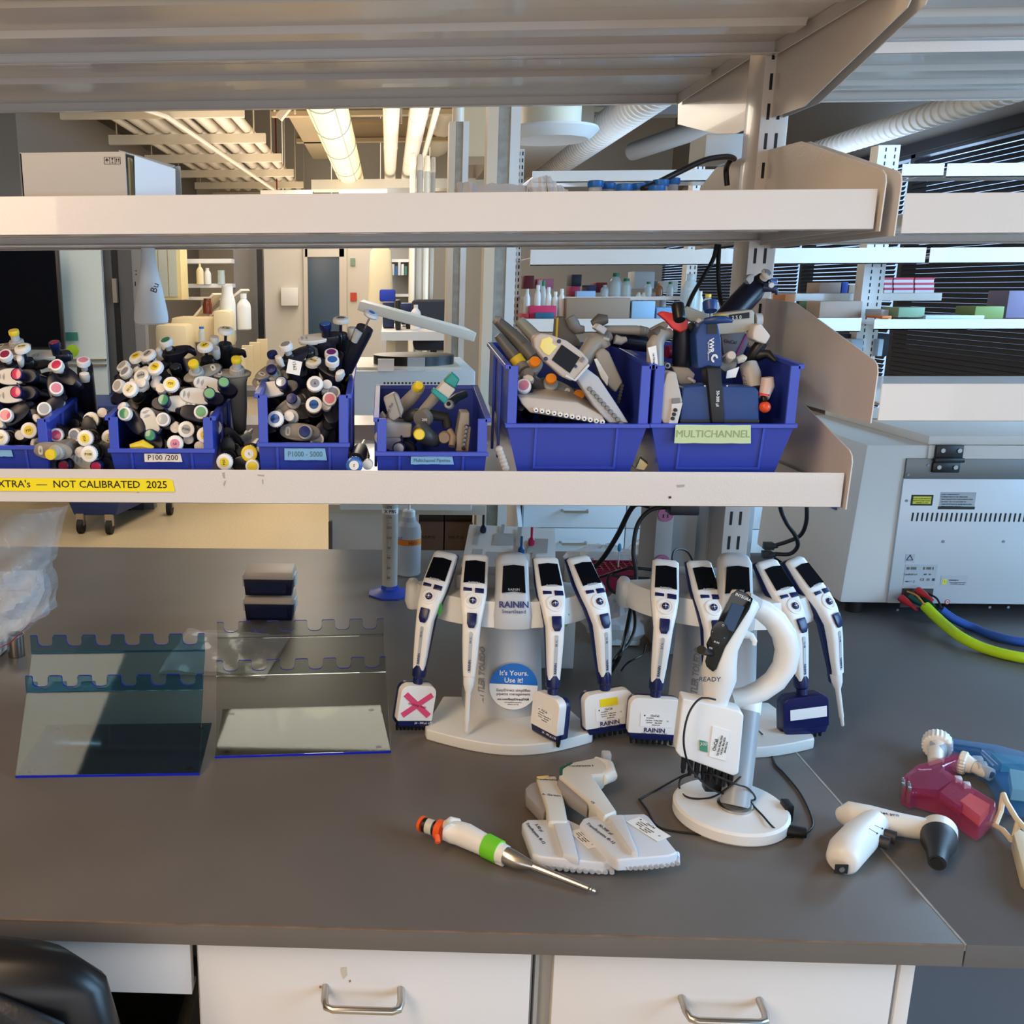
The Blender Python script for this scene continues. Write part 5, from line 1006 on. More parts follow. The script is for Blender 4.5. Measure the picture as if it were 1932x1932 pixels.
MB().tube([Q(806, 1558, zc+.0055), Q(818, 1562, zc+.0055)], .0117, 20).obj('scale_window', M('cream_window', (200, 196, 180), .4), fp).scale = (1, 1, 1)
MB().tube([Q(917, 1595, zc+.0012), Q(943, 1608, zc+.0006)], [.0182, .0177], 22).obj('green_tape', M('lime_tape', (110, 200, 40), .5), fp)
MB().tube([Q(925, 1616, BZ+.008), Q(950, 1628, BZ+.007)], [.0065, .006], 10).obj('ejector_rail', lg, fp)
# two multichannel pipettes lying flat
def flat(label, head, neckpoly, handle, hook, grippoly, capm, txt, oncal_at, tipline, z0, tpos, trot, hookr=.014):
    t = thing('multichannel_pipette', label, 'pipette', on(*head[0], z0), None, 'multichannel pipettes lying on the bench')
    FP(t, head, z0+.004, z0+.024).obj('manifold', lg2, t, bevel=.005, seg=3)
    FP(t, neckpoly, z0+.018, z0+.031).obj('manifold_ridge', lg2, t, bevel=.003)
    FP(t, handle, z0+.004, z0+.034).obj('handle', M('handle_grey', (206, 202, 192), .45), t, bevel=.006, seg=3)
    FP(t, grippoly, z0+.006, z0+.028).obj('ejector_lever', grip, t, bevel=.004, seg=2)
    w = [rel(t, x, y, z0+.022) for x, y in hook]; MB().tube(w, [hookr*.9, hookr, hookr, hookr*.8], 16).obj('finger_hook', lg, t)
    FP(t, capm[0], z0+.008, z0+.0345).obj('colour_cap', capm[1], t, bevel=.002)
    (xa, ya), (xb, yb) = tipline
    for i in range(12):
        u = i/11; x, y = xa+(xb-xa)*u, ya+9+(yb-ya)*u+3*math.sin(math.pi*u); p = rel(t, x, y-7, z0+.011); q = rel(t, x+1.5, y+6, z0+.008)
        MB().cyl(p, q, .0042, .0037, 12).obj('tip_cone', greypl, t)
        MB().cyl(rel(t, x-1, y-13, z0+.013), rel(t, x-.5, y-5, z0+.012), .0048, .0048, 12).obj('tip_socket', lg2, t)
    for s_, (x, y), sz, rz in txt: text(s_, sz, M('dark_print', (60, 64, 80), .5), t, rel(t, x, y, z0+.0245)+Vector((0, 0, .0003)), (0, 0, R(rz)))
    if oncal_at:
        x, y, rz, w_, h_ = oncal_at; oncal(t, w_, h_, Matrix.Translation(rel(t, x, y, z0+.0245)) @ Matrix.Rotation(R(rz), 4, 'Z'))
    for s_, (x, y), sz, rz in tpos: text(s_, sz, M('dark_print', (60, 64, 80), .5), t, rel(t, x, y, z0+.0345)+Vector((0, 0, .0003)), (0, 0, R(rz)))
    return t
flat('multichannel pipette with a yellow capped handle lying under the other one, reading 5-50 µl', [(984, 1552), (994, 1545), (1072, 1545), (1108, 1562), (1160, 1620), (1140, 1628), (1020, 1616), (1005, 1610)], [(1042, 1544), (1074, 1546), (1092, 1618), (1062, 1610)],
     [(1012, 1466), (1050, 1462), (1062, 1495), (1072, 1550), (1034, 1550), (1030, 1520)], [(1058, 1490), (1066, 1498), (1085, 1502), (1100, 1496)], [(991, 1487), (1000, 1478), (1012, 1473), (1032, 1528), (1026, 1535), (993, 1500)], ([(1012, 1464), (1036, 1462), (1036, 1467), (1014, 1469)], M('pale_yellow_cap', (226, 196, 120), .5)),
     [('Transferpette ®-12', (1010, 1572), .0075, -72), ('5-50 µl', (1017, 1562), .0075, -72)], (1104, 1582, -66, .05, .024), ((1018, 1619), (1153, 1632)), BZ, [('Transferpette S', (1034, 1471), .0062, -2), ('A. Garzon', (1040, 1500), .007, -10)], 0)
flat('multichannel pipette with a dark green capped handle, reading 30-300 µl, resting on the other', [(1093, 1553), (1100, 1543), (1118, 1538), (1216, 1534), (1225, 1540), (1280, 1608), (1262, 1614), (1165, 1622), (1150, 1612)], [(1146, 1537), (1176, 1536), (1205, 1608), (1192, 1606)],
     [(1054, 1462), (1064, 1440), (1130, 1427), (1148, 1445), (1140, 1460), (1118, 1462), (1165, 1530), (1140, 1540), (1108, 1508)], [(1122, 1440), (1146, 1448), (1150, 1462), (1136, 1470)], [(1051, 1474), (1058, 1460), (1068, 1464), (1112, 1512), (1108, 1522), (1060, 1490)], ([(1056, 1447), (1078, 1436), (1082, 1440), (1062, 1450), (1062, 1462), (1056, 1462)], M('dark_green_cap', (20, 78, 62), .4)),
     [('Transferpette ®-12', (1133, 1572), .0078, -62), ('30-300 µl', (1142, 1565), .0078, -62)], (1223, 1564, -58, .062, .028), ((1168, 1624), (1277, 1615)), BZ+.012, [('Transferpette S', (1096, 1445), .0068, 4), ('CE', (1118, 1514), .006, -60)], 0, .013)
o = MB().box(-.008, -.008, 0, .008, .008, .022).obj('grey_button', greypl, bpy.data.objects['multichannel_pipette.001'], bevel=.004); o.location = rel(bpy.data.objects['multichannel_pipette.001'], 1143, 1440, BZ+.014)
# ---- pipette filler guns at the right
wg = thing('pipette_filler', 'white pistol shaped pipette filler with a black rubber nozzle and black triggers', 'pipette filler', on(1640, 1580, BZ))
def G(x, y, z=BZ+.022): return on(x, y, z)-wg.location
MB().tube([G(1590, 1540), G(1602, 1537), G(1640, 1545), G(1700, 1556), G(1755, 1566), G(1768, 1570)], [.014, .0205, .021, .0175, .0165, .012], 26).obj('barrel', lg, wg, ang=70)
MB().tube([G(1650, 1552), G(1622, 1580), G(1598, 1606), G(1590, 1622), G(1588, 1627)], [.021, .0255, .0255, .0225, .017], 26).obj('grip', lg, wg, ang=70)
MB().tube([G(1772, 1565), G(1771, 1578)], [.0245, .0245], 28).obj('nozzle_holder', lg, wg)
MB().tube([G(1771, 1579), G(1771, 1590), G(1769, 1606), G(1768, 1628)], [.0245, .0235, .0150, .0118], 28).obj('rubber_nozzle', M('soft_black_rubber', (40, 42, 46), .45), wg)
MB().tube([G(1768.2, 1628.5), G(1768, 1630)], [.0085, .0085], 20).obj('nozzle_opening', ink, wg)
for (x, y) in ((1668, 1574), (1656, 1585)): MB().tube([G(x, y), G(x+22, y+7)], [.009, .0098], 14).obj('trigger', M('trigger_rubber', (48, 46, 48), .5), wg)
o = MB().box(-.009, -.001, -.007, .009, .001, .007).obj('power_socket', ink, wg); o.location = G(1576, 1625, BZ+.018)+Vector((0, -.019, 0))
o = MB().cyl((0, -.0015, 0), (0, 0, 0), .004, n=16).obj('socket_ring', steel, wg); o.location = G(1576, 1625, BZ+.018)+Vector((0, -.0195, 0))
for a, b in (((1650, 1557), (1664, 1563)), ((1640, 1563), (1654, 1572))): MB().tube([G(*a, BZ+.0445), G(*b, BZ+.044)], .0004, 5).tube([G(*b, BZ+.044), G(b[0]+3, b[1]+1.5, BZ+.0437)], [.002, .0002], 6).obj('arrow_mark', inkn, wg)
text('accu-jet pro', .009, inkn, wg, G(1668, 1536, BZ+.0405)+Vector((0, .003, 0)), (R(8), 0, R(-14)))
# transparent pink filler
pk = thing('pipette_filler', 'transparent pink pipette filler gun with grey arrow buttons and white nozzle', 'pipette filler', on(1780, 1490, BZ))
pinkm = M('transparent_pink', (190, 60, 104), .06, alpha=.36, coat=.5); 
def K(x, y, z): return on(x, y, z)-pk.location
out = [(1705, 1462), (1730, 1442), (1790, 1424), (1814, 1424), (1812, 1432), (1782, 1445), (1784, 1452), (1880, 1512), (1880, 1524), (1862, 1545), (1848, 1555), (1770, 1504), (1730, 1492), (1722, 1496), (1702, 1484)]
FP(pk, out, BZ+.003, BZ+.034).obj('shell', pinkm, pk, bevel=.004, seg=3)
FP(pk, [(1712, 1466), (1735, 1450), (1785, 1436), (1780, 1452), (1800, 1470), (1770, 1490), (1720, 1486)], BZ+.008, BZ+.022).obj('circuit_board', M('dark_maroon_board', (80, 26, 44), .5, var=.4, vs=300), pk)
FP(pk, [(1800, 1470), (1840, 1494), (1812, 1522), (1774, 1494)], BZ+.008, BZ+.024).obj('motor_unit', M('maroon_motor', (120, 50, 60), .4, var=.3, vs=200), pk)
FP(pk, [(1812, 1510), (1830, 1496), (1868, 1518), (1850, 1540)], BZ+.008, BZ+.026).obj('battery_pack', M('orange_pink_battery', (236, 120, 96), .5), pk)
for (x, y) in ((1704, 1470), (1715, 1477)): FP(pk, [(x-4, y-2), (x+4, y-1), (x+5, y+14), (x-3, y+10)], BZ+.010, BZ+.036).obj('arrow_button', M('button_grey', (96, 96, 104), .4), pk, bevel=.002)
MB().tube([K(1796, 1432, BZ+.02), K(1812, 1438, BZ+.02)], [.014, .016], 24).obj('pink_collar', pinkm, pk)
ribs = []; nR = 44
def knurl(o, p, q, r, mat, name='knurled_nut'):
    d = (q-p).normalized(); a = d.orthogonal().normalized(); b = d.cross(a)
    ring = lambda c, rr: [c+(a*math.cos(2*math.pi*j/nR)+b*math.sin(2*math.pi*j/nR))*rr*(1 if j % 2 else .94) for j in range(nR)]
    return MB().rings([ring(p, r*.9), ring(p+d*.002, r), ring(q-d*.002, r), ring(q, r*.88)]).obj(name, mat, o, ang=20)
knurl(pk, K(1810, 1437, BZ+.021), K(1824, 1441, BZ+.021), .0205, lg)
MB().tube([K(1822, 1440, BZ+.021), K(1834, 1445, BZ+.020), K(1840, 1447, BZ+.019), K(1870, 1462, BZ+.018)], [.0165, .014, .0115, .0112], 22).obj('nozzle', lg, pk, ang=40)
MB().tube([K(1870.2, 1462, BZ+.018), K(1871, 1462.5, BZ+.018)], .006, 14).obj('nozzle_opening', ink, pk)
for x, y in ((1808, 1466), (1824, 1477)): FP(pk, [(x-8, y-4), (x+6, y-3), (x+9, y+4), (x-4, y+5)], BZ+.012, BZ+.03).obj('trigger', M('pale_trigger', (200, 186, 190), .4), pk, bevel=.002)
text('Thermo', .007, M('pale_pink_print', (240, 180, 200), .5), pk, K(1745, 1452, BZ+.0345)+Vector((0, 0, .0004)), (0, 0, R(8)))
for x, y, s_ in ((1704, 1468, '+'), (1705, 1478, '▽'), (1715, 1475, '+'), (1716, 1485, '△')): text(s_, .006, inkw, pk, K(x, y, BZ+.0362)+Vector((0, 0, .0003)), (0, 0, 0))
# transparent blue filler
bl = thing('pipette_filler', 'transparent blue pipette filler gun with a big white knurled nut, cut by the right edge', 'pipette filler', on(1850, 1450, BZ))
bluem = M('transparent_blue', (50, 130, 200), .06, alpha=.36, coat=.5)
def K2(x, y, z): return on(x, y, z)-bl.location
FP(bl, [(1752, 1390), (1790, 1391), (1880, 1404), (1960, 1425), (1990, 1500), (1985, 1520), (1905, 1504), (1890, 1490), (1868, 1450), (1845, 1432), (1800, 1420), (1755, 1402)], BZ+.004, BZ+.036).obj('shell', bluem, bl, bevel=.005, seg=3)
MB().tube([K2(1790, 1410, BZ+.02), K2(1850, 1420, BZ+.02)], .009, 14).obj('black_core', black, bl); MB().tube([K2(1850, 1420, BZ+.02), K2(1880, 1448, BZ+.02)], .006, 12).obj('steel_rod', steel, bl)
FP(bl, [(1905, 1450), (1960, 1460), (1975, 1495), (1910, 1488)], BZ+.01, BZ+.03).obj('inner_pack', M('pale_green_grey_pack', (150, 190, 180), .5), bl); FP(bl, [(1870, 1420), (1930, 1428), (1940, 1442), (1890, 1440)], BZ+.01, BZ+.026).obj('inner_board', M('teal_board', (60, 130, 140), .5), bl)
knurl(bl, K2(1769, 1398, BZ+.024), K2(1768, 1411, BZ+.024), .0245, lg)
MB().tube([K2(1768, 1410, BZ+.024), K2(1768, 1418, BZ+.022), K2(1766, 1428, BZ+.021), K2(1766, 1440, BZ+.0175)], [.016, .0145, .0135, .012], 22).obj('nozzle', lg, bl)
for x, y in ((1845, 1428), (1853, 1438)): FP(bl, [(x-12, y-4), (x+8, y-3), (x+12, y+5), (x-5, y+5)], BZ+.01, BZ+.032).obj('trigger', M('pale_trigger_blue', (206, 200, 190), .4), bl, bevel=.003)
cr = thing('charging_cradle', 'cream plastic charging cradle with two thin arms, cut by the right edge', 'cradle', on(1910, 1560, BZ))
crm = M('aged_cream_plastic', (222, 208, 176), .45)
def K3(x, y, z): return on(x, y, z)-cr.location
for w_ in ([(1893, 1498, .045), (1900, 1515, .04), (1918, 1545, .03), (1940, 1570, .025)], [(1893, 1500, .045), (1888, 1530, .02), (1878, 1555, .006)], [(1876, 1557, .006), (1892, 1566, .008), (1908, 1585, .010)], [(1922, 1548, .028), (1914, 1580, .012)]): MB().tube([K3(a, b, BZ+c) for a, b, c in w_], .0042, 8).obj('arm', crm, cr)
FP(cr, [(1912, 1572), (1922, 1562), (1990, 1600), (1990, 1700), (1930, 1640)], BZ, BZ+.028).obj('cradle_body', crm, cr, bevel=.004)
# ================================================================ analyser on the right slab
cy = thing('analyser', 'large white laboratory analyser seen from its metal back, right of the upright', 'analyser', (1.2, 2.42, .91))
zt = at(1657, 839, 2.42).z-.91; zh = at(1744, 820, 2.44).z-.91; xh = at(1744, 830, 2.44).x-1.2
wht = M('instrument_white', (222, 220, 216), .4)
MB().rings([[(-.02+0, 0, .03), (1.2, 0, .03), (1.2, .58, .03), (-.02, .58, .03)], [(-.02, 0, .045), (1.2, 0, .045), (1.2, .58, .045), (-.02, .58, .045)], [(.0, 0, zt), (1.2, 0, zt), (1.2, .58, zt), (.0, .58, zt)]]).obj('body', wht, cy, bevel=.008)
MB().box(xh, -.006, zt-.075, 1.2, .0, zt+.0).box(xh, 0, zt-.0, 1.2, .58, zh).obj('hood', wht, cy, bevel=.006)
pl_ = at(1706, 905, 2.41).x-1.2; zp = at(1800, 904, 2.41).z-.91; zp2 = at(1800, 866, 2.41).z-.91
MB().box(pl_, -.008, .034, 1.2, .001, zp).obj('back_panel', M('brushed_pale_metal', (206, 214, 220), .35, .25), cy, bevel=.001)
MB().box(pl_+.002, -.0075, zp, 1.2, .0, zp2).obj('top_band', M('grey_brushed_band', (120, 124, 124), .4, .5), cy, bevel=.001)
for i in range(24): x = at(1722+9.2*i, 976, 2.41).x-1.2; z = at(1800, 976, 2.41).z-.91; MB().prism([(x-.0022, z-.011), (x+.0018, z-.011), (x+.0028, z+.011), (x-.0012, z+.011)], -.0088, -.0078, 'y').obj('vent_slot', ink, cy, smooth=False)
def cyl_at(x, y): p = at(x, y, 2.41); return Vector((p.x-1.2, -.0082, p.z-.91))
hg = MB(); c = cyl_at(1788, 866); hg.box(c.x-.033, -.016, c.z, c.x+.033, -.006, c.z+.036).box(c.x-.036, -.022, c.z-.008, c.x+.036, -.008, c.z+.004).box(c.x-.036, -.016, c.z-.034, c.x+.03, -.008, c.z-.008)
hg = hg.obj('hinge', black, cy, bevel=.003)
for dx, dz in ((-.018, .022), (.022, .022), (-.022, -.02), (.018, -.02)): MB().cyl((c.x+dx, -.016, c.z+dz), (c.x+dx, -.0185, c.z+dz), .0055, n=14).obj('screw', steel, hg)
def sk(nm, x0, y0, x1, y1, mat, par=cy, dy=0): a, b = cyl_at(x0, y1), cyl_at(x1, y0); return MB().box(a.x, a.y-.0006-dy, a.z, b.x, a.y-dy, b.z).obj(nm, mat, par, smooth=False)
bl_ = sk('laser_label', 1718, 934, 1762, 954, M('label_black', (30, 30, 30), .5)); sk('yellow_field', 1722, 937, 1758, 951, M('label_yellow', (220, 216, 60), .5), bl_, .0004)
def tx(s_, x, y, size, par, mat=ink, align='CENTER', dy=.0012): p = cyl_at(x, y); return (s_, size, (p.x, p.y-dy, p.z), (R(90), 0, 0), dict(align=align))
texts([tx('CLASS 1 LASER PRODUCT', 1740, 941, .0038, 0), tx('PRODUIT LASER CLASSE 1', 1740, 945, .0038, 0), tx('APPAREIL A LASER', 1740, 949, .0038, 0)], ink, bl_)
l2 = sk('rating_label', 1772, 929, 1843, 957, M('label_silver', (176, 184, 190), .4)); sk('black_strip', 1770, 956, 1840, 961, M('label_black', (30, 30, 30), .5), l2, .0003)
texts([tx(s_, 1776, 933+4.6*i, .0039, 0, align='LEFT') for i, s_ in enumerate(('CLASS 1 LASER PRODUCT', 'COMPLIES WITH 21 CFR 1040.10 AND', '1040.11 EXCEPT FOR CONFORMANCE WITH', 'IEC 60825-1 ED.3, AS DESCRIBED IN', 'LASER NOTICE NO.56, DATED MAY 8, 2019', 'MANUFACTURED: 2022. 07. 11'))], ink, l2)
l3 = sk('compliance_label', 1708, 1046, 1727, 1061, M('label_silver', (176, 184, 190), .4)); texts([tx('△', 1717, 1053, .02, 0)], ink, l3)
l4 = sk('type_plate', 1704, 1066, 1770, 1104, M('label_silver', (176, 184, 190), .4)); texts([tx('|||| |||||||', 1720, 1072, .008, 0), tx('||| |||||| ||', 1752, 1072, .008, 0), tx('CytoFLEX LX', 1718, 1084, .006, 0), tx('REF   SN', 1750, 1084, .005, 0), tx('CE  ⓤ  ▦', 1750, 1094, .009, 0), tx('▬ ▭ ▯', 1718, 1097, .007, 0)], ink, l4)
l5 = sk('warning_label', 1774, 1087, 1827, 1105, M('label_silver', (176, 184, 190), .4)); sk('yellow_triangle', 1778, 1093, 1787, 1103, M('label_yellow', (220, 216, 60), .5), l5, .0004); texts([tx('WARNING:', 1800, 1095, .005, 0), tx('Cancer & Reproductive Harm', 1807, 1099, .0034, 0), tx('www.P65Warnings.ca.gov', 1807, 1102, .0034, 0), tx('!', 1782.5, 1098, .008, 0)], ink, l5)
rd = MB(); c = cyl_at(1788, 1136); rd.cyl((c.x, c.y-.0006, c.z), (c.x, c.y, c.z), .0068, n=20); rd = rd.obj('round_red_label', M('label_red', (190, 60, 60), .5), cy); MB().cyl((c.x, c.y-.001, c.z), (c.x, c.y, c.z), .0048, n=20).obj('round_field', paper, rd); texts([tx('50', 1788, 1136, .006, 0, dy=.0016)], ink, rd)
rc_ = sk('connector_recess', 1698, 1111, 1762, 1146, M('recess_dark', (70, 60, 56), .6)); 
for x, y in ((1711, 945), (1714, 896), (1780, 1022), (1894, 1022), (1868, 1146), (1903, 1146), (1694, 1151), (1775, 1151), (1752, 878), (1812, 878)):
    c = cyl_at(x, y) if y > 905 else cyl_at(x, y); MB().cyl((c.x, c.y-.0012, c.z), (c.x, c.y, c.z), .0035, n=12).obj('panel_screw', M('dull_screw', (130, 134, 138), .4, .6), cy)
vm = MB()
for i in range(9):
    for j in range(13):
        y = .16-.009*i; z = zt-.03-.0125*j-.006*(i % 2); vm.box(-.0005-.02*(zt-z)/zt*1.0-.0008, y, z-.0045, .004, y+.0026, z+.0035)
vm.obj('side_vent', M('vent_dark_grey', (110, 108, 106), .6), cy, smooth=False)
MB().box(-.0135, .10, .255, -.004, .38, .262).obj('blue_side_line', M('blue_trim_line', (50, 100, 160), .5), cy)
for x, y in ((.03, .03), (.03, .5), (1.1, .03), (1.1, .5)): MB().cyl((x, y, 0), (x, y, .034), .022, n=16).obj('foot', rubber, cy)
# tubes and braided sleeves
redc = M('red_connector', (200, 40, 50), .3); grnc = M('dark_green_connector', (16, 90, 80), .3)
for i, (x, y, x2, y2, m_, nm) in enumerate([(1700, 1128, 1720, 1143, redc, 'lower red'), (1718, 1128, 1738, 1140, grnc, 'left dark green'), (1732, 1114, 1750, 1126, redc, 'upper red'), (1742, 1128, 1756, 1138, grnc, 'right dark green')]):
    a, b = at(x, y, 2.395), at(x2, y2, 2.36); o = MB().tube([Vector((0, 0, 0)), (b-a)*.5, b-a], [.010, .0085, .0055], 14).tube([b-a, (b-a)*1.5], .004, 8).obj('tube_connector', m_); o.location = a; tag(o, nm+' fluid connector plugged into the back of the analyser', 'connector')
cable('thin orange wire at the analyser connectors', [(1712, 1116, 2.39), (1730, 1124, 2.35), (1745, 1142, 2.32)], .0022, M('orange_wire', (220, 150, 60), .4))
cable('thin black wire running from the connectors into the blue sleeve', [(1752, 1120, 2.39), (1768, 1130, 2.36), (1776, 1148, 2.32)], .0025)
cable('neon yellow green braided sleeve curving from the analyser to the right edge', [(1745, 1143, 2.33), (1775, 1172, 2.28), (1810, 1200, 2.2), (1860, 1224), (1935, 1242), (2050, 1255), (2300, 1262)], .0125, M('neon_braid', (190, 226, 20), .5, bump=.6, bs=700), 'hose_sleeve', 'sleeve')
cable('blue braided sleeve curving beside the neon one', [(1775, 1150, 2.33), (1800, 1168, 2.32), (1840, 1186, 2.3), (1880, 1201), (1935, 1212), (2050, 1218), (2300, 1222)], .0105, M('blue_braid', (30, 80, 170), .5, bump=.6, bs=700), 'hose_sleeve', 'sleeve')
# ================================================================ things on the carton shelf
pb = at(328, 372, 1.70); cbx = thing('carton', 'flat pale grey carton with an open end and handling symbols on the carton shelf', 'carton', (at(43, 366, 1.62).x, 1.62, zU+.031))
w1 = at(240, 366, 1.62).x-cbx.location.x; w2 = at(328, 366, 1.66).x-cbx.location.x; hh = at(100, 287, 1.62).z-cbx.location.z
card = M('grey_card', (176, 168, 158), .75)
MB().box(0, 0, 0, w1, .003, hh-.001).box(0, .003, 0, w2-.02, .20, .003).box(0, .197, 0, w2-.02, .2, hh).box(0, .003, hh-.003, w1, .2, hh).box(0, 0, 0, .003, .2, hh).obj('walls', card, cbx, bevel=.0006, seg=1)
MB().rings([[(w1+.012, .004, .0), (w2, .05, .0), (w2+.002, .05, hh-.022), (w1+.014, .004, hh-.006)], [(w1+.011, .007, .0), (w2-.002, .053, .0), (w2, .053, hh-.022), (w1+.013, .007, hh-.006)]]).obj('white_flap', M('white_card', (206, 212, 218), .7), cbx, smooth=False)
MB().rings([[(w1-.01, .0, hh), (w2-.012, .09, hh-.016), (w2-.03, .2, hh), (w1-.01, .2, hh)], [(w1-.01, .0, hh+.002), (w2-.012, .09, hh-.014), (w2-.03, .2, hh+.002), (w1-.01, .2, hh+.002)]]).obj('top_flap', card, cbx, smooth=False)
MB().box(w1+.001, .01, 0, w1+.004, .03, hh-.008).obj('inner_wall', M('yellowed_card', (206, 186, 130), .7), cbx)
sy = MB(); p = at(212, 303, 1.62)-cbx.location; sw = .0088
for i in range(3): x = p.x+(i-1)*sw; sy.box(x-sw/2, -.0006, p.z-.0055, x+sw/2, 0, p.z-.0050).box(x-sw/2, -.0006, p.z+.0050, x+sw/2, 0, p.z+.0055)
for i in range(4): x = p.x+(i-1.5)*sw; sy.box(x-.0003, -.0006, p.z-.0055, x+.0003, 0, p.z+.0055)
x = p.x-sw; sy.prism([(x-.003, p.z), (x+.003, p.z), (x, p.z+.004)], -.0006, 0, 'y'); sy.box(x-.0003, -.0006, p.z-.003, x+.0003, 0, p.z)
x = p.x; sy.prism([(x-.002, p.z+.004), (x+.002, p.z+.004), (x, p.z)], -.0006, 0, 'y').box(x-.0003, -.0006, p.z-.003, x+.0003, 0, p.z).box(x-.0015, -.0006, p.z-.004, x+.0015, 0, p.z-.003)
for dx in (-.0018, .0018): x = p.x+sw+dx; sy.box(x-.0004, -.0006, p.z-.003, x+.0004, 0, p.z+.002).prism([(x-.0014, p.z+.001), (x+.0014, p.z+.001), (x, p.z+.004)], -.0006, 0, 'y')
sy.obj('handling_symbols', ink, cbx, smooth=False)
capb = M('blue_screw_cap', (20, 100, 180), .35)
for i, (x, y, Y) in enumerate([(1124, 341, 1.90), (1147, 345, 1.93), (1178, 347, 1.86), (1207, 346, 1.89), (1230, 343, 1.93), (1247, 339, 1.88), (1268, 336, 1.92), (1240, 350, 1.84)]):
    c = at(x, y, Y); h = c.z-(zU+.031); t = thing('centrifuge_tube', ['leftmost', 'second from the left', 'third from the left', 'fourth from the left', 'fourth from the right', 'third from the right', 'rightmost', 'lowest, half hidden'][i]+' blue capped clear tube standing behind the carton shelf lip', 'tube', (c.x, c.y, zU+.031), None, 'blue capped tubes on the carton shelf')
    MB().lathe([(.010, 0), (.0125, .01), (.0125, h-.008)], 16).obj('tube_body', M('clear_tube', (225, 228, 230), .12, alpha=.45), t)
    MB().lathe([(.0145, h-.012), (.015, h-.01), (.015, h-.001), (.013, h)], 24).obj('screw_cap', capb, t)
def filmheap(name, label, pts, Y, d, h, seed, mat, cat='bag'):
    random.seed(seed); o0 = at(pts[0][0], pts[0][1], Y); o0.z = zU+.031; n = 26; top = []
    for i in range(n+1):
        u = i/n*(len(pts)-1); k = min(int(u), len(pts)-2); f_ = u-k; p = at(pts[k][0]*(1-f_)+pts[k+1][0]*f_, pts[k][1]*(1-f_)+pts[k+1][1]*f_, Y)-o0; top.append(p+Vector((0, 0, random.uniform(-.002, .002))))
    vs = []; 
    for j, (yy, s) in enumerate([(-.04, 0), (-.02, .55), (0, 1), (.03, .8), (.07, .4), (.10, 0)]):
        vs += [(p.x+random.uniform(-.003, .003), yy+random.uniform(-.004, .004), max(0, p.z*s+random.uniform(-.002, .002)*s)) for p in top]
    fs = [(j*(n+1)+i, j*(n+1)+i+1, (j+1)*(n+1)+i+1, (j+1)*(n+1)+i) for j in range(5) for i in range(n)]
    o = MB().add(vs, fs).obj(name, mat, ang=25); o.location = o0; return tag(o, label, cat)
filmheap('plastic_sheet', 'grey translucent plastic sheet folded on the carton shelf below the tall column', [(858, 362), (866, 343), (900, 346), (990, 348), (1000, 362)], 1.75, .1, .03, 4, M('grey_film', (170, 170, 172), .25, alpha=.8))
filmheap('plastic_bag', 'crinkled clear bag peaking beside the blue capped tubes', [(985, 362), (1000, 340), (1030, 330), (1040, 336), (1060, 352), (1075, 362)], 1.78, .1, .03, 6, M('shiny_film', (206, 206, 208), .12, alpha=.6, bump=.4, bs=40))
st_ = bpy.data.objects['shelf_upright'] 
o = MB().box(-.05, 0, 0, .045, .12, .055).obj('foam_box', M('grey_white_foam', (206, 214, 218), .7), bevel=.006); o.location = (at(1345, 300, 2.35).x, 2.25, at(1345, 305, 2.35).z); tag(o, 'pale foam box on the rear shelf behind the upright', 'box')
o.location.z = 2.012
# ================================================================ things on the far shelves
def T(i): return M('far_%d_%d_%d' % i, i, .5)
fy = 4.66; items = [('tube_box', 'blue clear tube holder at the left end of the far bottle shelf', 984, 560, 992, 601, (120, 150, 200)), ]
zs = 600
far = [ # (name, label, x0, y0, x1, y1, rgb, Y)
 ('carton', 'brown corrugated carton on the far bottle shelf', 1068, 562, 1190, 601, (150, 128, 106), 4.66),
 ('storage_box', 'pale blue translucent box right of the brown carton', 1191, 568, 1237, 601, (150, 190, 222), 4.66),
 ('storage_box', 'lower pale blue tray right of the translucent box', 1238, 580, 1290, 601, (120, 168, 214), 4.66),
 ('glove_box', 'pink lidded tub on the far bottle shelf', 999, 577, 1050, 601, (200, 40, 90), 4.66),
 ('small_box', 'dark teal box in front of the pink tub', 1010, 590, 1046, 601, (30, 90, 120), 4.62),
 ('small_box', 'red box at the left end of the far bottle shelf', 985, 592, 998, 601, (190, 50, 50), 4.64),
 ('magenta_box', 'magenta box behind the brown carton', 1077, 540, 1095, 562, (150, 30, 70), 4.85),
 ('blue_box', 'pale blue box behind the brown carton', 1088, 549, 1124, 562, (150, 190, 230), 4.8),
 ('red_box', 'dark red box upper left of the far shelf', 990, 520, 1008, 545, (110, 26, 40), 5.0),
 ('pink_lid_box', 'pale box with pink lid upper left of the far shelf', 1013, 526, 1045, 545, (200, 120, 150), 5.0),
 ('dark_box', 'black box in the middle of the far shelf', 1078, 518, 1098, 540, (26, 30, 50), 5.0),
 ('red_box', 'dark red box in the middle of the far shelf', 1124, 533, 1146, 552, (130, 26, 40), 4.95),
 ('navy_box', 'navy box in the middle of the far shelf', 1108, 538, 1126, 552, (30, 40, 90), 4.9),
 ('white_box', 'white box high on the right of the far shelf', 1196, 512, 1236, 545, (190, 196, 200), 5.0),
 ('paper_stack', 'stack of papers and bags behind the tall clear flask', 1240, 530, 1280, 552, (190, 186, 176), 5.0)]
for nm, lb, x0, y0, x1, y1, rgb, Y in far:
    bx(nm, lb+'' , 'box', x0, y0, x1, y1, Y, .14, T(rgb), bevel=.003)
sxbox('rear_riser_shelf', at(985, 560, 4.95).x, 4.78, at(985, 552, 4.95).z-.02, at(1300, 560, 4.95).x, 5.15, at(985, 562, 4.8).z-.012, white, 'white riser shelf behind the brown carton', 'shelf')
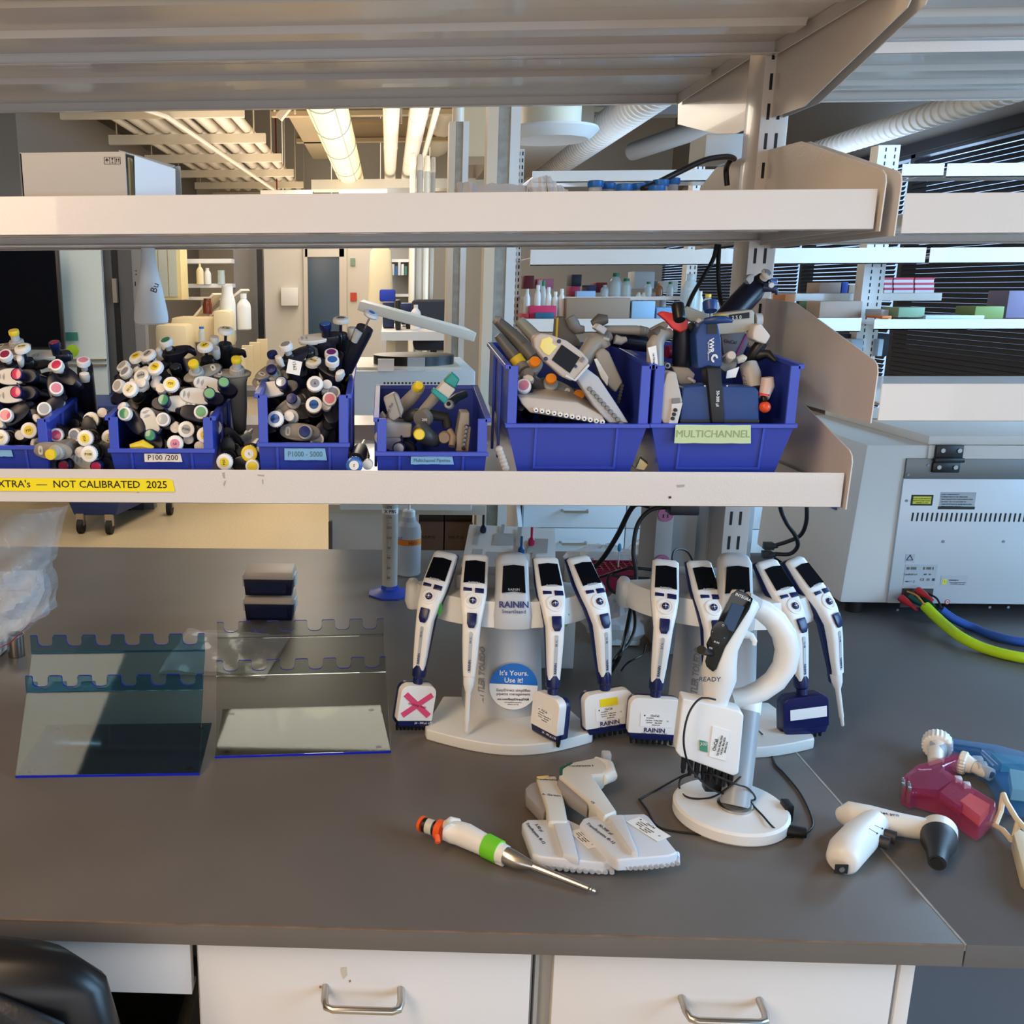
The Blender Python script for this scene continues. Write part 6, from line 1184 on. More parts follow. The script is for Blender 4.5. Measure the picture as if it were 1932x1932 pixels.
bot = [(993, 601, 12, 55, 'milky', None), (1013, 601, 13, 62, 'milky', 'white'), (1033, 601, 12, 58, 'milky', 'white'), (1046, 601, 12, 50, 'milky', 'white'), (1058, 601, 12, 55, 'milky', 'white'), (1023, 601, 12, 70, 'clear', 'green'),
 (1160, 562, 22, 46, 'clear', 'green'), (1180, 562, 20, 36, 'clear', 'green'), (1140, 562, 16, 24, 'clear', None), (1204, 570, 10, 18, 'milky', 'white'), (1214, 570, 10, 18, 'milky', 'white'), (1222, 562, 14, 30, 'clear', 'green'), (1243, 565, 13, 30, 'amber', 'orange'), (1263, 562, 13, 30, 'clear', 'green'), (1250, 580, 12, 22, 'milky', 'white'), (1274, 584, 14, 18, 'clear', 'navy'), (1298, 600, 34, 82, 'clear', None), (1333, 600, 20, 45, 'clear', 'yellow'), (1020, 548, 10, 22, 'clear', 'orange'),
 (1352, 600, 14, 30, 'clear', 'white'), (1318, 600, 12, 50, 'milky', 'white')]
MM = dict(milky=milk, clear=clearb, amber=M('amber_glass', (150, 90, 40), .15, alpha=.7)); CM = dict(white=wplast, green=M('green_cap', (30, 120, 80), .4), orange=M('orange_cap', (220, 120, 40), .4), navy=M('navy_cap', (30, 50, 110), .4), yellow=M('yellow_cap', (236, 190, 60), .4))
CN = {}
for x, y, w, h, mt, cp in bot:
    key = (mt, cp, h > 40); CN.setdefault(key, []).append(x)
for x, y, w, h, mt, cp in bot:
    key = (mt, cp, h > 40); xs = sorted(CN[key]); k = xs.index(x); pos = '' if len(xs) == 1 else (['leftmost ', 'second ', 'third ', 'fourth ', 'fifth ', 'sixth '][k] if k < len(xs)-1 or k == 0 else 'rightmost ')
    jar('bottle', pos+('tall ' if h > 40 else 'small ')+mt+(' bottle with a '+cp+' cap' if cp else ' open bottle')+' on the far bottle shelf', x, y, w, h, 4.72 if y > 595 else 4.86, MM[mt], CM.get(cp), 'bottles on the far shelf')
# right of the upright
far2 = [('amber_bottle_box', 'amber bottles block just right of the upright', 1480, 555, 1500, 575, (170, 100, 40), 5.0), ('card_box', 'brown box on the back shelf before the blinds', 1545, 533, 1588, 553, (150, 130, 120), 5.3), ('blue_book', 'deep blue box on the back shelf before the blinds', 1587, 532, 1601, 553, (30, 70, 160), 5.3), ('beige_box', 'beige box on the back shelf left of the far upright', 1601, 537, 1631, 553, (190, 170, 150), 5.3),
 ('green_tub', 'green lidded tub on the far bench shelf', 1532, 569, 1562, 582, (30, 110, 80), 5.0), ('khaki_cover', 'beige cloth covered mound on the far bench shelf', 1545, 568, 1628, 600, (170, 150, 136), 4.9), ('tray', 'clear green tray left on the far tray shelf', 1694, 580, 1746, 599, (120, 150, 120), 4.66), ('tray', 'clear green tray right on the far tray shelf', 1838, 578, 1896, 601, (110, 130, 60), 4.66), ('tray', 'flat white tray in the middle of the far tray shelf', 1746, 595, 1858, 602, (190, 204, 224), 4.64), ('purple_rack', 'clear and purple rack at the right edge of the far tray shelf', 1897, 548, 1990, 600, (110, 100, 130), 4.7), ('orange_box', 'small orange box beside the far upright', 1664, 596, 1683, 601, (220, 120, 50), 4.64), ('white_bag', 'white bag beside the far upright', 1662, 584, 1693, 598, (190, 204, 220), 4.75),
 ('monitor', 'dark monitor behind the far shelf uprights', 1575, 630, 1680, 672, (20, 24, 34), 5.1), ('folder', 'pale blue folder standing left of the far upright', 1604, 640, 1630, 672, (170, 190, 210), 5.0), ('folder', 'white folder standing right of the far upright', 1655, 640, 1668, 672, (190, 210, 226), 5.0)]
for nm, lb, x0, y0, x1, y1, rgb, Y in far2:
    bx(nm, lb, 'box' if nm not in ('tray', 'monitor', 'folder') else nm, x0, y0, x1, y1, Y, .16, T(rgb), bevel=.003)
bs = bx('back_shelf', 'white shelf in front of the blinds carrying red and white books', 'shelf', 1500, 553, 1778, 568, 5.25, .35, white)
for i, (x0, x1) in enumerate([(1668, 1684), (1686, 1724), (1726, 1763)]):
    for j in range(3):
        t_ = bx('book', ['top', 'middle', 'bottom'][j]+' red and white book of the '+['left', 'middle', 'right'][i]+' stack before the blinds', 'book', x0, 524+9.6*j, x1, 533.4+9.6*j, 5.3, .2, T((206, 200, 200)), 'red and white books before the blinds')
        a, b = at(x0, 528+9.6*j, 5.3)-t_.location, at(x1, 524+9.6*j, 5.3)-t_.location; MB().box(-.001, -.001, a.z, b.x+.001, .2, b.z+.001).obj('red_cover', T((190, 50, 80)), t_)
# strips of clear beads beside bin five and scraps between the big bins
o = thing('tube_strip', 'clear ribbed plastic strip leaning beside the large left bin', 'strip', at(946, 880, 1.60)); o.location.z = SZ
for i in range(6): p = at(942+2.4*i, 848+7*i, 1.605)-o.location; MB().sphere((p.x, p.y, max(p.z, .007)), .0068, 12, 6).obj('bead', M('clear_bead', (220, 214, 206), .1, alpha=.55), o)
o = MB().rings([[at(x, y, 1.62)-at(1205, 885, 1.62) for x, y in ((1200, 885), (1208, 866), (1222, 878), (1215, 888))], [at(x, y, 1.66)-at(1205, 885, 1.62) for x, y in ((1200, 880), (1208, 862), (1222, 872), (1215, 884))]]).obj('card_scrap', M('yellowed_card', (206, 186, 130), .7)); o.location = at(1205, 884, 1.62); tag(o, 'crumpled card scrap between the two large bins', 'scrap')
# ================================================================ the pipettes in the bins
def col(n, c, **k): return M('knob_'+n, c, k.pop('rough', .3), **k)
INS = {'red': col('red', (196, 40, 84), coat=.6), 'pink': col('pink', (214, 130, 150), coat=.4), 'green': col('green', (40, 130, 90), coat=.6), 'yellow': col('yellow', (226, 200, 50)), 'blue': col('blue', (40, 96, 170), coat=.6), 'grey': col('grey', (170, 170, 168), coat=.5),
       'cream': col('cream', (216, 206, 160)), 'purple': col('purple', (110, 40, 110)), 'dark red': col('dark_red', (140, 30, 66), coat=.5), 'pale green': col('pale_green', (120, 170, 120), coat=.8), 'silver': col('silver', (150, 156, 170), rough=.2, metal=.3), 'orange': col('orange', (236, 140, 40)), 'navy': col('navy', (24, 34, 90)), 'white': col('white', (226, 224, 220)), 'black': col('black', (24, 24, 28))}
bodyd = M('dark_pipette_body', (24, 25, 40), .36); bodyb = M('black_pipette_body', (20, 20, 23), .35); bodyg = M('grey_pipette_body', (134, 130, 122), .42); warmw = M('warm_white_button', (220, 214, 206), .35)
TP = {}
def proto(kind, c, kc=None):
    key = (kind, c, kc)
    if key in TP: return TP[key]
    t = thing('pipette', '', 'pipette'); ic = INS[c]
    if kind == 'A':      # dark oval body, white ringed knob with coloured insert
        MB().lathe([(.0100, -.0105), (.0122, -.0095), (.0125, -.003), (.0118, 0), (.0088, .0006), (.0085, -.0004), (.0, -.0004)], 28).obj('knob', M('knob_white_ring', (226, 224, 222), .3), t)
        MB().lathe([(.0086, -.0006), (.0084, .0004), (.004, .0007), (0, .0008)], 20).obj('knob_insert', ic, t)
        MB().lathe([(.0062, -.026), (.0062, -.009)], 14).obj('plunger', greypl, t)
        MB().se([(.010, 0, -.0245, .026, .012), (.010, 0, -.026, .0295, .0145), (.0085, 0, -.033, .027, .0150), (.002, 0, -.043, .0178, .0148), (0, 0, -.10, .0155, .0138), (0, 0, -.15, .0125, .0118), (0, 0, -.158, .009, .009)], 24, 2.3).obj('body', bodyd, t, ang=50)
        MB().tube([(.034, 0, -.028), (.041, 0, -.034), (.043, 0, -.044)], [.008, .0065, .003], 12).obj('finger_hook', bodyd, t)
        MB().lathe([(.0098, -.021), (.0105, -.024), (.0105, -.032)], 18).obj('collar', black, t)
        MB().se([(-.0185, 0, -.034, .005, .008), (-.0205, 0, -.024, .0065, .010), (-.020, 0, -.016, .0055, .0088), (-.0195, 0, -.0145, .0035, .006)], 18, 2.2).obj('ejector_button', warmw, t)
        MB().lathe([(.0085, -.155), (.0062, -.175), (.0048, -.205), (.0036, -.236), (.0026, -.238)], 14).obj('shaft', greypl, t)
    elif kind == 'B':    # big serrated white knob on a thin rod, black body
        w_ = M('knob_white_big', (230, 228, 224), .35) if not kc else INS[kc]
        n = 44; ring = lambda r, z, q: [(r*(1-q*(j % 2))*math.cos(2*math.pi*j/n), r*(1-q*(j % 2))*math.sin(2*math.pi*j/n), z) for j in range(n)]
        MB().rings([ring(.0122, -.0092, .0), ring(.0146, -.0078, .045), ring(.0148, -.0035, .045), ring(.0138, -.0008, .0), ring(.0118, .0002, 0), ring(.0082, .0004, 0)]).obj('knob', w_, t, ang=25)
        MB().lathe([(.0082, .0002), (.0080, .0010), (0, .0011)], 20).obj('knob_sticker', ic, t)
        s_ = text({'yellow': 'P20', 'cream': 'P100', 'blue': 'P1000', 'grey': 'P200', 'white': '2', 'pink': 'P2'}.get(c, 'P'), .0062, ink, t, (0, 0, .0014)); s_.data.name = 'lettering'
        MB().lathe([(.0028, -.034), (.0028, -.008)], 10).obj('plunger_rod', bodyd, t)
        MB().lathe([(.0118, -.029), (.0125, -.031), (.0125, -.044), (.0, -.044)], 24).obj('thumb_collar', bodyb, t)
        MB().se([(0, 0, -.038, .0150, .0140), (0, 0, -.060, .0155, .0145), (0, 0, -.12, .0138, .0128), (0, 0, -.15, .0115, .011), (0, 0, -.156, .008, .008)], 22, 2.4).obj('body', bodyb, t, ang=50)
        MB().rings([[(.012, -.013, z), (.026, -.013, z), (.036, -.007, z), (.038, 0, z), (.036, .007, z), (.026, .013, z), (.012, .013, z)] for z in (-.046, -.040)]).tube([(.034, 0, -.042), (.039, 0, -.052)], [.006, .003], 8).obj('finger_hook', bodyb, t, bevel=.0015)
        MB().lathe([(.0072, -.040), (.0088, -.032), (.0092, -.022), (.0086, -.019), (0, -.0185)], 18).obj('ejector_button', warmw, t).location = (-.0215, 0, 0)
        MB().tube([(-.019, 0, -.036), (-.0165, 0, -.10), (-.010, 0, -.15)], .0035, 8).obj('ejector_arm', bodyb, t)
        MB().lathe([(.0078, -.153), (.0062, -.175), (.0044, -.205), (.0034, -.236), (.0024, -.238)], 14).obj('shaft', steel, t)
    elif kind == 'C':    # white topped hook plate with radio marks, navy knob
        MB().lathe([(.0088, -.011), (.0105, -.010), (.0112, -.004), (.0108, 0), (.0092, .0006)], 26).obj('knob', navy, t)
        MB().lathe([(.0094, .0002), (.0088, .0012), (.004, .0018), (0, .0019)], 20).obj('knob_insert', ic, t)
        MB().lathe([(.0085, -.032), (.0085, -.009)], 16).obj('plunger', dnavy, t)
        MB().se([(.022, 0, -.032, .0285, .0135), (.022, 0, -.0255, .030, .0155), (.022, 0, -.0235, .0285, .0142)], 28, 2.3).obj('hook_plate', M('plate_white', (214, 212, 208), .4), t, ang=50)
        MB().se([(-.009, 0, -.036, .0185, .0125), (-.009, 0, -.026, .0195, .0135), (-.009, 0, -.0215, .0165, .0115)], 22, 2.2).obj('ejector_cap', dnavy, t, ang=50)
        MB().tube([(0, -.010, -.018), (0.006, -.019, -.019)], [.0028, .0014], 8).obj('lever', navy, t)
        mk = MB()
        for r in (.003, .0052, .0074, .0096):
            for sg in (1, -1):
                a = [math.radians(q) for q in range(-42, 43, 14)]
                for q, q2 in zip(a, a[1:]): mk.add([(.040+sg*r*math.cos(q)*.55, r*math.sin(q), -.0230), (.040+sg*(r+.0007)*math.cos(q)*.55, (r+.0007)*math.sin(q), -.0230), (.040+sg*(r+.0007)*math.cos(q2)*.55, (r+.0007)*math.sin(q2), -.0230), (.040+sg*r*math.cos(q2)*.55, r*math.sin(q2), -.0230)], [(0, 1, 2, 3)])
        mk.obj('radio_mark', M('grey_print_dark', (110, 112, 116), .5), t, smooth=False)
        MB().se([(.010, 0, -.030, .026, .0142), (.002, 0, -.044, .0172, .0142), (0, 0, -.10, .0145, .0132), (0, 0, -.15, .0118, .0112), (0, 0, -.156, .008, .008)], 22, 2.4).obj('body', M('pale_pipette_body', (120, 130, 150), .35) if kc else bodyd, t, ang=50)
        MB().lathe([(.0078, -.153), (.0062, -.175), (.0044, -.205), (.0034, -.236), (.0024, -.238)], 14).obj('shaft', wplast, t)
    elif kind == 'D':    # grey pipette with oval head, ribbed collar and coloured button
        MB().lathe([(.0088, -.009), (.0096, -.006), (.0096, -.002), (.0088, 0), (.0, .0006)], 24).obj('button', ic, t)
        MB().lathe([(.0078, -.022), (.0078, -.008)], 16).obj('button_stem', greypl, t)
        n = 40; ring = lambda r, z, q: [(r*(1-q*(j % 2))*math.cos(2*math.pi*j/n), r*(1-q*(j % 2))*math.sin(2*math.pi*j/n), z) for j in range(n)]
        MB().rings([ring(.0138, -.032, .06), ring(.0134, -.021, .06), ring(.0118, -.0195, 0)]).obj('ribbed_collar', M('collar_grey', (168, 166, 160), .4), t, ang=20)
        MB().se([(.010, 0, -.036, .034, .0140), (.010, 0, -.031, .0355, .0155), (.010, 0, -.029, .0330, .0140)], 30, 2.3).obj('head', bodyg, t, ang=50)
        MB().prism(rpoly(.0085, .016, .004, .004, .031, 0), -.0292, -.0284).obj('volume_window', M('window_pale', (196, 194, 188), .4), t)
        text({'navy': '1000', 'yellow': '100', 'orange': '10'}.get(c, '20'), .0045, ink, t, None, mtx=Matrix.Translation((.031, 0, -.0281)) @ Matrix.Rotation(R(90), 4, 'Z'))
        MB().se([(.004, 0, -.034, .0245, .0145), (0, 0, -.050, .0165, .0145), (0, 0, -.105, .0150, .0135), (0, 0, -.15, .0120, .0112), (0, 0, -.156, .008, .008)], 22, 2.4).obj('body', bodyg, t, ang=50)
        MB().lathe([(.0078, -.153), (.0062, -.175), (.0044, -.205), (.0034, -.236), (.0024, -.238)], 14).obj('shaft', greypl, t)
    elif kind == 'F':    # plain dark pipette seen from its cap
        MB().lathe([(.0095, -.012), (.0108, -.010), (.0108, -.002), (.0095, 0), (0, 0)], 22).obj('knob', ic, t)
        MB().lathe([(.0065, -.032), (.0065, -.010)], 12).obj('plunger', bodyb, t)
        MB().se([(.010, 0, -.028, .030, .0135), (.008, 0, -.033, .031, .0150), (.002, 0, -.046, .0178, .0148), (0, 0, -.10, .0150, .0136), (0, 0, -.15, .0122, .0115), (0, 0, -.157, .008, .008)], 22, 2.3).obj('body', bodyd, t, ang=50)
        MB().tube([(.036, 0, -.032), (.043, 0, -.040), (.044, 0, -.050)], [.008, .006, .003], 10).obj('finger_hook', bodyb, t)
        MB().lathe([(.0085, -.155), (.0062, -.175), (.0048, -.205), (.0036, -.236), (.0026, -.238)], 12).obj('shaft', bodyb, t)
    TP[key] = t; t['proto'] = 1; return t
LOOK = {'A': 'dark pipette with white ringed {} knob', 'B': 'black pipette with white serrated knob, {} sticker', 'C': 'white plated pipette with navy ringed {} knob', 'D': 'grey oval headed pipette with {} button', 'F': 'all dark pipette with {} knob'}
WHERE = {1: 'left edge bin', 2: 'P100/200 bin', 3: 'P1000-5000 bin', 4: 'low multichannel bin', 12: 'pile between the left bins', 23: 'beside the P100/200 bin', 34: 'loose beside the P1000-5000 bin', 5: 'left large bin', 6: 'right large bin'}
TGT = {k: v[0].location for k, v in BW.items()}
# (bin, kind, colour, knob pixel x, y, hook angle, optional: distance, explicit axis (dx, dy, dz), knob colour)
PILE = [
 (1, 'D', 'yellow', 25, 623, 175, 1.74, (.05, .35, -1)), (1, 'B', 'cream', 41, 654, 20, 1.72, (.1, .55, -1)), (1, 'A', 'dark red', 9, 668, 200, 1.70), (1, 'C', 'dark red', 102, 646, 190, 1.78, (.05, .4, -1)), (1, 'A', 'red', 106, 688, -40, 1.69, (.10, 1, -.75)), (1, 'A', 'pink', 157, 679, 92, 1.73, (-.10, .55, -1)),
 (1, 'C', 'red', 31, 706, 180, 1.67, (.1, 1, -.25)), (1, 'C', 'red', 30, 740, 185, 1.65, (.1, 1, -.2)), (1, 'A', 'pink', 106, 732, 100, 1.67), (1, 'A', 'grey', 83, 771, 45, 1.64), (1, 'A', 'red', 10, 783, 38, 1.63), (1, 'B', 'yellow', 54, 812, 20, 1.63), (1, 'B', 'cream', 0, 826, 10, 1.62), (1, 'F', 'black', 60, 700, 60, 1.75), (1, 'B', 'grey', 72, 838, 160, 1.66), (1, 'F', 'black', -30, 700, 60, 1.72), (1, 'F', 'black', 36, 790, 160, 1.72),
 (12, 'A', 'red', 106, 821, 150, 1.625, (-.1, 1, -.1)), (12, 'B', 'cream', 171, 792, 225, 1.66, (-.05, 1, -.25)), (12, 'B', 'yellow', 160, 827, 105, 1.61, (0, 1, -.12)), (12, 'A', 'silver', 140, 821, 190, 1.64, (.2, 1, -.1)), (12, 'D', 'yellow', 94, 858, 178, 1.562, (.12, 1, .03)), (12, 'B', 'cream', 167, 857, 0, 1.585, (.0, 1, .0)), (12, 'B', 'cream', 206, 826, 80, 1.65, (0, 1, -.1)), (12, 'F', 'black', 206, 850, 90, 1.64, (0, 1, 0)),
 (12, 'C', 'dark red', 120, 880, 12, 1.61, (.15, 1, .04)), (12, 'C', 'red', 181, 881, 170, 1.60, (.1, 1, .04)), (12, 'A', 'red', 218, 874, 190, 1.64, (0, 1, .02)), (12, 'F', 'black', 186, 812, 60, 1.68, (0, 1, -.15)), (12, 'F', 'black', 132, 848, 200, 1.66, (0, 1, -.05)), (12, 'F', 'black', 140, 800, 140, 1.70, (0, 1, -.3)),
 (2, 'B', 'cream', 426, 620, -10, 1.78, (-.12, .35, -1)), (2, 'A', 'green', 312, 641, 0, 1.76, (.25, .6, -1)), (2, 'B', 'yellow', 386, 651, 250, 1.74, (.05, .6, -1)), (2, 'D', 'yellow', 364, 684, 35, 1.69, (.1, .8, -.9)), (2, 'D', 'yellow', 446, 675, 200, 1.71, (-.05, .45, -1)), (2, 'B', 'yellow', 256, 671, 190, 1.74, (.35, .6, -.9)), (2, 'B', 'grey', 278, 667, 80, 1.73, (.3, .6, -.9)), (2, 'A', 'grey', 230, 689, 160, 1.73, (.5, .6, -.8)), (2, 'A', 'silver', 235, 700, 200, 1.71, (.5, .6, -.7)), (2, 'A', 'grey', 221, 727, 200, 1.68, (.5, .8, -.4)),
 (2, 'B', 'yellow', 292, 692, -30, 1.69, (.25, .8, -.7)), (2, 'B', 'grey', 266, 708, 200, 1.69), (2, 'B', 'cream', 264, 724, 210, 1.68), (2, 'B', 'yellow', 322, 724, 0, 1.66), (2, 'B', 'cream', 244, 733, 240, 1.65), (2, 'C', 'green', 308, 754, 0, 1.64), (2, 'C', 'pale green', 422, 721, 170, 1.67), (2, 'C', 'pale green', 395, 742, 175, 1.65), (2, 'A', 'green', 234, 780, -52, 1.625), (2, 'A', 'pale green', 379, 777, 170, 1.63), (2, 'C', 'green', 283, 821, 110, 1.615), (2, 'A', 'grey', 307, 791, 150, 1.63),
 (2, 'B', 'grey', 351, 810, -10, 1.62), (2, 'B', 'yellow', 387, 821, 60, 1.615), (2, 'B', 'cream', 404, 806, 100, 1.66), (2, 'B', 'pink', 330, 837, 200, 1.612), (2, 'F', 'black', 330, 690, 40, 1.74, (.1, .6, -1)), (2, 'F', 'black', 306, 838, 180, 1.64), (2, 'F', 'black', 350, 745, 30, 1.70), (2, 'F', 'black', 262, 765, 60, 1.70), (2, 'F', 'black', 352, 772, 200, 1.69), (2, 'F', 'black', 408, 690, 80, 1.75, (-.1, .6, -1)), (2, 'F', 'black', 300, 722, 10, 1.73),
 (23, 'B', 'yellow', 423, 872, 95, 1.605, (.05, 1, 0)), (23, 'B', 'white', 470, 856, 200, 1.615, (-.05, 1, -.05), 'yellow'), (23, 'A', 'yellow', 476, 880, 180, 1.61, (0, 1, 0)), (23, 'F', 'black', 440, 848, 120, 1.66, (0, 1, 0)), (23, 'A', 'pink', 486, 864, 60, 1.66, (-.1, 1, 0)), (23, 'F', 'black', 452, 872, 250, 1.66, (0, 1, 0)),
 (3, 'B', 'grey', 643, 600, 200, 1.78, (-.02, .3, -1)), (3, 'C', 'blue', 614, 611, 200, 1.73, (.05, .45, -1)), (3, 'A', 'silver', 538, 649, 60, 1.69, (.3, .5, -1)), (3, 'D', 'navy', 513, 665, 250, 1.72, (.1, .55, -1)), (3, 'D', 'navy', 511, 695, 190, 1.70, (.2, .8, -.6)), (3, 'C', 'silver', 530, 720, 185, 1.66), (3, 'A', 'purple', 625, 664, 80, 1.72, (0, .6, -1)), (3, 'A', 'blue', 627, 678, 120, 1.68, (-.05, .7, -.9)), (3, 'F', 'black', 583, 660, 50, 1.72, (0, .6, -1)),
 (3, 'B', 'cream', 591, 680, 130, 1.71, (.05, .6, -1)), (3, 'B', 'silver', 594, 723, 200, 1.65), (3, 'B', 'blue', 592, 763, 190, 1.63), (3, 'A', 'silver', 629, 740, 90, 1.67), (3, 'A', 'pink', 622, 752, -80, 1.65), (3, 'D', 'navy', 550, 751, 220, 1.65), (3, 'B', 'blue', 519, 790, 200, 1.62), (3, 'B', 'blue', 548, 787, 30, 1.66), (3, 'D', 'navy', 574, 814, 176, 1.61), (3, 'A', 'silver', 598, 829, 60, 1.64), (3, 'F', 'black', 570, 700, 160, 1.71), (3, 'F', 'black', 620, 800, 270, 1.66), (3, 'F', 'black', 610, 712, 0, 1.71),
 (34, 'B', 'white', 668, 878, 172, 1.575, (.05, 1, .02), 'blue'),
 (4, 'C', 'grey', 752, 846, 160, 1.64, (.2, 1, 0)), (5, 'A', 'pink', 988, 727, 255, 1.63), (5, 'D', 'orange', 1010, 681, 225, 1.66, (-.1, .9, -.5)), (5, 'D', 'orange', 1040, 713, -30, 1.67), (5, 'D', 'orange', 1093, 744, 200, 1.68),
]
rank = {}
for e in PILE: rank.setdefault((e[0], e[1], e[2]), []).append(e)
ORD = ['highest', 'second highest', 'third highest', 'fourth highest', 'fifth highest', 'sixth highest', 'seventh highest', 'eighth highest', 'ninth highest', 'tenth highest']
used_p = set()
for e in PILE:
    b, kd, c, px, py, th = e[:6]; Yk = e[6] if len(e) > 6 else 1.62; ax = e[7] if len(e) > 7 else None; kc = e[8] if len(e) > 8 else None
    K_ = at(px, py, Yk)
    if ax is None:
        g = TGT[b]; tg = Vector((g.x+.5*(K_.x-g.x), 1.825, SZ+.014+.35*(K_.z-SZ))); ax = tg-K_
    z = -Vector(ax).normalized(); hx = Vector((math.cos(R(th)), 0, math.sin(R(th)))); hx = (hx-z*hx.dot(z)).normalized(); hy = z.cross(hx)
    mt = Matrix((tuple(hx), tuple(hy), tuple(z))).transposed().to_4x4(); mt.translation = K_
    grp = sorted(rank[(b, kd, c)], key=lambda q: q[4]); k = grp.index(e)
    look = LOOK[kd].format(kc and c or c)
    if kc: look = look.replace('white serrated', kc+' serrated').replace(c+' sticker', 'white centre')
    lab = look+', '+WHERE[b]
    if len(grp) > 1: lab = look+', '+(ORD[k] if k < len(grp)-1 or k == 0 else 'lowest')+' such, '+WHERE[b]
    p = proto(kd, c, kc)
    t = p if id(p) not in used_p else dup(p)
    used_p.add(id(p)); t.matrix_basis = mt; t['label'] = lab; t['group'] = 'hand pipettes heaped in and around the blue bins'
    if 'proto' in t: del t['proto']
    if (px, py) in ((701, 591),): pass
# the long black pipette leaning out of the narrow bin, with a yellow band
lp = thing('pipette', 'long black pipette with a yellow band leaning out of the narrow bin', 'pipette', at(701, 591, 1.72))
ax = (at(646, 722, 1.76)-at(693, 618, 1.72)).normalized(); z = -ax; hx = (Vector((-.2, -1, .3))-z*Vector((-.2, -1, .3)).dot(z)).normalized(); hy = z.cross(hx)
lp.matrix_basis = Matrix.Translation(at(701, 591, 1.72)) @ Matrix((tuple(hx), tuple(hy), tuple(z))).transposed().to_4x4()
MB().lathe([(.0125, -.006), (.0145, -.003), (.0125, .001), (.0, .003)], 28).obj('knob', M('knob_grey_disc', (196, 200, 206), .35), lp); MB().lathe([(.006, .0022), (0, .0034)], 18).obj('knob_sticker', INS['blue'], lp)
MB().lathe([(.0018, -.036), (.0018, -.004)], 8).obj('plunger_rod', steel, lp)
MB().se([(.0, 0, -.030, .0155, .0150), (0, 0, -.04, .0165, .0158), (0, 0, -.075, .0150, .0140), (0, 0, -.15, .0125, .0118), (0, 0, -.20, .010, .0095)], 22, 2.3).obj('body', bodyd, lp, ang=50)
MB().lathe([(.0128, -.120), (.0132, -.121), (.0132, -.136), (.0125, -.137)], 22).obj('yellow_band', M('olive_yellow_band', (190, 170, 40), .5), lp)
MB().lathe([(.006, -.056), (.0075, -.04), (.0075, -.034), (0, -.0335)], 16).obj('ejector_button', greypl, lp).location = (.017, -.002, 0)
# loose yellow dot stickers and half hidden ejector buttons belong to the pipettes above; label sticker on the tall one
o = MB().box(-.012, -.0005, -.012, .012, 0, .012).obj('sticker_label', paper); o.location = at(555, 693, 1.655); o.rotation_euler = (0, R(12), 0); tag(o, 'white handwritten label stuck on the navy pipette at the left of the narrow bin', 'sticker')
text('1562', .008, ink, o, (0, -.0008, .003), (R(90), R(70), 0))
o = MB().tube([(0, 0, 0), (.022, .0, .003), (.04, 0, -.004)], [.004, .009, .004], 10).obj('yellow_lever', INS['yellow']); o.location = at(246, 842, 1.615); tag(o, 'yellow curved lever at the lower left of the P100/200 bin', 'lever')
o = MB().cyl((0, 0, 0), (0, -.001, 0), .013, n=8).obj('highlighter_tab', M('lime_sticky_note', (170, 214, 40), .6)); o.location = at(137, 662, 1.86); tag(o, 'lime green sticky note showing behind the left bin', 'note')
# --------------------------------------------------------------- low bin: grey multichannel parts
tpg = M('taupe_grey_shell', (150, 143, 134), .42); tpd = M('dark_taupe_shell', (104, 100, 94), .45); teal = M('teal_plastic', (30, 140, 136), .35)
def gt(name, label, x, y, Y, cat='pipette', grp=None): return thing(name, label, cat, at(x, y, Y), None, grp)
t = gt('multichannel_pipette', 'grey multichannel pipette with a yellow push button in the low bin', 791, 727, 1.68)
seg(t, 'body', [(790, 735, 1.69, 11), (775, 752, 1.70, 13), (752, 775, 1.71, 13), (735, 790, 1.72, 10)], tpg)
disc(t, 'button', 791, 727, 1.665, 9.5, .014, INS['yellow'], (-.3, .5)); seg(t, 'button_collar', [(790, 729, 1.68, 12), (788, 733, 1.685, 13)], greypl)
slab(t, 'manifold_block', [(723, 752), (744, 741), (752, 746), (762, 775), (758, 785), (742, 795), (734, 790)], 1.64, .03, tpg, .004)
text('DPJ3 Plus', .006, ink, t, at(735, 772, 1.638)-t.location, (R(90), R(-68), 0)); slab(t, 'dark_seam', [(742, 744), (744, 743), (758, 787), (756, 788)], 1.6395, .001, tpd)
t = gt('multichannel_pipette', 'beige and teal pipette handle sticking up in the low bin', 832, 740, 1.66)
seg(t, 'lower_handle', [(798, 775, 1.68, 9), (815, 756, 1.67, 10), (826, 742, 1.66, 10)], tpg); slab(t, 'beige_block', [(822, 738), (838, 720), (860, 735), (844, 755)], 1.64, .035, M('beige_shell', (196, 186, 172), .4), .003)
slab(t, 'teal_block', [(837, 720), (853, 702), (868, 716), (859, 733)], 1.64, .03, teal, .004); slab(t, 'teal_lever', [(813, 740), (819, 732), (846, 752), (839, 763)], 1.63, .02, teal, .003)
t = gt('pipette', 'grey green pipette end with an open socket lying right of the teal handle', 850, 756, 1.70)
seg(t, 'body', [(850, 760, 1.68, 9), (862, 750, 1.70, 8), (877, 744, 1.72, 7)], M('dark_green_grey', (58, 74, 74), .4)); disc(t, 'socket', 846, 762, 1.665, 9, .02, greypl, (.2, .2)); disc(t, 'socket_hole', 846, 762, 1.663, 4, .004, ink, (.2, .2))
t = gt('pipette', 'black looped pipette handle lying across the low bin', 800, 790, 1.69)
seg(t, 'handle', [(766, 790, 1.69, 9), (780, 782, 1.68, 11), (810, 782, 1.69, 11), (840, 786, 1.70, 10), (844, 806, 1.70, 9)], dgrey)
t = gt('multichannel_pipette', 'dark grey pipette with a round yellow button low in the low bin', 791, 820, 1.62)
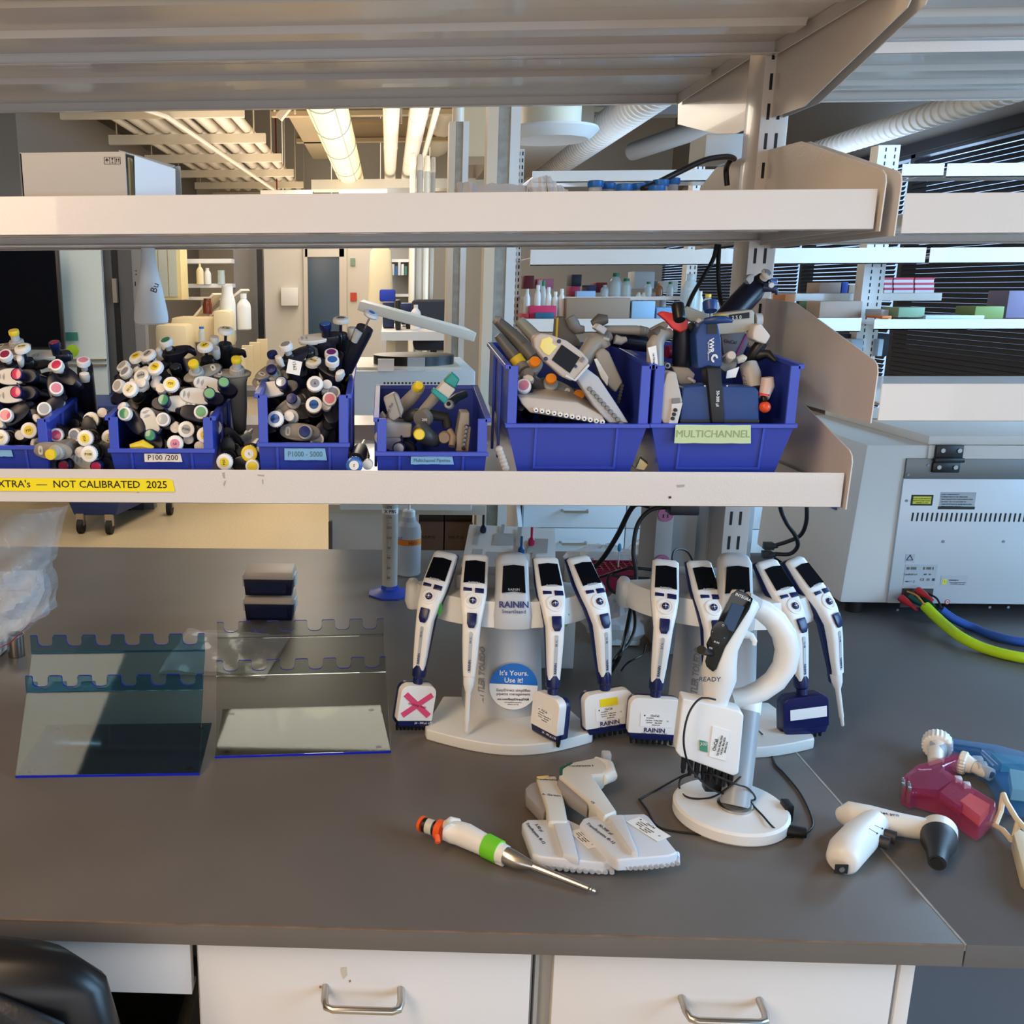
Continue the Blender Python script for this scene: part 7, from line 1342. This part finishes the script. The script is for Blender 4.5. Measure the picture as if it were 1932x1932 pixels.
disc(t, 'button', 791, 820, 1.615, 11, .012, INS['yellow'], (0, .1)); seg(t, 'head', [(792, 808, 1.65, 17), (800, 820, 1.64, 18), (815, 830, 1.65, 15), (824, 836, 1.66, 8)], dgrey)
seg(t, 'knurled_dial', [(795, 792, 1.66, 18), (802, 786, 1.67, 18)], midgrey); text('200', .006, inkw, t, at(801, 792, 1.64)-t.location, (R(90), 0, 0))
t = gt('pipette', 'brown grey round knob and lever at the lower right of the low bin', 838, 826, 1.65)
disc(t, 'knob', 838, 826, 1.645, 12, .03, M('brown_grey_shell', (140, 124, 108), .45), (.1, .1)); seg(t, 'lever', [(848, 812, 1.66, 6), (855, 826, 1.65, 7), (852, 842, 1.64, 6)], M('brown_grey_shell', (140, 124, 108), .45))
t = gt('multichannel_pipette', 'grey multichannel head standing on end at the right of the low bin', 878, 820, 1.64)
slab(t, 'shell', [(869, 778), (886, 778), (886, 800), (876, 852), (860, 852), (862, 820)], 1.645, .05, tpg, .003); slab(t, 'inner_panel', [(874, 804), (889, 806), (884, 852), (870, 852)], 1.636, .01, M('brown_grey_shell', (140, 124, 108), .45), .002)
for i in range(6): disc(t, 'nozzle', 880-1.2*i, 806+8*i, 1.632, 3.6, .014, M('dark_chrome', (90, 88, 90), .2, .8), (.1, 0), 12)
t = gt('multichannel_pipette', 'pale grey multichannel head lying at the left of the low bin', 740, 805, 1.68)
slab(t, 'shell', [(714, 798), (735, 795), (778, 800), (776, 826), (716, 828)], 1.66, .06, M('pale_grey_shell', (172, 166, 160), .42), .005)
t = gt('pipette', 'grey strap and buckle at the far left of the low bin', 716, 795, 1.66); slab(t, 'strap', [(706, 790), (722, 776), (730, 786), (712, 802)], 1.655, .01, tpg, .002)
# --------------------------------------------------------------- large left bin
lt_ = M('lab_grey_shell', (150, 147, 140), .42); dk_ = M('lab_dark_shell', (92, 90, 86), .45)
t = gt('multichannel_pipette', 'pipette with yellow thumb rest and small screen in the big left bin', 1060, 660, 1.63)
hd_ = [(1006, 640), (1012, 632), (1022, 629), (1040, 632), (1070, 643), (1098, 664), (1112, 680), (1108, 690), (1085, 716), (1078, 719), (1062, 712), (1030, 684), (1008, 656)]
slab(t, 'head', hd_, 1.605, .035, M('warm_shell', (182, 172, 162), .4), .006)
slab(t, 'thumb_rest', [(1018, 655), (1022, 640), (1036, 635), (1044, 640), (1042, 648), (1052, 654), (1036, 672), (1026, 666)], 1.6035, .006, M('pale_yellow_rest', (232, 214, 128), .4), .002)
slab(t, 'screen', [(1041, 679), (1060, 650), (1094, 674), (1075, 704)], 1.6040, .004, M('dark_lcd', (20, 24, 32), .3, spec=.15))
for x, y in ((1055, 644), (1030, 677)): disc(t, 'round_button', x, y, 1.6030, 3.8, .003, navy)
slab(t, 'lower_trim', [(1084, 716), (1110, 686), (1113, 690), (1086, 720), (1066, 711), (1068, 706)], 1.6030, .01, M('pale_trim', (196, 200, 206), .35), .001)
slab(t, 'small_key', [(1094, 680), (1100, 673), (1104, 677), (1098, 684)], 1.6020, .004, midgrey); slab(t, 'small_key', [(1083, 692), (1087, 688), (1090, 691), (1086, 695)], 1.6020, .004, navy)
arm = [(1086, 712), (1106, 694), (1130, 712), (1166, 766), (1187, 799), (1150, 799), (1120, 765)]
slab(t, 'manifold', arm, 1.612, .03, M('cool_shell', (176, 178, 184), .4), .004)
for i in range(10): disc(t, 'nozzle', 1113+6.6*i, 734+7.2*i, 1.608, 4.6, .01, M('nozzle_grey', (120, 118, 116), .35), (0, 0), 14)
t = gt('multichannel_pipette', 'grey multichannel pipette lying low with a row of twelve white nozzles facing out', 1060, 775, 1.62)
slab(t, 'manifold', [(978, 750), (996, 750), (1090, 760), (1138, 785), (1142, 796), (1136, 801), (1000, 779), (984, 762)], 1.615, .07, M('warm_shell', (182, 172, 162), .4), .006, shift=(.0, .012))
for i in range(12): x, y = 1011.5+11.4*i, 774+2.05*i; disc(t, 'nozzle', x, y, 1.605, 4.9, .014, wplast, (0, 0), 16); disc(t, 'nozzle_hole', x, y, 1.6040, 1.6, .002, ink, (0, 0), 10)
t = gt('pipette', 'grey pipette with a yellow band leaning at the upper left of the big left bin', 965, 690, 1.68)
seg(t, 'body', [(938, 632, 1.72, 7), (945, 640, 1.72, 9), (962, 662, 1.71, 11), (975, 678, 1.70, 12)], dk_); seg(t, 'yellow_band', [(972, 674, 1.69, 13), (982, 688, 1.685, 13)], M('mustard_band', (206, 178, 40), .5)); seg(t, 'collar', [(983, 690, 1.68, 12), (990, 699, 1.67, 12)], midgrey); disc(t, 'knob', 998, 704, 1.655, 11.5, .02, midgrey, (-.2, .3)); seg(t, 'finger_hook', [(1000, 712, 1.67, 10), (1012, 722, 1.68, 11), (1020, 734, 1.69, 8)], dk_)
t = gt('pipette', 'grey pipette handle rising highest at the left of the big left bin', 960, 630, 1.74)
seg(t, 'body', [(938, 605, 1.74, 9), (952, 618, 1.74, 11), (975, 640, 1.73, 13), (993, 660, 1.72, 15)], dk_); seg(t, 'end_cap', [(932, 602, 1.742, 7), (942, 607, 1.74, 10)], M('rose_grey_shell', (150, 138, 132), .45)); seg(t, 'neck', [(990, 656, 1.715, 16), (1006, 676, 1.70, 13)], dk_)
t = gt('pipette', 'olive grey pipette handle sticking up beside the one at the left', 990, 620, 1.76); seg(t, 'body', [(980, 605, 1.76, 10), (1000, 626, 1.75, 12), (1018, 645, 1.74, 13)], M('olive_grey_shell', (150, 150, 138), .45))
t = gt('pipette', 'thick pale grey pipette with a T shaped top in the big left bin', 1120, 650, 1.70)
seg(t, 'shaft', [(1150, 632, 1.70, 10), (1120, 650, 1.69, 18), (1100, 678, 1.68, 17), (1085, 700, 1.68, 14)], lt_); seg(t, 'top_arm', [(1118, 640, 1.70, 14), (1138, 645, 1.69, 16), (1143, 655, 1.69, 10)], lt_); slab(t, 'cap_block', [(1122, 620), (1130, 610), (1147, 620), (1140, 632)], 1.67, .03, greypl, .003); seg(t, 'paddle', [(1118, 612, 1.72, 8), (1132, 604, 1.72, 13), (1146, 602, 1.72, 8)], dk_); seg(t, 'pin', [(1138, 638, 1.68, 3.5), (1149, 641, 1.68, 3.5)], greypl)
t = gt('pipette', 'dark grey wedge shaped pipette head behind the thumb rest pipette', 1070, 620, 1.74); slab(t, 'wedge', [(1052, 600), (1064, 597), (1092, 640), (1100, 655), (1048, 652)], 1.73, .04, dk_, .003); seg(t, 'elbow', [(1075, 598, 1.72, 9), (1082, 612, 1.72, 12), (1090, 622, 1.72, 10), (1102, 622, 1.72, 7)], midgrey); slab(t, 'edge_trim', [(1050, 602), (1054, 599), (1052, 640), (1048, 645)], 1.728, .004, M('mustard_band', (206, 178, 40), .5))
t = gt('pipette', 'long grey pipette tube lying level across the top of the two big bins', 1180, 625, 1.72); seg(t, 'tube', [(1140, 622, 1.73, 8), (1200, 623, 1.72, 9), (1215, 625, 1.72, 9)], lt_); seg(t, 'end_cap', [(1206, 624, 1.72, 10), (1222, 626, 1.72, 8)], midgrey)
t = gt('pipette', 'navy pipette with a grey ejector wedged between the two big bins', 1180, 648, 1.73); seg(t, 'body', [(1150, 640, 1.72, 12), (1185, 645, 1.73, 15), (1225, 650, 1.74, 15)], dnavy); seg(t, 'ejector', [(1160, 640, 1.70, 9), (1172, 643, 1.70, 8), (1182, 640, 1.70, 5)], greypl)
t = gt('multichannel_pipette', 'grey multichannel head with a white sticker leaning at the right in the big left bin', 1150, 700, 1.68); slab(t, 'shell', [(1124, 668), (1138, 656), (1150, 664), (1176, 722), (1162, 742), (1136, 716)], 1.665, .04, lt_, .005); slab(t, 'sticker', [(1121, 678), (1126, 676), (1148, 712), (1146, 728), (1134, 712)], 1.663, .002, paper)
for i in range(6): disc(t, 'nozzle', 1174-1.4*i, 728+6*i, 1.66, 4, .012, black, (.3, 0), 12)
t = gt('pipette', 'dark pipette bodies lying on the floor of the big left bin', 1060, 750, 1.70); seg(t, 'body', [(1000, 725, 1.70, 13), (1040, 735, 1.72, 15), (1100, 752, 1.74, 14)], dk_)
# --------------------------------------------------------------- large right bin
t = gt('multichannel_pipette', 'blue multichannel pipette with a black neck, VWR printed, big right bin', 1340, 690, 1.62)
vb = M('petrol_blue_plastic', (28, 60, 116), .38)
slab(t, 'handle', [(1312, 632), (1322, 610), (1330, 606), (1355, 608), (1361, 640), (1363, 692), (1316, 696)], 1.62, .035, vb, .006)
seg(t, 'finger_hook', [(1330, 606, 1.61, 6), (1350, 603, 1.60, 8), (1368, 603, 1.60, 7), (1382, 606, 1.60, 3)], vb); disc(t, 'push_button', 1341, 587, 1.62, 14, .016, M('petrol_blue_plastic', (28, 60, 116), .38), (0, -2.0), dome=.5); seg(t, 'button_rod', [(1341, 590, 1.635, 3), (1341, 612, 1.635, 3)], greypl)
slab(t, 'dark_opening', [(1334, 614), (1338, 608), (1350, 608), (1353, 614), (1353, 630), (1334, 630)], 1.6185, .003, black)
seg(t, 'grey_side_lever', [(1316, 610, 1.64, 6), (1322, 604, 1.64, 7)], greypl)
slab(t, 'neck', [(1332, 694), (1345, 690), (1362, 694), (1368, 780), (1368, 800), (1342, 800)], 1.606, .03, bodyb, .005)
slab(t, 'manifold', [(1288, 736), (1292, 729), (1332, 726), (1425, 730), (1432, 738), (1433, 794), (1283, 794)], 1.612, .045, vb, .004); slab(t, 'manifold_base', [(1283, 792), (1433, 792), (1432, 800), (1284, 800)], 1.611, .046, bodyb)
for x in (1330, 1372): disc(t, 'screw', x, 728, 1.6105, 1.6, .002, steel)
text('VWR', .0105, inkw, t, at(1342, 652, 1.6185)-t.location, (R(90), R(86), 0), bold=.03); text('Signature Ergonomic', .0038, inkw, t, at(1337, 662, 1.6185)-t.location, (R(90), R(86), 0))
lv = MB()
for r in (.007, .0055, .004): lv.prism([(r*math.cos(R(a))*.8, r*math.sin(R(a))) for a in range(0, 300, 30)]+[(r*.8*math.cos(R(a))*.8, r*.8*math.sin(R(a))) for a in range(270, -1, -30)], -.0004, 0, 'y')
lv = lv.obj('leaf_emblem', inkw, t, smooth=False); lv.location = at(1348, 676, 1.6183)-t.location
text('50-300 µl', .0068, inkw, t, at(1354, 752, 1.6045)-t.location, (R(90), R(86), 0), bold=.02)
t = gt('multichannel_pipette', 'black pipette with a red collar and hook upper left in the right bin', 1283, 640, 1.66)
slab(t, 'red_hook', [(1241, 592), (1252, 587), (1276, 592), (1300, 606), (1297, 622), (1284, 627), (1270, 620), (1258, 606)], 1.64, .014, M('coral_red_plastic', (214, 60, 56), .4), .003); disc(t, 'knob', 1283, 604, 1.61, 12, .03, black, (0, -1.2)); seg(t, 'body', [(1288, 620, 1.67, 18), (1288, 650, 1.67, 19), (1286, 690, 1.68, 18)], bodyd); seg(t, 'side_shell', [(1300, 612, 1.66, 9), (1308, 622, 1.66, 8)], dgrey)
t = gt('pipette', 'grey pipette with a white calibration sticker at the left edge of the big right bin', 1238, 670, 1.64)
seg(t, 'body', [(1262, 630, 1.66, 11), (1245, 632, 1.65, 14), (1236, 650, 1.64, 16), (1236, 690, 1.63, 16), (1240, 720, 1.63, 12)], lt_); seg(t, 'dark_elbow', [(1232, 636, 1.645, 13), (1248, 626, 1.655, 13)], dk_); slab(t, 'sticker', [(1222, 656), (1238, 652), (1244, 712), (1236, 714)], 1.612, .002, paper); text('Lab Manager', .004, ink, t, at(1234, 678, 1.6115)-t.location, (R(90), R(82), 0))
t = gt('multichannel_pipette', 'white multichannel head standing at the front left of the big right bin', 1266, 750, 1.62); slab(t, 'shell', [(1244, 788), (1246, 740), (1257, 706), (1262, 701), (1276, 702), (1288, 756), (1286, 766), (1275, 800), (1252, 800)], 1.606, .05, M('warm_shell', (182, 172, 162), .4), .004); slab(t, 'front_end', [(1268, 762), (1288, 760), (1278, 800), (1262, 800)], 1.6035, .004, M('pale_end', (206, 200, 196), .4)); slab(t, 'window', [(1269, 752), (1283, 751), (1283, 760), (1268, 761)], 1.6033, .003, midgrey)
for i in range(3): disc(t, 'nozzle', 1275-2.5*i, 774+8*i, 1.600, 3.6, .008, black)
t = gt('multichannel_pipette', 'grey head with an open round port near the middle left of the big right bin', 1290, 710, 1.66); slab(t, 'shell', [(1268, 692), (1300, 694), (1312, 706), (1304, 728), (1284, 730)], 1.65, .05, tpg, .003); disc(t, 'port', 1260, 690, 1.645, 6, .02, greypl); disc(t, 'port_hole', 1260, 690, 1.6435, 3, .003, ink); seg(t, 'nozzle', [(1300, 714, 1.645, 3.5), (1310, 720, 1.63, 3)], greypl)
t = gt('pipette', 'pale grey pipette with volume digits 250 lying level in the big right bin', 1390, 610, 1.69)
slab(t, 'body', [(1355, 592), (1420, 584), (1424, 590), (1424, 618), (1405, 628), (1352, 632)], 1.68, .035, M('grey_beige_shell', (172, 168, 156), .42), .005); slab(t, 'volume_window', [(1376, 594), (1414, 589), (1414, 600), (1376, 603)], 1.678, .003, ink); text('2 5 0', .008, inkw, t, at(1390, 599, 1.6765)-t.location, (R(90), R(-4), 0)); slab(t, 'yellow_strip', [(1342, 595), (1370, 592), (1370, 597), (1344, 599)], 1.678, .004, M('mustard_band', (206, 178, 40), .5)); seg(t, 'end_knob', [(1424, 604, 1.69, 13), (1436, 603, 1.69, 12)], greypl)
t = gt('paper_wad', 'crumpled white paper wad on a black handle right in the big right bin', 1438, 635, 1.68, 'paper'); slab(t, 'wad', [(1420, 628), (1424, 614), (1436, 610), (1455, 634), (1445, 650), (1430, 645), (1420, 640)], 1.66, .03, M('crumpled_white_paper', (206, 196, 186), .8), .004)
t = gt('pipette', 'black pipette handle under the paper wad in the big right bin', 1425, 665, 1.68); seg(t, 'handle', [(1438, 646, 1.68, 11), (1424, 664, 1.68, 12), (1414, 682, 1.69, 13)], bodyb); seg(t, 'hook', [(1430, 670, 1.68, 12), (1450, 668, 1.67, 8), (1464, 682, 1.66, 3.5)], bodyb)
t = gt('pipette', 'beige pipette with a round pushbutton and side lever in the big right bin', 1375, 680, 1.67); disc(t, 'head', 1373, 686, 1.66, 18, .05, tpg, (.1, .1)); disc(t, 'push_button', 1380, 670, 1.63, 9, .03, M('beige_shell', (196, 186, 172), .4), (.1, .3)); seg(t, 'side_lever', [(1390, 680, 1.65, 7), (1402, 676, 1.65, 8), (1406, 678, 1.65, 6)], M('beige_shell', (196, 186, 172), .4)); slab(t, 'label', [(1372, 700), (1395, 692), (1388, 712), (1370, 714)], 1.64, .002, paper)
t = gt('pipette', 'pale cylinder shaped pipette body reading C/SEE right of the blue manifold', 1415, 700, 1.66); seg(t, 'body', [(1412, 688, 1.67, 16), (1417, 705, 1.66, 18), (1422, 732, 1.65, 16)], M('pale_grey_shell', (172, 166, 160), .42)); text('C/SEE', .009, ink, t, at(1404, 720, 1.632)-t.location, (R(90), R(72), 0))
t = gt('pipette', 'pinkish white pipette with an orange ball end in the big right bin', 1445, 735, 1.63); seg(t, 'body', [(1448, 712, 1.63, 11), (1448, 728, 1.63, 13), (1441, 750, 1.62, 10)], M('pinkish_shell', (206, 186, 180), .4)); seg(t, 'red_ring', [(1442, 742, 1.62, 10.5), (1441, 746, 1.62, 10.5)], M('coral_red_plastic', (214, 60, 56), .4)); seg(t, 'black_stem', [(1441, 748, 1.62, 6), (1442, 758, 1.615, 6)], black); c = at(1443, 768, 1.615)-t.location; MB().sphere(tuple(c), .0095, 18, 12).obj('orange_ball', M('orange_red_ball', (220, 80, 40), .35), t)
t = gt('pipette', 'dark red and black pipette body behind the blue handle', 1310, 660, 1.72); seg(t, 'body', [(1258, 664, 1.72, 12), (1320, 662, 1.73, 13)], M('dark_crimson_plastic', (120, 24, 44), .4))
t = gt('calibration_card', 'grey card with a calibration print and a magenta stripe standing in the big right bin', 1385, 650, 1.72, 'card'); slab(t, 'card', [(1360, 632), (1402, 626), (1418, 634), (1400, 672), (1366, 672)], 1.72, .02, M('mauve_grey_card', (120, 112, 116), .6), .001); slab(t, 'magenta_stripe', [(1408, 630), (1412, 630), (1392, 670), (1388, 670)], 1.7185, .001, M('magenta_stripe', (170, 60, 130), .5)); text('OnCal', .0085, ink, t, at(1378, 645, 1.7185)-t.location, (R(90), R(8), 0))
t = gt('pipette', 'pale grey pipette handles crossing behind the red collared one', 1300, 606, 1.76); slab(t, 'handle', [(1284, 590), (1296, 577), (1340, 594), (1330, 612), (1300, 606)], 1.75, .03, M('grey_beige_shell', (172, 168, 156), .42), .004); slab(t, 'strap', [(1226, 622), (1258, 606), (1262, 616), (1236, 634)], 1.75, .02, M('pale_grey_shell', (172, 166, 160), .42), .003)
# the navy pipette leaning up and out of the right bin
lp = thing('pipette', 'dark navy pipette rising diagonally out of the big right bin, white and silver knob', 'pipette', at(1447, 520, 1.80))
def Z_(x, y, Y): return at(x, y, Y)-lp.location
seg(lp, 'body', [(1362, 610, 1.78, 22), (1395, 575, 1.79, 24), (1420, 548, 1.80, 23), (1432, 538, 1.80, 17)], dnavy)
disc(lp, 'knob', 1450, 514, 1.775, 11.5, .006, warmw, (-.6, .8)); disc(lp, 'knob_insert', 1450, 513, 1.773, 8, .002, INS['silver'], (-.6, .8)); seg(lp, 'knob_stem', [(1450, 515, 1.78, 9), (1440, 525, 1.79, 8.5)], warmw)
seg(lp, 'collar', [(1440, 526, 1.79, 13), (1430, 534, 1.80, 15)], bodyb); slab(lp, 'ejector', [(1407, 527), (1412, 520), (1420, 517), (1424, 518), (1422, 530), (1415, 537)], 1.772, .02, greypl, .003)
seg(lp, 'finger_hook', [(1440, 542, 1.79, 9), (1455, 543, 1.785, 8), (1464, 548, 1.785, 5), (1466, 556, 1.785, 2.5)], M('dark_slate_plastic', (44, 54, 84), .4)); slab(lp, 'blue_lever', [(1453, 528), (1460, 525), (1467, 527), (1467, 536), (1458, 537)], 1.783, .01, INS['blue'], .001); disc(lp, 'oval_sticker', 1456, 538, 1.772, 5.5, .002, paper)
